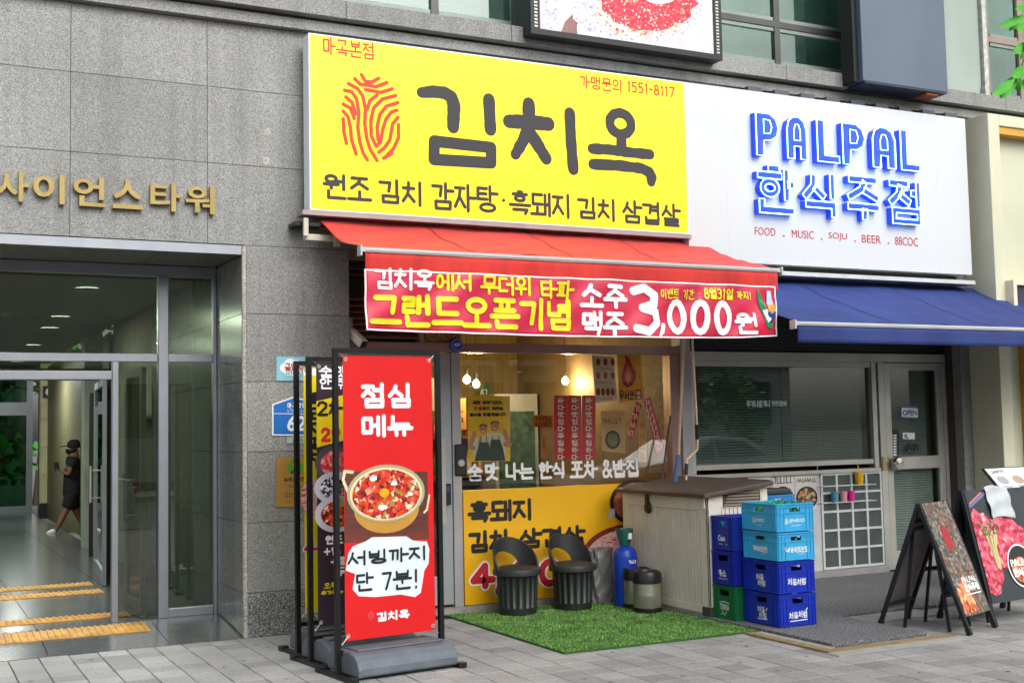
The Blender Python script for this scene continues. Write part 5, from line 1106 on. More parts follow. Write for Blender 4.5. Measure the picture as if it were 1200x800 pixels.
# ------------------------------------------------------------------ cream neighbour frame at the right edge
cm = mat('cream_panel', '#c6c5ac', .5, var=.05, scale=2); co = mat('ochre_strip', '#c9952e', .5)
cf = thing('cream_facade_frame', 'tall cream framed facade box of the neighbouring shop at the right edge', 'facade', (11, 9.1, 0))
cx0 = 10.13; cy0 = 8.98
MB().box(cx0, cx0+.16, cy0, D-.001, 0, 4.74).box(cx0+.16, 13, cy0, D-.001, 4.62, 4.74).done('surround', cm, cf, bevel=.006)
MB().box(cx0+.16, 13, cy0+.16, D-.001, 2.75, 4.54).box(cx0+.16, 10.55, cy0+.12, D-.001, 0, 2.75).each('panel', mat('cream_inner', '#bcbea6', .5, var=.04, scale=1.5), cf)
MB().box(cx0+.162, 13, cy0+.02, cy0+.16, 4.54, 4.618).box(10.555, 10.62, cy0+.02, cy0+.14, 0, 2.75).each('ochre_strip', co, cf)
MB().box(10.62, 13, cy0+.16, D-.001, 0, 2.75).done('door_panel', cm, cf)
lx = F(1190, 340, 8.9); lt = thing('wall_lantern_box', 'small cream box frame with dark window and orange light edge, right edge of the photo', 'sign box', (lx.x+.3, 8.9, 2.7))
MB().box(lx.x-.05, lx.x+.0, 8.88, 9.1, 2.62, 2.98).box(lx.x, lx.x+.5, 8.88, 9.1, 2.62, 2.67).box(lx.x, lx.x+.5, 8.88, 9.1, 2.93, 2.98).done('surround', mat('cream_box', '#d8cdb2', .5), lt); MB().box(lx.x, lx.x+.5, 8.95, 9.1, 2.67, 2.93).done('screen', mat('box_navy', '#2c2a4a', .2), lt)
# ------------------------------------------------------------------ mats on the pavement
gm_ = MB().box(4.11, 5.77, 7.47, 9.52, .001, .012).done('turf_mat', mat('turf_back', '#2f5a1c', .9)); tag(gm_, 'bright green artificial grass mat in front of the restaurant window', 'grass mat'); gm_['_o'] = (0, 0, 0)
m = MB()
for _ in range(26000):
    x = random.uniform(4.112, 5.768); y = random.uniform(7.475, 9.5); a = random.uniform(0, 6.283); h_ = random.uniform(.006, .012); w_ = .0035; dx, dy = math.cos(a)*w_, math.sin(a)*w_; lx_, ly = random.uniform(-.01, .01), random.uniform(-.01, .01)
    m.add([(x-dx, y-dy, .012), (x+dx, y+dy, .012), (x+lx_, y+ly, .012+h_)], [(0, 1, 2)], random.choice((0, 0, 1, 2)))
m.done('grass_blades', [mat('turf_a', '#74a34e', .8, var=.2), mat('turf_b', '#88b25e', .8, var=.2), mat('turf_c', '#618c42', .75, var=.2)], gm_, kind='stuff')
gravel = ramp_mat('coil_mat', [(0, '#1c1d1e'), (.38, '#3a3b3c'), (.52, '#67686a'), (.66, '#8d8e90'), (1, '#b0b1b2')], 75, 'noise', .9, bump=1, detail=2, big=(2, .12))
g1 = thing('grey_coil_mat', 'thick grey coil doormat with a tan edge in front of the crates and bar', 'doormat', (6.5, 7.5, 0))
MB().box(5.79, 6.67, 6.68, 7.62, .002, .028).done('mat_front', gravel, g1, bevel=.004)
MB().box(5.775, 9.3, 7.622, 9.53, .002, .026).done('mat_rear', gravel, g1, bevel=.004)
tan_ = mat('wood_edge', '#8d7a58', .8, var=.15, scale=14)
MB().box(5.62, 6.80, 6.52, 6.60, .001, .014).box(5.62, 5.70, 6.6, 7.44, .001, .014).each('wooden_edge', tan_, g1)
MB().box(5.60, 6.86, 6.40, 6.518, .0005, .008).box(6.675, 7.5, 7.32, 7.62, .0005, .009).box(5.702, 5.788, 6.602, 7.46, .0005, .006).each('cement_edge', mat('cement', '#9c9b98', .85, var=.1, scale=8), g1)
MB().box(9.3, 10.2, 7.9, 9.36, .0015, .02).done('mat_side', gravel, g1)
# ------------------------------------------------------------------ bucket stools
gb = mat('bin_green_black', '#222826', .42, var=.1, scale=9, bump=.1); gs_ = mat('bin_seat', '#2a2c2d', .48, var=.08)
def make_stool(label):
    t = thing('bucket_stool', label, 'stool', (0, 0, 0), 'bucket stools in front of the yellow panel')
    rt, rb = .165, .145
    def rip(r, z, k):
        if .055 < z < .315: return r - (.010 if (k % 4) in (0, 1) else 0)
        return r
    MB().lathe([(rb-.01, 0), (rb, .008), (rb+.001, .055), (rb+.003, .06), (rt-.004, .31), (rt+.002, .318), (rt+.002, .33)], n=80, ripple=rip).done('bucket', gb, t)
    MB().lathe([(0, .385), (.1, .383), (.155, .372), (.186, .36), (.19, .345), (.188, .315), (.176, .31), (.172, .33)], n=48).done('seat', gs_, t)
    m = MB(); NA = 40; v = []; 
    def rim(a):   # a: angle from the back, radians
        top = .255*max(0, math.cos(a*.88))**.75; hole = .14*math.sqrt(max(0, 1-(abs(a+.3)/.85)**2)) if abs(a+.3) < .85 else 0
        return top, hole
    amax = R(100); vs = []; rr = .18
    for i in range(NA+1):
        a = -amax+2*amax*i/NA; top, hole = rim(a); top = max(top, .012)
        for r_ in (rr, rr-.014):
            for f in (0, .35, .7, 1): z = .345+hole+(top-hole)*f; vs.append((r_*(1+.22*(z-.345))*math.sin(a), r_*(1+.22*(z-.345))*math.cos(a), z))
    fs = []
    for i in range(NA):
        p, q = i*8, (i+1)*8
        for j in range(3): fs += [(p+j, p+j+1, q+j+1, q+j), (p+4+j, q+4+j, q+5+j, p+5+j)]
        fs += [(p+3, p+7, q+7, q+3), (p, q, q+4, p+4)]
    fs += [(0, 4, 5, 1), (1, 5, 6, 2), (2, 6, 7, 3)]; e = NA*8; fs += [(e, e+1, e+5, e+4), (e+1, e+2, e+6, e+5), (e+2, e+3, e+7, e+6)]
    m.add(vs, fs, 0, True); m.done('backrest', gs_, t)
    return t
st = make_stool('black bucket stool with arched back, left one, nearer the restaurant door'); q_ = G(607, 718, .014); st.location = (q_.x, q_.y, .014); st.scale = (1.09, 1.09, 1.03)
q_ = G(672, 712, .014); copy_tree(st, (q_.x, q_.y, .014), R(3), 'black bucket stool with arched back, right one, nearer the blue gas cylinder')
# ------------------------------------------------------------------ gas cylinder
gp = Vector((5.64, 9.12, .014))
gc = thing('gas_cylinder', 'tall blue gas cylinder with green cap beside the storage box', 'gas cylinder', gp)
MB().lathe([(.09, 0), (.104, .01), (.106, .03), (.106, .41), (.1, .45), (.08, .485), (.05, .505), (.035, .51)], gp, 32).done('body', mat('gas_blue', '#0f3fae', .3, var=.05), gc)
MB().lathe([(.034, .505), (.045, .51), (.052, .53), (.078, .635), (.08, .655), (.074, .655), (.045, .53), (.0, .53)], gp, 8).done('cap', mat('gas_green', '#1f5d54', .45), gc)
pl = Pl(gp+Vector((0, -.107, 0)), (1, -.0, 0)); m = MB(); squig(m, pl, 4, -.03, .37, .045, .39, .004); pl2 = Pl(gp+Vector((0, -.083, 0)), (1, 0, 0)); m.slab(pl2, -.01, .02, .57, .62, -.03, .002); m.done('label', WHI, gc)
# grey foil bag
bp = Vector((5.565, 9.42, .014)); bg_ = thing('silver_bag', 'crumpled silver grey bag standing behind the gas cylinder', 'bag', bp)
def bagf(u, v):
    a = u*2*math.pi; sx = .105*(1+.05*math.sin(v*7)); sy = .07; c, s = math.cos(a), math.sin(a); e = .45
    x = sx*math.copysign(abs(c)**e, c); y = sy*math.copysign(abs(s)**e, s); n = .012*math.sin(a*5+v*9)+.008*math.sin(a*11-v*17)
    return (bp.x+x+n, bp.y+y+n, bp.z+v*.47)
m = MB().grid(bagf, 48, 22); m.done('sack', ramp_mat('foil_grey', [(0, '#6b6b6a'), (.5, '#8f8f8d'), (1, '#b0b0ae')], 13, 'noise', .45, bump=.8, metal=.2), bg_)
MB().add([bagf(i/16, 1) for i in range(16)], [tuple(range(16))]).done('top_fold', mat('foil_dark', '#777776', .5), bg_)
# ------------------------------------------------------------------ steel kegs
def keg(x, y, lab):
    c = Vector((x, y, .014)); k_ = thing('steel_keg', lab, 'keg', c, 'small steel kegs beside the storage box'); 
    MB().lathe([(.09, .012), (.112, .02), (.116, .05), (.116, .135), (.1165, .14), (.116, .145), (.116, .235), (.1, .25)], c, 36).done('body', mat('keg_steel', '#bdb9aa', .34, .85, var=.08), k_)
    MB().lathe([(.1, 0), (.12, .005), (.121, .035), (.117, .04)], c, 36).done('base_ring', black, k_)
    MB().lathe([(.116, .235), (.122, .24), (.122, .3), (.112, .33), (.095, .335), (.085, .315), (0, .31)], c, 36).done('lid', mat('keg_black', '#1b1c1d', .35), k_)
    MB().bar(c+Vector((-.11, -.0, .315)), c+Vector((.11, 0, .315)), .04, .025).done('handle', black, k_, bevel=.004)
keg(5.60, 8.72, 'steel keg with black lid, right front one nearest the shed'); keg(5.655, 8.96, 'steel keg with black lid, half hidden behind the other keg')
# ------------------------------------------------------------------ storage shed
shx0, shx1, shy0, shy1 = 5.80, 6.41, 8.12, 9.40
sh_ = thing('storage_box', 'beige ribbed plastic garden storage box with brown lid beside the crates', 'storage box', (6.1, 8.7, .014))
bei = mat('shed_beige', '#d1ccbf', .55, var=.04, bump=.08); z0 = .014
MB().box(shx0+.02, shx1-.02, shy0+.02, shy1-.02, z0, .95).done('shell', bei, sh_)
m = MB(); y = shy0+.13                                    # door face (-X) with vertical ribs and border
m.box(shx0, shx0+.02, shy0, shy0+.11, z0+.07, .97).box(shx0, shx0+.02, shy1-.09, shy1, z0+.03, .97).box(shx0, shx0+.02, shy0+.11, shy1-.09, .86, .97).box(shx0, shx0+.02, shy0+.11, shy1-.09, z0+.03, .11)
m.done('door_border', bei, sh_, bevel=.005)
y = shy0+.118; k = 0
while y < shy1-.1:
    MB().box(shx0+.004, shx0+.019, y, y+.036, .112, .858).done('rib_panel', bei, sh_); y += .045
m = MB(); m.box(shx0+.0, shx0+.14, shy0, shy0+.02, z0+.07, .985).box(shx1-.06, shx1, shy0, shy0+.02, z0, 1.03).box(shx0+.14, shx1-.06, shy0+.0, shy0+.02, z0, .12)
m.done('side_border', bei, sh_, bevel=.005)
x = shx0+.145
while x < shx1-.07: MB().box(x, x+.032, shy0+.004, shy0+.019, .121, .875).done('rib_panel', bei, sh_); x += .041
MB().add([(shx0+.14, shy0+.004, .88), (shx1-.06, shy0+.004, .88), (shx1-.06, shy0+.004, 1.03), (shx0+.14, shy0+.004, 1.0), (shx0+.14, shy0+.03, .88), (shx1-.06, shy0+.03, .88), (shx1-.06, shy0+.03, 1.03), (shx0+.14, shy0+.03, 1.0)], [(0,1,2,3),(7,6,5,4),(3,2,6,7)]).done('gable', bei, sh_)
m = MB(); 
for i in range(5): z = .895+i*.024; m.box(shx0+.17+i*.012, shx1-.09, shy0-.006, shy0+.003, z, z+.012)
m.done('vent_louvre', mat('vent_taupe', '#8f8573', .6), sh_); MB().box(shx0+.16, shx1-.075, shy0+.0, shy0+.0035, .888, 1.01).done('vent_back', mat('vent_dark', '#3f3a33', .8), sh_)  # louvre slats in a darker taupe than the beige shell, dark backing behind
MB().box(shx0-.006, shx0+.1, shy0-.012, shy0+.1, z0, .10).done('corner_foot', mat('shed_foot', '#3f3f42', .5), sh_, bevel=.006)
lid = ramp_mat('shed_brown', [(0, '#3a302b'), (1, '#524740')], 5, 'noise', .5, bump=.05)
m = MB(); a, b, c, d = shx0-.055, shx1+.03, shy0-.05, shy1+.03
m.add([(a,c,.965),(b,c,1.045),(b,d,1.045),(a,d,.965),(a,c,1.0),(b,c,1.078),(b,d,1.078),(a,d,1.0),(a+.05,c+.04,1.015),(b-.02,c+.04,1.092),(b-.02,d-.04,1.092),(a+.05,d-.04,1.015)], [(3,2,1,0),(8,9,10,11),(4,5,9,8),(5,6,10,9),(6,7,11,10),(7,4,8,11),(0,1,5,4),(1,2,6,5),(2,3,7,6),(3,0,4,7)])
m.done('lid', lid, sh_, bevel=.006)
p = XX = Vector((shx0-.014, 8.97, .90)); m = MB(); pls = Pl((shx0-.012, 8.97, .9), (0, -1, 0), (0, 0, 1))
m.slab(pls, -.022, .022, -.03, .09, 0, .018).done('latch_strap', dark, sh_, bevel=.004); MB().lathe([(0, .02), (.045, .016), (.052, .0), (0, 0)], (shx0-.006, 8.97, .85), 24, axis=Matrix.Rotation(R(-90), 3, 'Y')).done('latch', dark, sh_)
m = MB().tube([(shx0-.01, shy0+.02, .965), (shx0-.012, shy0+.02, .885)], .004, 6).tube([(shx0-.012, shy0-.0, .885), (shx0-.012, shy0+.05, .885)], .004, 6); m.done('lid_hook', white, sh_)
# ------------------------------------------------------------------ drink crates
def make_crate(name, label, cat, col, W, L, h, group, front=None, side=None, fh=(.10, .16)):
    t = thing(name, label, cat, (0, 0, 0), group); cmt = mat('crate_'+col[1:], col, .38, var=.05)
    m = MB(); x, y = W/2, L/2; th = .012; hz0, hz1 = h*.70, h*.87
    for sgn in (-1, 1):     # faces along X (front/back) and along Y (sides)
        for ax in (0, 1):
            hl = x if ax == 0 else y; out = y if ax == 0 else x; hw = fh[0]/2 if ax == 0 else fh[1]/2*.75
            def B(a0, a1, z0, z1, o=0):
                lo, hi = sorted((sgn*(out-th), sgn*(out+o)))
                if ax == 0: m.box(a0, a1, lo, hi, z0, z1)
                else: m.box(lo, hi, a0+(th if a0 <= -hl+1e-6 else 0), a1-(th if a1 >= hl-1e-6 else 0), z0, z1)
            B(-hl, hl, .004, hz0); B(-hl, -hw, hz0, hz1); B(hw, hl, hz0, hz1); B(-hl, hl, hz1, h-.002)
            def Q(a0, a1, z0, z1, o):
                lo, hi = sorted((sgn*(out+.0003), sgn*(out+o)))
                (m.box(a0, a1, lo, hi, z0, z1) if ax == 0 else m.box(lo, hi, a0, a1, z0, z1))
            for zz, o in ((h-.012, .010), (h-.032, .007), (h*.655, .006), (.006, .005)): Q(-hl-.0, hl+.0, zz, zz+.008, o)
            for a in (-hl+.004, -hl+.03, -hl*.62, hl*.62-.006, hl-.036, hl-.010): Q(a, a+.006, .016, h*.65, .0055); Q(a, a+.006, h*.665, h-.034, .0052)
    m.box(-x+th, x-th, -y+th, y-th, .006, .014)
    m.done('body', cmt, t)
    m = MB()
    for i in range(1, 4): m.box(-x+th+(W-2*th)*i/4-.002, -x+th+(W-2*th)*i/4+.002, -y+th, y-th, .015, h*.62)
    for i in range(1, 5): m.box(-x+th, x-th, -y+th+(L-2*th)*i/5-.002, -y+th+(L-2*th)*i/5+.002, .0155, h*.61)
    m.done('divider', cmt, t)
    for f, pl in ((front, Pl((0, -y-.0005, 0), (1, 0, 0))), (side, Pl((-x-.0005, 0, 0), (0, -1, 0)))):
        if f: q = MB(); f(q, pl, (x if f is front else y)); q.done('lettering', mat('crate_print', '#dfe4ea', .5), t)
    return t
def jin(k): 
    def f(q, pl, hl):
        s = k; q.ring(pl, -.085*s, .08, .016*s, .02, .002, .001, n=16); stroke(q, pl, [(-.095*s, .068), (-.085*s, .088), (-.076*s, .068)], .003, .0015)
        font(q, pl, 'JINRO', -.06*s, .064, .085*s, .098, off=.001, bold=.02); stroke(q, pl, [(-.04*s, .047), (.05*s, .047)], .0016, .001)
    return f
def hite(k):
    def f(q, pl, hl):
        s = k; stroke(q, pl, [(-.105*s, .1), (-.1*s, .08), (-.075*s, .075), (-.07*s, .095)], .008, .001); write(q, pl, '하이트진로', -.055*s, .062, .11*s, .1, .0034, off=.001); stroke(q, pl, [(.02*s, .047), (.07*s, .047)], .0016, .001)
    return f
def chum(k, ul):
    def f(q, pl, hl):
        s = k
        if k < .9: write(q, pl, '처음', -.05, .095, .035, .135, .0035, off=.001, jit=.06); write(q, pl, '처럼', -.035, .05, .055, .088, .0035, off=.001, jit=.06)
        else: write(q, pl, '처음처럼', -.085, .065, .085, .108, .0036, off=.001, jit=.15)
        if ul: stroke(q, pl, [(-.075*s, .042), (.085*s, .046)], .004, .001); stroke(q, pl, [(.07*s, .11), (.09*s, .13)], .004, .001)
    return f
LB, DB = '#35a3d6', '#0a2ca8'
tx, ty = 6.075, 7.59
c1 = make_crate('drink_crate', 'dark blue crate at the bottom of the tall stack, white underlined script', 'crate', DB, .345, .42, .243, 'drink crates', chum(1, True), chum(.7, True)); c1.location = (tx, ty, .028)
c2 = make_crate('drink_crate', 'dark blue crate second from the bottom of the tall stack, white script', 'crate', DB, .345, .42, .243, 'drink crates', chum(1, False), chum(.7, False)); c2.location = (tx, ty+.004, .272); c2.rotation_euler.z = R(.5)
c3 = make_crate('drink_crate', 'light blue crate third from the bottom of the tall stack, white Korean lettering', 'crate', LB, .345, .42, .215, 'drink crates', hite(1), hite(.75)); c3.location = (tx+.004, ty-.002, .516)
c4 = make_crate('drink_crate', 'light blue crate lettered JINRO on top of the tall stack', 'crate', LB, .35, .425, .215, 'drink crates', jin(1), jin(.75)); c4.location = (tx+.004, ty+.0, .732); c4.rotation_euler.z = R(-.6)
sx, sy = 6.05, 7.972
def cass(q, pl, hl): font(q, pl, 'Cass', -.06, .075, .03, .12, off=.001, bold=.03); stroke(q, pl, [(-.05, .05), (.0, .05)], .002, .001); stroke(q, pl, [(.04, .05), (.06, .05)], .002, .001)
def kass(q, pl, hl): write(q, pl, '카스', -.055, .07, .035, .115, .0055, off=.001); stroke(q, pl, [(-.06, .05), (.05, .05)], .002, .001)
def terra(q, pl, hl): font(q, pl, 'TERRA', -.06, .08, .06, .125, off=.001, bold=.02); stroke(q, pl, [(-.06, .135), (.0, .145), (.06, .135)], .003, .001); stroke(q, pl, [(-.03, .07), (0, .04), (.03, .07)], .0025, .001); stroke(q, pl, [(-.05, .045), (-.03, .045)], .003, .001)
for nm_, z, col, f, dy in (('green crate lettered TERRA at the bottom of the short stack by the storage box', .018, '#146a3c', terra, 0), ('dark blue crate with Korean lettering in the middle of the short stack', .289, '#16269a', kass, .004), ('dark blue crate lettered Cass on top of the short stack beside the storage box', .560, '#14309c', cass, -.003)):
    o = make_crate('beer_crate', nm_, 'crate', col, .43, .285, .27, 'drink crates', None, f); o.location = (sx, sy+dy, z)
for k in range(4):
    o = make_crate('drink_crate', ['light blue crate behind the tall stack, bottom one', 'light blue crate behind the tall stack, second one up', 'light blue crate behind the tall stack, third one up', 'light blue crate just visible behind the tall stack beside the storage box'][k], 'crate', '#2f86c4', .35, .42, .225, 'crates behind the tall stack'); o.location = (6.86, 8.75, .028+k*.226)
bt = MB().box(6.70, 7.02, 8.56, 8.94, .934, .98).done('black_tray', mat('tray_dark', '#2c3035', .5), bevel=.01); tag(bt, 'dark plastic tray lying on the crate behind the tall stack', 'tray')
gg = mat('bottle_green', '#1c7a3f', .12, var=.05); pb_ = MB().lathe([(.03, 0), (.034, .01), (.034, .10), (.015, .15), (.0135, .185), (.0145, .19), (.0, .19)], n=14)
pb_.lathe([(.0148, .182), (.0148, .196), (0, .197)], n=12, m=1); b0 = pb_.done('soju_bottle', [gg, mat('cap_green', '#2fa85c', .35)]); first_b = True
for (cx_, cy_, cz, W_, L_, n1, n2, lab) in ((tx, ty, .748, .345, .42, 4, 5, 'green glass bottle standing in the top light blue crate'), (tx, ty, .532, .345, .42, 4, 5, 'green glass bottle standing in the lower light blue crate'), (sx, sy, .576, .42, .3, 4, 3, 'green glass bottle standing in the top crate of the short stack')):
    for i in range(n1):
        for j in range(n2):
            if cz != .748 and not (j == 0 or i == 0): continue
            if first_b: o = b0; first_b = False
            else: o = b0.copy(); COL.objects.link(o)
            o.location = (cx_-W_/2+.012+(W_-.024)*(i+.5)/n1, cy_-L_/2+.012+(L_-.024)*(j+.5)/n2, cz); tag(o, lab, 'bottle', 'bottles in the drink crates: '+lab.split(' in the ')[1])
# ------------------------------------------------------------------ poles by the window
def pole(nm, lab, cat, pts, r, mt, extra=None):
    t = thing(nm, lab, cat, pts[-1]); MB().tube(pts, r, 10).done('shaft', mt, t)
    if extra: extra(t)
    return t
cw = mat('crank_cream', '#c2a98c', .45)
pA = [F(801.5, 400, 8.95), F(797, 520, 9.1), F(795, 532, 9.12)]; pB = [F(795, 532, 9.12), F(791, 560, 9.14), F(790, 600, 9.2)]
pole('awning_crank', 'straight tan crank pole of the red awning with a blue grip, left one', 'pole', [F(803, 380, 8.7), F(801.5, 400, 8.75), F(795, 535, 9.0)], .013, cw, lambda t: MB().tube([F(795, 532, 9.0), F(791, 562, 9.05), F(790, 585, 9.08)], .02, 10).done('grip', mat('grip_blue', '#4f6c9c', .4), t))
q = [F(810, 380, 8.6), F(811.5, 400, 8.62), F(817, 505, 8.8), F(817.5, 515, 8.82), F(817, 527, 8.83), F(805, 538, 8.83), F(804.5, 555, 8.83), F(804, 562, 8.83)]
pole('awning_crank', 'bent white crank handle pole hanging in front of the bar window', 'pole', q, .010, cw, lambda t: (MB().tube([F(816.3, 497, 8.79), F(817, 514, 8.82)], .017, 10).done('sleeve', black, t), MB().tube([F(804.6, 543, 8.825), F(803.8, 556, 8.825)], .017, 10).done('grip', black, t)))
pole('broom_stick', 'thin dark red stick leaning on the window behind the storage box', 'stick', [F(785.5, 487, 9.55), F(776, 562, 9.5), F(771, 600, 9.46)], .010, mat('stick_maroon', '#3c1a22', .4))
# ------------------------------------------------------------------ standing banners
u = Vector((.992, .13, 0)).normalized(); n_ = Vector((u.y, -u.x, 0))
stm = mat('stand_black', '#17181a', .38, .3); bsm = ramp_mat('base_grey_plastic', [(0, '#474d55'), (.5, '#5b626b'), (1, '#6f7680')], 8, 'noise', .5, bump=.15)
def stand(o, w_, top, lab, draw, mats, base, bb_, bt_):
    t = thing('banner_stand', lab, 'banner stand', o); pl = Pl(o, u, (0, 0, 1)); m = MB(); r_ = .016
    m.slab(pl, -r_, r_, .02, top, -r_, r_).slab(pl, w_-r_, w_+r_, .02, top, -r_, r_).slab(pl, r_, w_-r_, top-2*r_, top, -r_+.001, r_-.001).slab(pl, r_, w_-r_, bb_-.085, bb_-.055, -r_+.001, r_-.001); m.done('frame', stm, t)
    a0, a1 = .055, w_-.045; z1 = bt_; z0 = bb_; pb2 = Pl(Vector(o)+n_*.0, u, (0, 0, 1)); q = MB().slab(pb2, a0, a1, z0, z1, -.001, .001); q.done('banner_sheet', base, t)
    d = MB(); draw(d, Pl(Vector(o)+n_*.0015, u, (0, 0, 1)), a0, a1, z0, z1); d.done('print', mats, t)
    d = MB()
    for a in (a0+.02, a1-.02):
        for z in (z0+.03, z1-.025): d.ring(Pl(Vector(o)+n_*.003, u, (0, 0, 1)), a, z, .010, .010, .004, 0, n=14); d.tube([pl.at(a, z, .004), pl.at(a+(-.05 if a < w_/2 else .04), z+(.04 if z > 1 else -.05), .01)], .002, 5)
    d.done('eyelet', steel, t)
    # water base: rounded box along u, feet at both ends
    prof = [(-.22, .02), (.23, .02), (.235, .07), (.215, .12), (.175, .15), (.1, .165), (-.1, .165), (-.165, .15), (-.2, .12), (-.22, .07)]; L0, L1 = .03, w_-.01
    vs = [pl.at(a, z, f) for a in (L0, L1) for f, z in prof]; N = len(prof)
    MB().add(vs, [tuple(range(N))[::-1], tuple(range(N, 2*N))]+[(i, (i+1) % N, N+(i+1) % N, N+i) for i in range(N)], 0).done('water_base', bsm, t, bevel=.012)
    MB().slab(pl, L0+.05, L1-.05, .163, .175, -.12, .12).slab(pl, L0+.03, L1-.03, .03, .08, .2, .237).done('base_lid', bsm, t, bevel=.008)
    d = MB()
    for a in (-.01, w_+.01): d.slab(pl, a-.025, a+.025, .0, .022, -.25, .25).slab(pl, a-.03, a+.03, 0, .035, .2, .26).slab(pl, a-.03, a+.03, 0, .035, -.26, -.2)
    d.each('foot', dark, t, bevel=.004)
red_b = mat('banner_scarlet', '#cf1418', .35, var=.03, scale=3)
o1 = G(396, 793); pl1 = Pl(o1+n_*.0015, u, (0, 0, 1)); w1 = pl1.px(512, 600)[0]; t1 = pl1.px(394, 408)[1]; z0b = pl1.px(452, 745)[1]; z1b = pl1.px(452, 417)[1]
stewp = ramp_mat('stew_big', [(0, '#4a0c0a'), (.2, '#8c140e'), (.38, '#c42a14'), (.52, '#e04a1e'), (.66, '#a51a12'), (.74, '#e8956a'), (.80, '#f3e0c8'), (.84, '#7a9a3a'), (.92, '#c83018'), (1, '#f0b090')], 42, 'warp', .4)
def draw1(d, pl, a0, a1, z0, z1):
    def Q(l): return [pl.px(*p) for p in l]
    cl = lambda l: [(min(max(a, a0), a1), b) for a, b in l]
    d.poly(pl, cl(Q([(402,634),(502.5,630),(501,552),(404,552)])), .0006, m=4); d.poly(pl, cl(Q([(402,636),(503,631),(503,624),(402,628)])), .0008, m=5)
    c = pl.px(453.5, 592); e = pl.px(491, 592); d.disc(pl, c[0], c[1]-.02, e[0]-c[0], (e[0]-c[0])*.66, .001, 6, 36)
    c = pl.px(452.8, 577.5); e = pl.px(497.5, 577.5); rx = e[0]-c[0]; ry = pl.px(452.8, 544)[1]-c[1]
    stroke(d, pl, Q([(408, 577), (402, 562), (404, 552), (413, 553)]), .010, .0014, 7); stroke(d, pl, cl(Q([(497, 600), (500, 597), (503, 580)])), .007, .0014, 7)
    d.disc(pl, c[0], c[1], rx, ry, .0034, 8, 40); d.disc(pl, c[0], c[1]-.004, rx*.93, ry*.92, .0038, 7, 40); d.disc(pl, c[0], c[1]-.006, rx*.87, ry*.86, .0042, 9, 40)
    for x, y, r_, mm in ((437,560,.03,3),(462,566,.026,3),(480,578,.022,3),(448,594,.03,3),(458,588,.02,10)): p = pl.px(x, y); d.poly(pl, [(p[0]+r_*(1+random.uniform(-.3,.3))*math.cos(i*.52), p[1]+r_*.6*(1+random.uniform(-.3,.3))*math.sin(i*.52)) for i in range(12)], .0046, m=mm)
    p = pl.px(450, 577); d.disc(pl, p[0], p[1], .036, .03, .005, 11, 20)
    # pale cloud and dark lettering
    d.poly(pl, cl(Q([(406,662),(408,648),(413,640),(428,634),(436,629),(476,628),(484,633),(500,634),(503,643),(502,660),(497,668),(493,694),(486,699),(470,696),(440,699),(420,698),(413,690),(416,672),(405,668)])), .002, m=1)
    for s, bx in (('서빙까지', (407, 662, 500, 640)), ('단', (417, 692, 436, 671)), ('7', (448, 690, 458, 670)), ('분', (461, 690, 481, 668)), ('!', (484, 688, 490, 667))):
        wpx(d, pl, s, *bx, .0145, off=.003, m=1, gap=.07); wpx(d, pl, s, *bx, .0082, off=.006, m=0, gap=.07)
    wpx(d, pl, '점심', 424, 476, 482, 451.5, .015, off=.001, m=1); wpx(d, pl, '메뉴', 424, 510, 482, 488, .0145, off=.001, m=1)
    wpx(d, pl, '김치옥', 442, 727, 479, 714, .007, off=.001, m=1)
    p = pl.px(434.5, 720.5)
    for i in range(-3, 4): d.tube  # noqa
    for i in range(-3, 4): stroke(d, pl, [(p[0]+i*.006, p[1]-.028+abs(i)*.004), (p[0]+i*.0075, p[1]+.01), (p[0]+i*.004, p[1]+.028-abs(i)*.004)], .0016, .001, 12)
ob = [BLK, mat('cloud_white', '#d5e2ea', .5), RED, WHI, ramp_mat('table_print', [(0, '#3a1a16'), (.5, '#5a2820'), (1, '#70342a')], 5, 'noise', .5, stretch=(1, 1, 8)), mat('table_edge_print', '#6b2c1c', .5), mat('pot_brass', '#b98a3a', .35), mat('pot_rim_print', '#d8d0a8', .4), mat('pot_rim_edge', '#a8a07c', .4), stewp, mat('scallion_print', '#6f9a3c', .5), mat('yolk_print', '#f2a418', .35), mat('faint_red', '#e0504c', .5)]
stand(o1, w1+.02, t1, 'scarlet standing banner with a stew pot picture, nearest of the three stands', draw1, ob, red_b, z0b, z1b)
o2 = G(364.5, 778); pl2_ = Pl(o2+n_*.0015, u, (0, 0, 1)); t2 = pl2_.px(364, 418)[1]
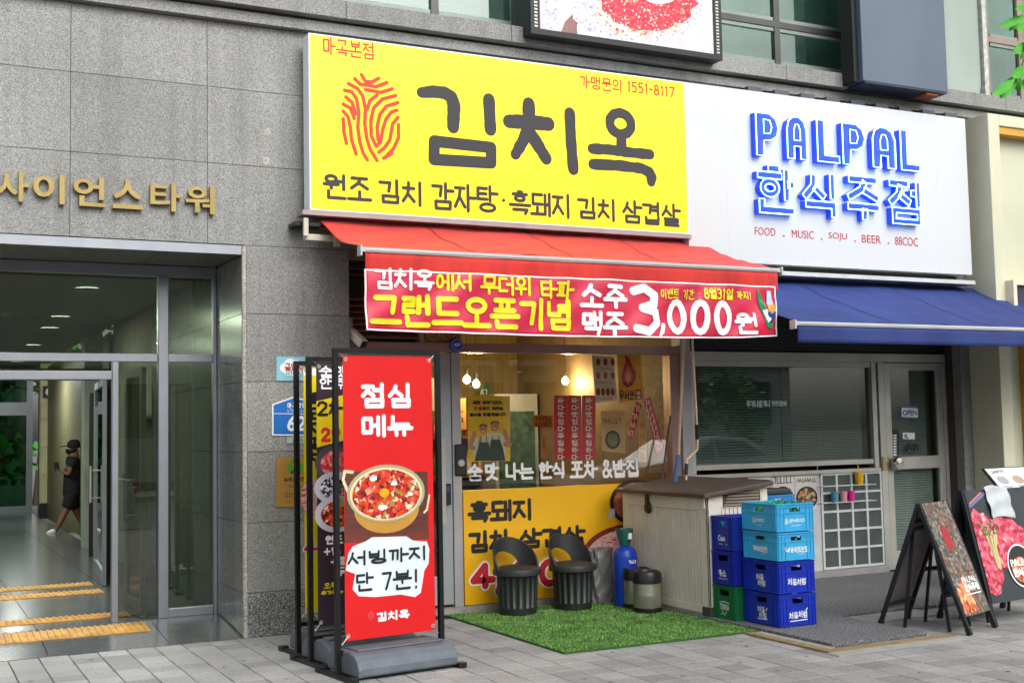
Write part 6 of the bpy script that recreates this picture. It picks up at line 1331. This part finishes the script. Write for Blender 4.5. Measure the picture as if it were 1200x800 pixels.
def draw2(d, pl, a0, a1, z0, z1):
    Q = lambda l: [pl.px(*p) for p in l]; cl = lambda l: [(min(max(a, a0), a1), b) for a, b in l]
    d.poly(pl, cl(Q([(369, 524), (470, 500), (470, 448), (369, 470)])), .0004, m=1)
    wpx(d, pl, '술맛나는', 374.5, 442, 440, 430, .006, off=.001, m=2); wpx(d, pl, '안주한상', 374.5, 455, 440, 444, .006, off=.001, m=2)
    wpx(d, pl, '2차', 372, 486, 400, 471, .010, off=.002, m=0, dig=.8); wpx(d, pl, '29', 377, 516, 398, 502, .0115, off=.002, m=3, dig=.9, gap=.25)
    for x, y, rx, ry, mo, mi in ((391, 543, .14, .125, 4, 5), (392, 571, .155, .11, 6, 7), (394, 602, .165, .125, 6, 8)):
        p = pl.px(x, y); EPS[0] += 1; o = .001+.0012*(y-540)/10; d.disc(pl, p[0], p[1], rx, ry, o, mo, 30); d.disc(pl, p[0]+.01, p[1], rx*.78, ry*.72, o+.0006, mi, 30)
    d.disc(pl, *pl.px(398, 588), .05, .035, .0105, 9, 20)
    for s, x0, y in (('원조', 382, 637), ('+엽', 380, 650), ('+통', 388, 662), ('두', 395, 674)): wpx(d, pl, s, x0, y, x0+19 if len(s) > 1 else x0+9, y-10, .006, off=.001, m=2)
    wpx(d, pl, '오후', 380, 689, 394, 682, .0038, off=.001, m=1); wpx(d, pl, '추가메뉴', 376.5, 697, 402, 690, .0034, off=.001, m=1)
pur = mat('banner_aubergine', '#2f2732', .45, var=.03)
stand(o2, .72, t2, 'dark banner stand with yellow band and food plates, half hidden by the red banner', draw2, [BLK, mat('band_yellow', '#e8cf0a', .45), WHI, RED, mat('plate_slate', '#4a4650', .5), ramp_mat('beef_print', [(0, '#a81a28'), (.5, '#e0404a'), (.8, '#f0a0a0'), (1, '#5a8a3a')], 45, 'warp'), mat('plate_pale', '#c9ccd6', .4), ramp_mat('seaweed_print', [(0, '#101010'), (.5, '#2a2c2c'), (.62, '#c0c4cc'), (1, '#e0e2e8')], 55, 'warp'), stewp, mat('herb_print', '#7fa04a', .5)], pur, pl2_.px(385, 733)[1], pl2_.px(385, 425)[1])
o3 = G(349.5, 767); pl3_ = Pl(o3+n_*.0015, u, (0, 0, 1)); t3 = pl3_.px(349, 423)[1]
def draw3(d, pl, a0, a1, z0, z1):
    d.poly(pl, [(a0, z1-.01), (a1, z1-.01), (a1, z1-.06), (a0, z1-.06)], .0004, m=3)
    for i, ch in enumerate('흑돼지김치'): y = 462+i*17; wpx(d, pl, ch, 360, y+12, 378, y-1, .010, off=.001, m=0)
    p = pl.px(362, 582); d.disc(pl, p[0]+.03, p[1], .09, .13, .001, 2, 24)
    wpx(d, pl, '4', 357, 648, 371, 632, .018, off=.001, m=3); wpx(d, pl, '4', 357, 648, 371, 632, .011, off=.004, m=1)
stand(o3, .72, t3, 'yellow banner stand, farthest of the three, showing only a narrow strip by the granite pier', draw3, [BLK, mat('pink_red', '#d81e50', .5), meat, WHI], mat('banner_yellow', '#e6d40c', .4, var=.02), pl3_.px(362, 718)[1], pl3_.px(360, 430)[1])
# ------------------------------------------------------------------ A-frame boards
def aframe(lab, Lf, Rf, rd, rl, apx, img, back, draw, mats, cat='A-board', extra=None, z0p=.14):
    """Lf/Rf: near feet, rd: ridge direction, rl: ridge length, apx: apex height"""
    Lf, Rf = Vector(Lf), Vector(Rf); rd = Vector(rd).normalized(); A = (Lf+Rf)/2; A.z = apx; t = thing('a_frame_board', lab, cat, ((Lf+Rf)/2+rd*rl/2)); m = MB()
    for q0 in (Rf, Lf):
        for k in (0, 1): m.bar(q0+rd*rl*k, A+rd*rl*k+(q0-A)*.0, .028, .028, up=rd)
        for f in (.18, .97): p = q0+(A-q0)*f; m.bar(p, p+rd*rl, .024, .024)
    m.done('frame', mat('frame_slate', '#22262b', .4, .4), t)
    m = MB()
    for k in (.12, .88):
        for q0, q1 in ((Lf, Rf), (Rf, Lf)): b = A+(q0-A)*.22+rd*rl*k; m.bar(q0*.75+q1*.25+rd*rl*k, b, .02, .02, up=rd)
    for f in (.3, .42): p = Lf+(A-Lf)*(1-f*.5); m.bar(p, p+rd*rl, .02, .02)
    m.done('brace', mat('frame_slate', ''), t)
    m = MB()
    for q0 in (Rf, Lf):
        for k in (0, 1): p = q0+rd*rl*k; d_ = (A+rd*rl*k-p).normalized(); m.bar(p, p+d_*.05, .036, .036, up=rd)
    m.each('rubber_foot', black, t)
    v = (A-Rf).normalized(); u_ = rd; pl = Pl(Rf+rd*.015, u_, v); 
    if pl.n.dot(CAM-Rf) < 0: pl = Pl(Rf+rd*(rl-.015), -u_, v)
    hgt = (A-Rf).length; m = MB(); m.slab(pl, 0, rl-.03, z0p, hgt-.005, .010, .018); m.done('poster_panel', img, t)
    if draw: d = MB(); draw(d, Pl(pl.o+pl.n*.019, pl.u, pl.v), rl-.03, z0p, hgt-.005); d.done('print', mats, t)
    v2 = (A-Lf).normalized(); pl2 = Pl(Lf+rd*.015, u_, v2); sgn = 1 if pl2.n.dot(Lf-Rf) > 0 else -1; MB().slab(pl2, 0, rl-.03, z0p, hgt-.02, .010*sgn, .016*sgn).done('back_panel', back, t)
    if extra: extra(t, pl, hgt)
    return t
L1, R1 = G(1031, 733), G(1137, 744)
salad = ramp_mat('dish_photo_a', [(0, '#2c3a34'), (.3, '#4a5648'), (.45, '#6e4a34'), (.6, '#8c7c6a'), (.75, '#8c3a30'), (.85, '#66727e'), (1, '#a89c90')], 42, 'warp', .4)
def dr1(d, pl, w_, z0, z1):
    L = z1-z0; d.disc(pl, w_*.45, z0+L*.68, .06, .1, .001, 0, 20); d.poly(pl, [(w_*.0+.01, z0+.02), (w_*.55, z0+.02), (w_*.5, z0+.3), (.02, z0+.2)], .0012, m=3)
    font(d, pl, 'PALPAL', w_*.35, z0+L*.27, w_*.92, z0+L*.32, off=.003, bold=.02, m=1); write(d, pl, '한식주점', w_*.35, z0+L*.20, w_*.92, z0+L*.255, .007, off=.003, m=1); stroke(d, pl, [(w_*.35, z0+L*.17), (w_*.92, z0+L*.17)], .004, .003, 1)
aframe('dark A-frame board seen nearly edge on, with a mixed dish photo on its right side', L1, R1, (.945, .325, 0), .44, .93, salad, ramp_mat('back_photo', [(0, '#6a6264'), (.5, '#857c7d'), (1, '#a09896')], 10, 'noise', .5), dr1, [mat('chili_red', '#a8202c', .5), WHI, BLK, ramp_mat('stew_orange', [(0, '#8c2a18'), (.5, '#d0602c'), (1, '#f0c090')], 20, 'warp')], z0p=.13)
R2 = G(1166, 733); L2 = R2+Vector((-.05, .5, 0))
pork = ramp_mat('raw_pork_print', [(0, '#8c1830'), (.3, '#c02c48'), (.55, '#d8485e'), (.75, '#e0788a'), (.9, '#d04a60'), (1, '#f0c0c0')], 30, 'warp', .4)
def dr2(d, pl, w_, z0, z1):
    L = z1-z0; B = lambda n, cx_, cz, rx, rz, j=.14: [(min(max(cx_+rx*(1+random.uniform(-j, j))*math.cos(i/n*6.283), .005), w_-.005), min(max(cz+rz*(1+random.uniform(-j, j))*math.sin(i/n*6.283), z0+.005), z1-.005)) for i in range(n)]
    s0 = pl.px(1163, 642); p1, p2, p3 = pl.px(1150, 630), pl.px(1182, 640), pl.px(1158, 672); d.poly(pl, B(22, p1[0]+.02, p1[1]+.02, .2, .19), .001, m=0); d.poly(pl, B(22, p2[0], p2[1]+.02, .26, .21), .0014, m=0); d.poly(pl, B(18, p3[0], p3[1], .18, .16), .0018, m=0)
    for i in range(26): a = random.uniform(-.06, .06); stroke(d, pl, [(s0[0]+.02+a*.4, s0[1]-.14+random.uniform(-.03, .03)), (s0[0]+a*.8, s0[1]), (s0[0]+a*1.6, s0[1]+.12+random.uniform(-.04, .05))], .0035, .0024, 1)
    for i in range(34): x, z = s0[0]+random.uniform(-.1, .1), s0[1]+.14+random.uniform(-.04, .06); stroke(d, pl, [(x, z), (x+random.uniform(-.03, .03), z+random.uniform(-.01, .02))], .005, .005, 2)
    c = pl.px(1196, 663); d.disc(pl, *c, .17, .17, .0070, 3, 34); d.disc(pl, *c, .157, .157, .0075, 4, 34); d.disc(pl, c[0], c[1]-.03, .13, .10, .0080, 5, 30)
    font(d, pl, 'PALPAL', c[0]-.13, c[1]+.0, c[0]+.14, c[1]+.055, off=.0085, bold=.02, m=3); write(d, pl, '한식주점', c[0]-.12, c[1]-.075, c[0]+.13, c[1]-.02, .0075, off=.0085, m=3)
    stroke(d, pl, [(.02, z0+L*.86), (w_*.3, z1-.03)], .014, .001, 6); stroke(d, pl, [(.02, z0+L*.885), (w_*.25, z1-.02)], .006, .003, 7)
def cloth_(t, pl, hgt):
    q = Pl(pl.o+pl.n*.03, pl.u, pl.v)
    def f(u_, v): return q.at(.235+.30*u_+.02*v, hgt+.012-.25*v+.012*math.sin(u_*5), .006*math.sin(u_*9+v*2)+.006*math.sin(v*12+u_*4))
    o = MB().grid(f, 20, 16).done('folded_cloth', mat('cloth_grey', '#b9bfc2', .6, bump=.3, bscale=30), solid=.003); tag(o, 'pale grey cloth hung over the top edge of the raw pork board', 'cloth')
aframe('dark A-frame board with a bright raw pork and sprouts photo, a grey cloth on top', L2, R2, (.985, .13, 0), .82, 1.0, mat('board_charcoal', '#2b3238', .4, var=.1), mat('board_back', '#3a3d40', .6), dr2, [pork, mat('sprout_pale', '#c9c98a', .5), mat('sprout_green', '#3f7a2c', .5), WHI, mat('logo_black', '#1c1a1c', .4), ramp_mat('stew_orange', []), mat('plate_violet', '#6a6a9c', .4), mat('plate_orange', '#d07a5a', .4)], extra=cloth_, z0p=.16)
# white lectern menu at the right edge
def Xp(x, y, X): d = ray(x, y); return CAM + d*(X/d.x)
A = F(1151, 548, 7.9); Bn = Xp(1204, 612, A.x); 
lm = thing('menu_lectern', 'white tilted menu board with black rim at the right edge behind the pork board', 'menu board', (A.x+.4, (A.y+Bn.y)/2, 0))
vv = (A-Bn); pl = Pl(Bn, (1, 0, 0), vv); Lh = vv.length
MB().slab(pl, 0, .85, 0, Lh, -.02, 0).done('board', dark, lm, bevel=.004); MB().slab(pl, .015, .835, .015, Lh-.015, .0005, .003).done('sheet', mat('menu_white', '#d9dce0', .4), lm)
d = MB(); pq = Pl(pl.at(0, 0, .004), pl.u, pl.v); squig(d, pq, 5, .06, Lh-.075, .22, Lh-.045, .003)
for i in range(4):
    for j in range(3): d.disc(pq, .12+i*.19, Lh-.16-j*.17, .065, .05, .0005, 1+(i+j) % 2, 20)
    for j in range(3): squig(d, pq, 6, .06+i*.19, Lh-.245-j*.17, .18+i*.19, Lh-.225-j*.17, .002)
d.done('print', [BLK, mat('dish_grey', '#9aa0a4', .5), mat('dish_brown', '#a89080', .5)], lm)
m = MB(); cxl = A.x+.42; cyl = (A.y+Bn.y)/2; m.tube([(cxl, cyl, .03), (cxl, cyl, (A.z+Bn.z)/2-.03)], .02, 10).box(cxl-.2, cxl+.2, cyl-.2, cyl+.2, 0, .03); m.done('stand', dark, lm)
# ------------------------------------------------------------------ person in the lobby, walking left, looking at a phone
yp = G(60, 624, .08).y
def bodymesh(name, verts, edges, rad, mt, parent=None, root=0, sub=2):
    me = bpy.data.meshes.new(name); org = Vector(parent['_o']) if parent is not None else Vector((0, 0, 0))
    me.from_pydata([Vector(v)-org for v in verts], edges, []); me.materials.append(mt); o = bpy.data.objects.new(name, me); COL.objects.link(o)
    if parent is not None: o.parent = parent
    q = o.modifiers.new('skin', 'SKIN'); q.use_smooth_shade = True
    for i, s in enumerate(me.skin_vertices[0].data): r_ = rad[i]; s.radius = (r_, r_); s.use_root = (i == root)
    q = o.modifiers.new('sub', 'SUBSURF'); q.levels = q.render_levels = sub
    return o
def B(x, y, dy=0): p = F(x, y, yp+dy); return tuple(p)
per = thing('person', 'person in black cap, mask, shirt and shorts with white shoes walking with a phone', 'person', (F(80, 600, yp).x, yp, .08))
skn = mat('skin', '#7a5442', .6); blk_c = mat('black_cloth', '#15161a', .85, bump=.2)
V = [B(84,578), B(85,560), B(86,546), B(87,536), B(87,528), B(86,518),            # 0 pelvis,1 waist,2 chest,3 shoulders base,4 neck,5 head
     B(81,590,-.05), B(76,600,-.05), B(70,612,-.06), B(66,620,-.06), B(58,624,-.06),  # front leg: thigh, knee, calf, ankle, toe
     B(87,592,.08), B(91,602,.08), B(97,612,.08), B(103,618,.08), B(99,624,.08),      # rear leg
     B(85,539,-.17), B(82,550,-.2), B(80,556,-.2), B(75,553,-.17), B(72,551,-.15),     # near arm
     B(86,539,.16), B(83,551,.17), B(78,553,.12), B(73,549,.05)]
E_ = [(0,1),(1,2),(2,3),(3,4),(4,5),(0,6),(6,7),(7,8),(8,9),(9,10),(0,11),(11,12),(12,13),(13,14),(14,15),(3,16),(16,17),(17,18),(18,19),(19,20),(3,21),(21,22),(22,23),(23,24)]
rd_ = [.12,.11,.13,.10,.05,.085,.075,.055,.048,.035,.03,.075,.055,.048,.035,.03,.05,.042,.036,.028,.025,.05,.042,.03,.025]
bodymesh('body', V, E_, rd_, skn, per)
bodymesh('shirt', [B(84,586), B(85,560), B(86,546), B(86.5,538), B(85,540,-.18), B(82.5,549,-.21), B(86,540,.17), B(83.5,550,.18)], [(0,1),(1,2),(2,3),(3,4),(4,5),(3,6),(6,7)], [.158,.15,.155,.11,.075,.068,.075,.068], blk_c, per)
bodymesh('shorts', [B(84,572), B(84.5,580), B(81,590,-.05), B(77.5,597,-.05), B(87,590,.08), B(89.5,597,.08)], [(0,1),(1,2),(2,3),(1,4),(4,5)], [.135,.135,.10,.10,.10,.10], blk_c, per)
hc = F(86.5, 523.5, yp)
MB().lathe([(.09, -.01), (.105, .02), (.1, .07), (.06, .115), (0, .125)], hc+Vector((.0, 0, .0)), 20).done('cap', blk_c, per)
MB().add([hc+Vector(p) for p in ((-.05,-.08,.02),(-.20,-.05,.0),(-.21,.05,.0),(-.05,.08,.02),(-.05,-.08,.035),(-.20,-.05,.014),(-.21,.05,.014),(-.05,.08,.035))], [(0,1,2,3),(7,6,5,4),(0,4,5,1),(1,5,6,2),(2,6,7,3),(3,7,4,0)]).done('cap_brim', blk_c, per)
MB().lathe([(.03, -.13), (.075, -.1), (.09, -.06), (.085, -.03)], hc+Vector((-.035, 0, .0)), 16).done('mask', black, per)
wsh = mat('white_shoe', '#d6d6d2', .5)
for q0, q1, dy in (((66.5, 621.5), (54, 625.5), -.06), ((103, 619), (98, 626), .08)):
    a = F(*q0, yp+dy); b = F(*q1, yp+dy); bodymesh('shoe', [a, a.lerp(b, .5), b], [(0,1),(1,2)], [.05, .05, .035], wsh, per)
hp = Vector(B(72,551,-.15)); pv_ = []
for k in range(5): a = hp+Vector((-.02, -.03+.018*k, -.005)); pv_.append((a, a+Vector((-.045+abs(k-2)*.006, 0, .012)), a+Vector((-.06+abs(k-2)*.006, 0, .035))))
for a, b, c in pv_: pass
m = MB()
for a, b, c in pv_: m.tube([a, b, c], [.009, .0085, .007], 6)
m.done('fingers', skn, per)
ph = MB().bar(hp+Vector((-.06, -.0, .0)), hp+Vector((-.08, 0, .13)), .075, .01).done('phone', black, None); tag(ph, 'dark phone held in the walking person\'s hand', 'phone')
# ------------------------------------------------------------------ trees
barkm = ramp_mat('bark', [(0, '#3a3028'), (.5, '#5a4c40'), (1, '#7a6c5c')], 12, 'noise', .9, bump=1, stretch=(1, 1, .3))
leafm = ramp_mat('leaf_green', [(0, '#24451a'), (.5, '#3a6a24'), (1, '#5a8c34')], 3, 'noise', .55); leafb = mat('leaf_bright', '#3c9a10', .65, var=.12, scale=30)
leafm.node_tree.nodes['Principled BSDF'].inputs['Transmission Weight'].default_value = 0
def blade(m, a, b, w_, nrm, mi=0):
    a, b = Vector(a), Vector(b); d = b-a; s = d.cross(Vector(nrm)).normalized()*w_; k = Vector(nrm).normalized()*w_*.35
    p = [a, a+d*.25+s*.75-k*.5, a+d*.55+s-k, a+d*.82+s*.55-k*.5, b, a+d*.82-s*.55-k*.5, a+d*.55-s-k, a+d*.25-s*.75-k*.5, a+d*.3, a+d*.6]
    m.add(p, [(0,1,8),(1,2,9,8),(2,3,9),(3,4,9),(4,5,9),(5,6,9),(6,7,8,9),(7,0,8)], mi, True)
def tree(label, x, y, h_, r_, nclump, nleaf, ls, group, seed, crown0=.5):
    rnd = random.Random(seed); t = thing('street_tree', label, 'tree', (x, y, -.01), group); m = MB(); P0 = Vector((x, y, -.05)); top = Vector((x+rnd.uniform(-.2, .2), y+rnd.uniform(-.2, .2), h_*.55))
    m.tube([P0, P0.lerp(top, .4)+Vector((.03, .02, 0)), top, top+Vector((0, 0, h_*.3))], [.13*h_/6, .1*h_/6, .07*h_/6, .02], 10)
    cl = []
    for i in range(nclump):
        a = i*2.4+rnd.random(); f = rnd.random(); rr = r_*(.35+.65*math.sqrt(rnd.random())); z = h_*(crown0+(1-crown0)*rnd.random()); c = Vector((x+rr*math.cos(a), y+rr*math.sin(a), z-.15*rr)); cl.append((c, r_*rnd.uniform(.22, .38)))
        if i < 14: m.tube([P0.lerp(top, .7+.3*rnd.random()), top.lerp(c, .5)+Vector((0, 0, .15)), c], [.035*h_/6, .022, .008], 6)
    m.done('trunk', barkm, t); m = MB()
    for i in range(nleaf):
        c, cr = cl[i % nclump]; v = Vector((rnd.gauss(0, 1), rnd.gauss(0, 1), rnd.gauss(0, .7))).normalized()*cr*rnd.random()**.4; p = c+v; d = Vector((rnd.uniform(-1, 1), rnd.uniform(-1, 1), rnd.uniform(-.8, .3))).normalized()*ls*rnd.uniform(.7, 1.3)
        s = d.cross(Vector((rnd.uniform(-1, 1), rnd.uniform(-1, 1), 1))).normalized()*ls*.35; m.add([p, p+d*.5+s, p+d, p+d*.5-s], [(0, 1, 2, 3)])
    m.done('crown', leafm, t, kind='stuff'); return t
t0 = tree('leafy street tree on the near pavement whose branch reaches into the top right corner', 5.6, 2.9, 6.6, 1.5, 26, 2600, .13, 'street trees', 3, .62)
br = MB(); A0 = CAM+ray(1290, -60)*4.6; pts = [Vector((5.6, 2.9, 3.7)), A0, CAM+ray(1215, -5)*4.4, CAM+ray(1203, 60)*4.3, CAM+ray(1190, 100)*4.25]
br.tube(pts, [.03, .016, .008, .004, .002], 7); br.done('branch', barkm, t0)
for i, (a, b, w_, tt) in enumerate([((1203,17),(1170,33),.011,4.2), ((1200,18),(1182,37),.010,4.25), ((1206,26),(1192,36),.010,4.2), ((1205,48),(1187,64),.011,4.2), ((1207,58),(1196,70),.010,4.25), ((1190,92),(1163,113),.012,4.15), ((1191,88),(1172,116),.016,4.2), ((1192,84),(1193,108),.013,4.25), ((1203,76),(1187,92),.014,4.2), ((1206,90),(1199,106),.012,4.2),
    ((1206,5),(1190,12),.010,4.2), ((1215,30),(1203,60),.013,4.2), ((1220,70),(1204,98),.014,4.2)]):
    m = MB(); blade(m, CAM+ray(*a)*tt, CAM+ray(*b)*(tt-.05), w_*1.5, -FW+Vector((0, 0, .5))); m.done('leaf', leafb, t0)
t1_ = tree('dense street tree across the road, seen mirrored in the glass', -7, -12.6, 6.5, 2.3, 26, 2600, .34, 'trees across the road', 5, .3)
for k, (x, y, s, rz, lab) in enumerate([(-12.5, -13, 1.1, 1, 'street tree across the road far to the left, mirrored in the lobby glass'), (-1, -12.8, .95, 2.2, 'street tree across the road behind the photographer'), (23, -13.5, .85, 4, 'street tree across the road far to the right')]):
    c = copy_tree(t1_, (x, y, -.01), rz, lab); c.scale = (s, s, s)
for x, y, seed in ((-5, -1.6, 11), (11.8, -1.9, 14)): tree('kerbside street tree %s of the camera, mirrored in the glass' % ('left' if x < 0 else 'right'), x, y, 7, 2.0, 22, 2200, .24, 'kerbside trees', seed, .45)
# greenery behind the lobby's rear doors
tree('garden tree growing beyond the rear lobby doors, left one', -1.0, wf.y+5, 6, 2.4, 24, 2200, .3, 'trees beyond the rear doors', 21, .05); tree('garden tree growing beyond the rear lobby doors, right one', 3.0, wf.y+6, 6, 2.4, 24, 2200, .3, 'trees beyond the rear doors', 22, .05)
# ------------------------------------------------------------------ building across the road
ob_ = thing('office_block', 'pale office block across the road, mirrored in the shop windows', 'building', (8, -22, 0)); 
MB().box(-14, 34, -34, -22, 0, 7).done('wall', mat('block_pale', '#c4c3bd', .8, var=.08, scale=1), ob_)
gw = mat('block_glass', '#37424a', .1, spec=.8); first_w = None
for i in range(15):
    for j in range(1):
        if first_w is None: first_w = MB().box(-1.1, 1.1, -.02, .06, -.9, .9).done('window', gw, None); o = first_w
        else: o = first_w.copy(); COL.objects.link(o)
        o.parent = ob_; o.location = (-12.3+i*3.15-8, 0, 2.4+j*3.6); o.location.y = .02
        if 'label' in o: del o['label']
for j in range(3): MB().box(-14, 34, -21.98, -21.6, 4.1+j*3.6-3.6+3.4, 4.1+j*3.6-3.6+3.75).done('ledge', mat('block_ledge', '#c4c3bd', .7), ob_)
# ------------------------------------------------------------------ parked white car mirrored in the windows
def car(x, y, rz, lab):
    t = thing('parked_car', lab, 'car', (0, 0, 0)); cp = mat('car_white', '#d9dcdf', .25, coat=.5, var=.01)
    prof = [(-2.2,.35),(-2.25,.6),(-2.15,.82),(-1.3,.95),(-.65,1.38),(.1,1.44),(.9,1.38),(1.65,1.0),(2.15,.92),(2.22,.55),(2.18,.33)]
    m = MB(); N = len(prof); ys_ = (-.86, -.8, .8, .86)
    vs = [(px_, yy*(1 if z < 1 else .82), z) for yy in ys_ for px_, z in prof]
    f = [tuple(range(N))[::-1], tuple(range(3*N, 4*N))]+[(k*N+i, (k*N+(i+1) % N), (k+1)*N+(i+1) % N, (k+1)*N+i) for k in range(3) for i in range(N)]
    m.add(vs, f, 0); m.done('body', cp, t, bevel=.03)
    for sy in (-1, 1):
        q = MB()
        for w_ in ([(-1.12,.98),(-.62,1.31),(-.05,1.36),(-.05,.98)], [(.03,.98),(.03,1.36),(.8,1.31),(1.4,1.0)]):
            q.add([(a, sy*(.862 if z < 1 else .722), z) for a, z in w_], [(0,1,2,3) if sy < 0 else (3,2,1,0)])
        q.done('side_window', gw, t)
        for xx in (-1.4, 1.38):
            wh = MB().lathe([(.0, -.1), (.3, -.1), (.32, -.06), (.32, .06), (.3, .1), (0, .1)], (xx, sy*.8, .32), 24, axis=RX).done('wheel', mat('tyre', '#18191a', .8), t); MB().lathe([(0, -.012), (.2, -.012), (.21, .012), (0, .012)], (xx, sy*.905, .32), 20, axis=RX).done('rim', steel, wh)
    MB().box(-2.27, -2.2, -.7, -.4, .6, .74).done('headlight', white, t); MB().box(-2.27, -2.2, .4, .7, .6, .74).done('headlight', white, t)
    for s in (-1, 1): MB().box(2.17, 2.25, s*.7-.12, s*.7+.12, .68, .8).done('tail_light', RED, t)
    t.location = (x, y, -.13); t.rotation_euler.z = rz
car(15.2, -2.4, 0, 'white parked saloon car on the road, mirrored low in both shop windows')
car(1.5, -2.4, 0, 'white parked car on the road behind the camera, mirrored in the entrance glass')
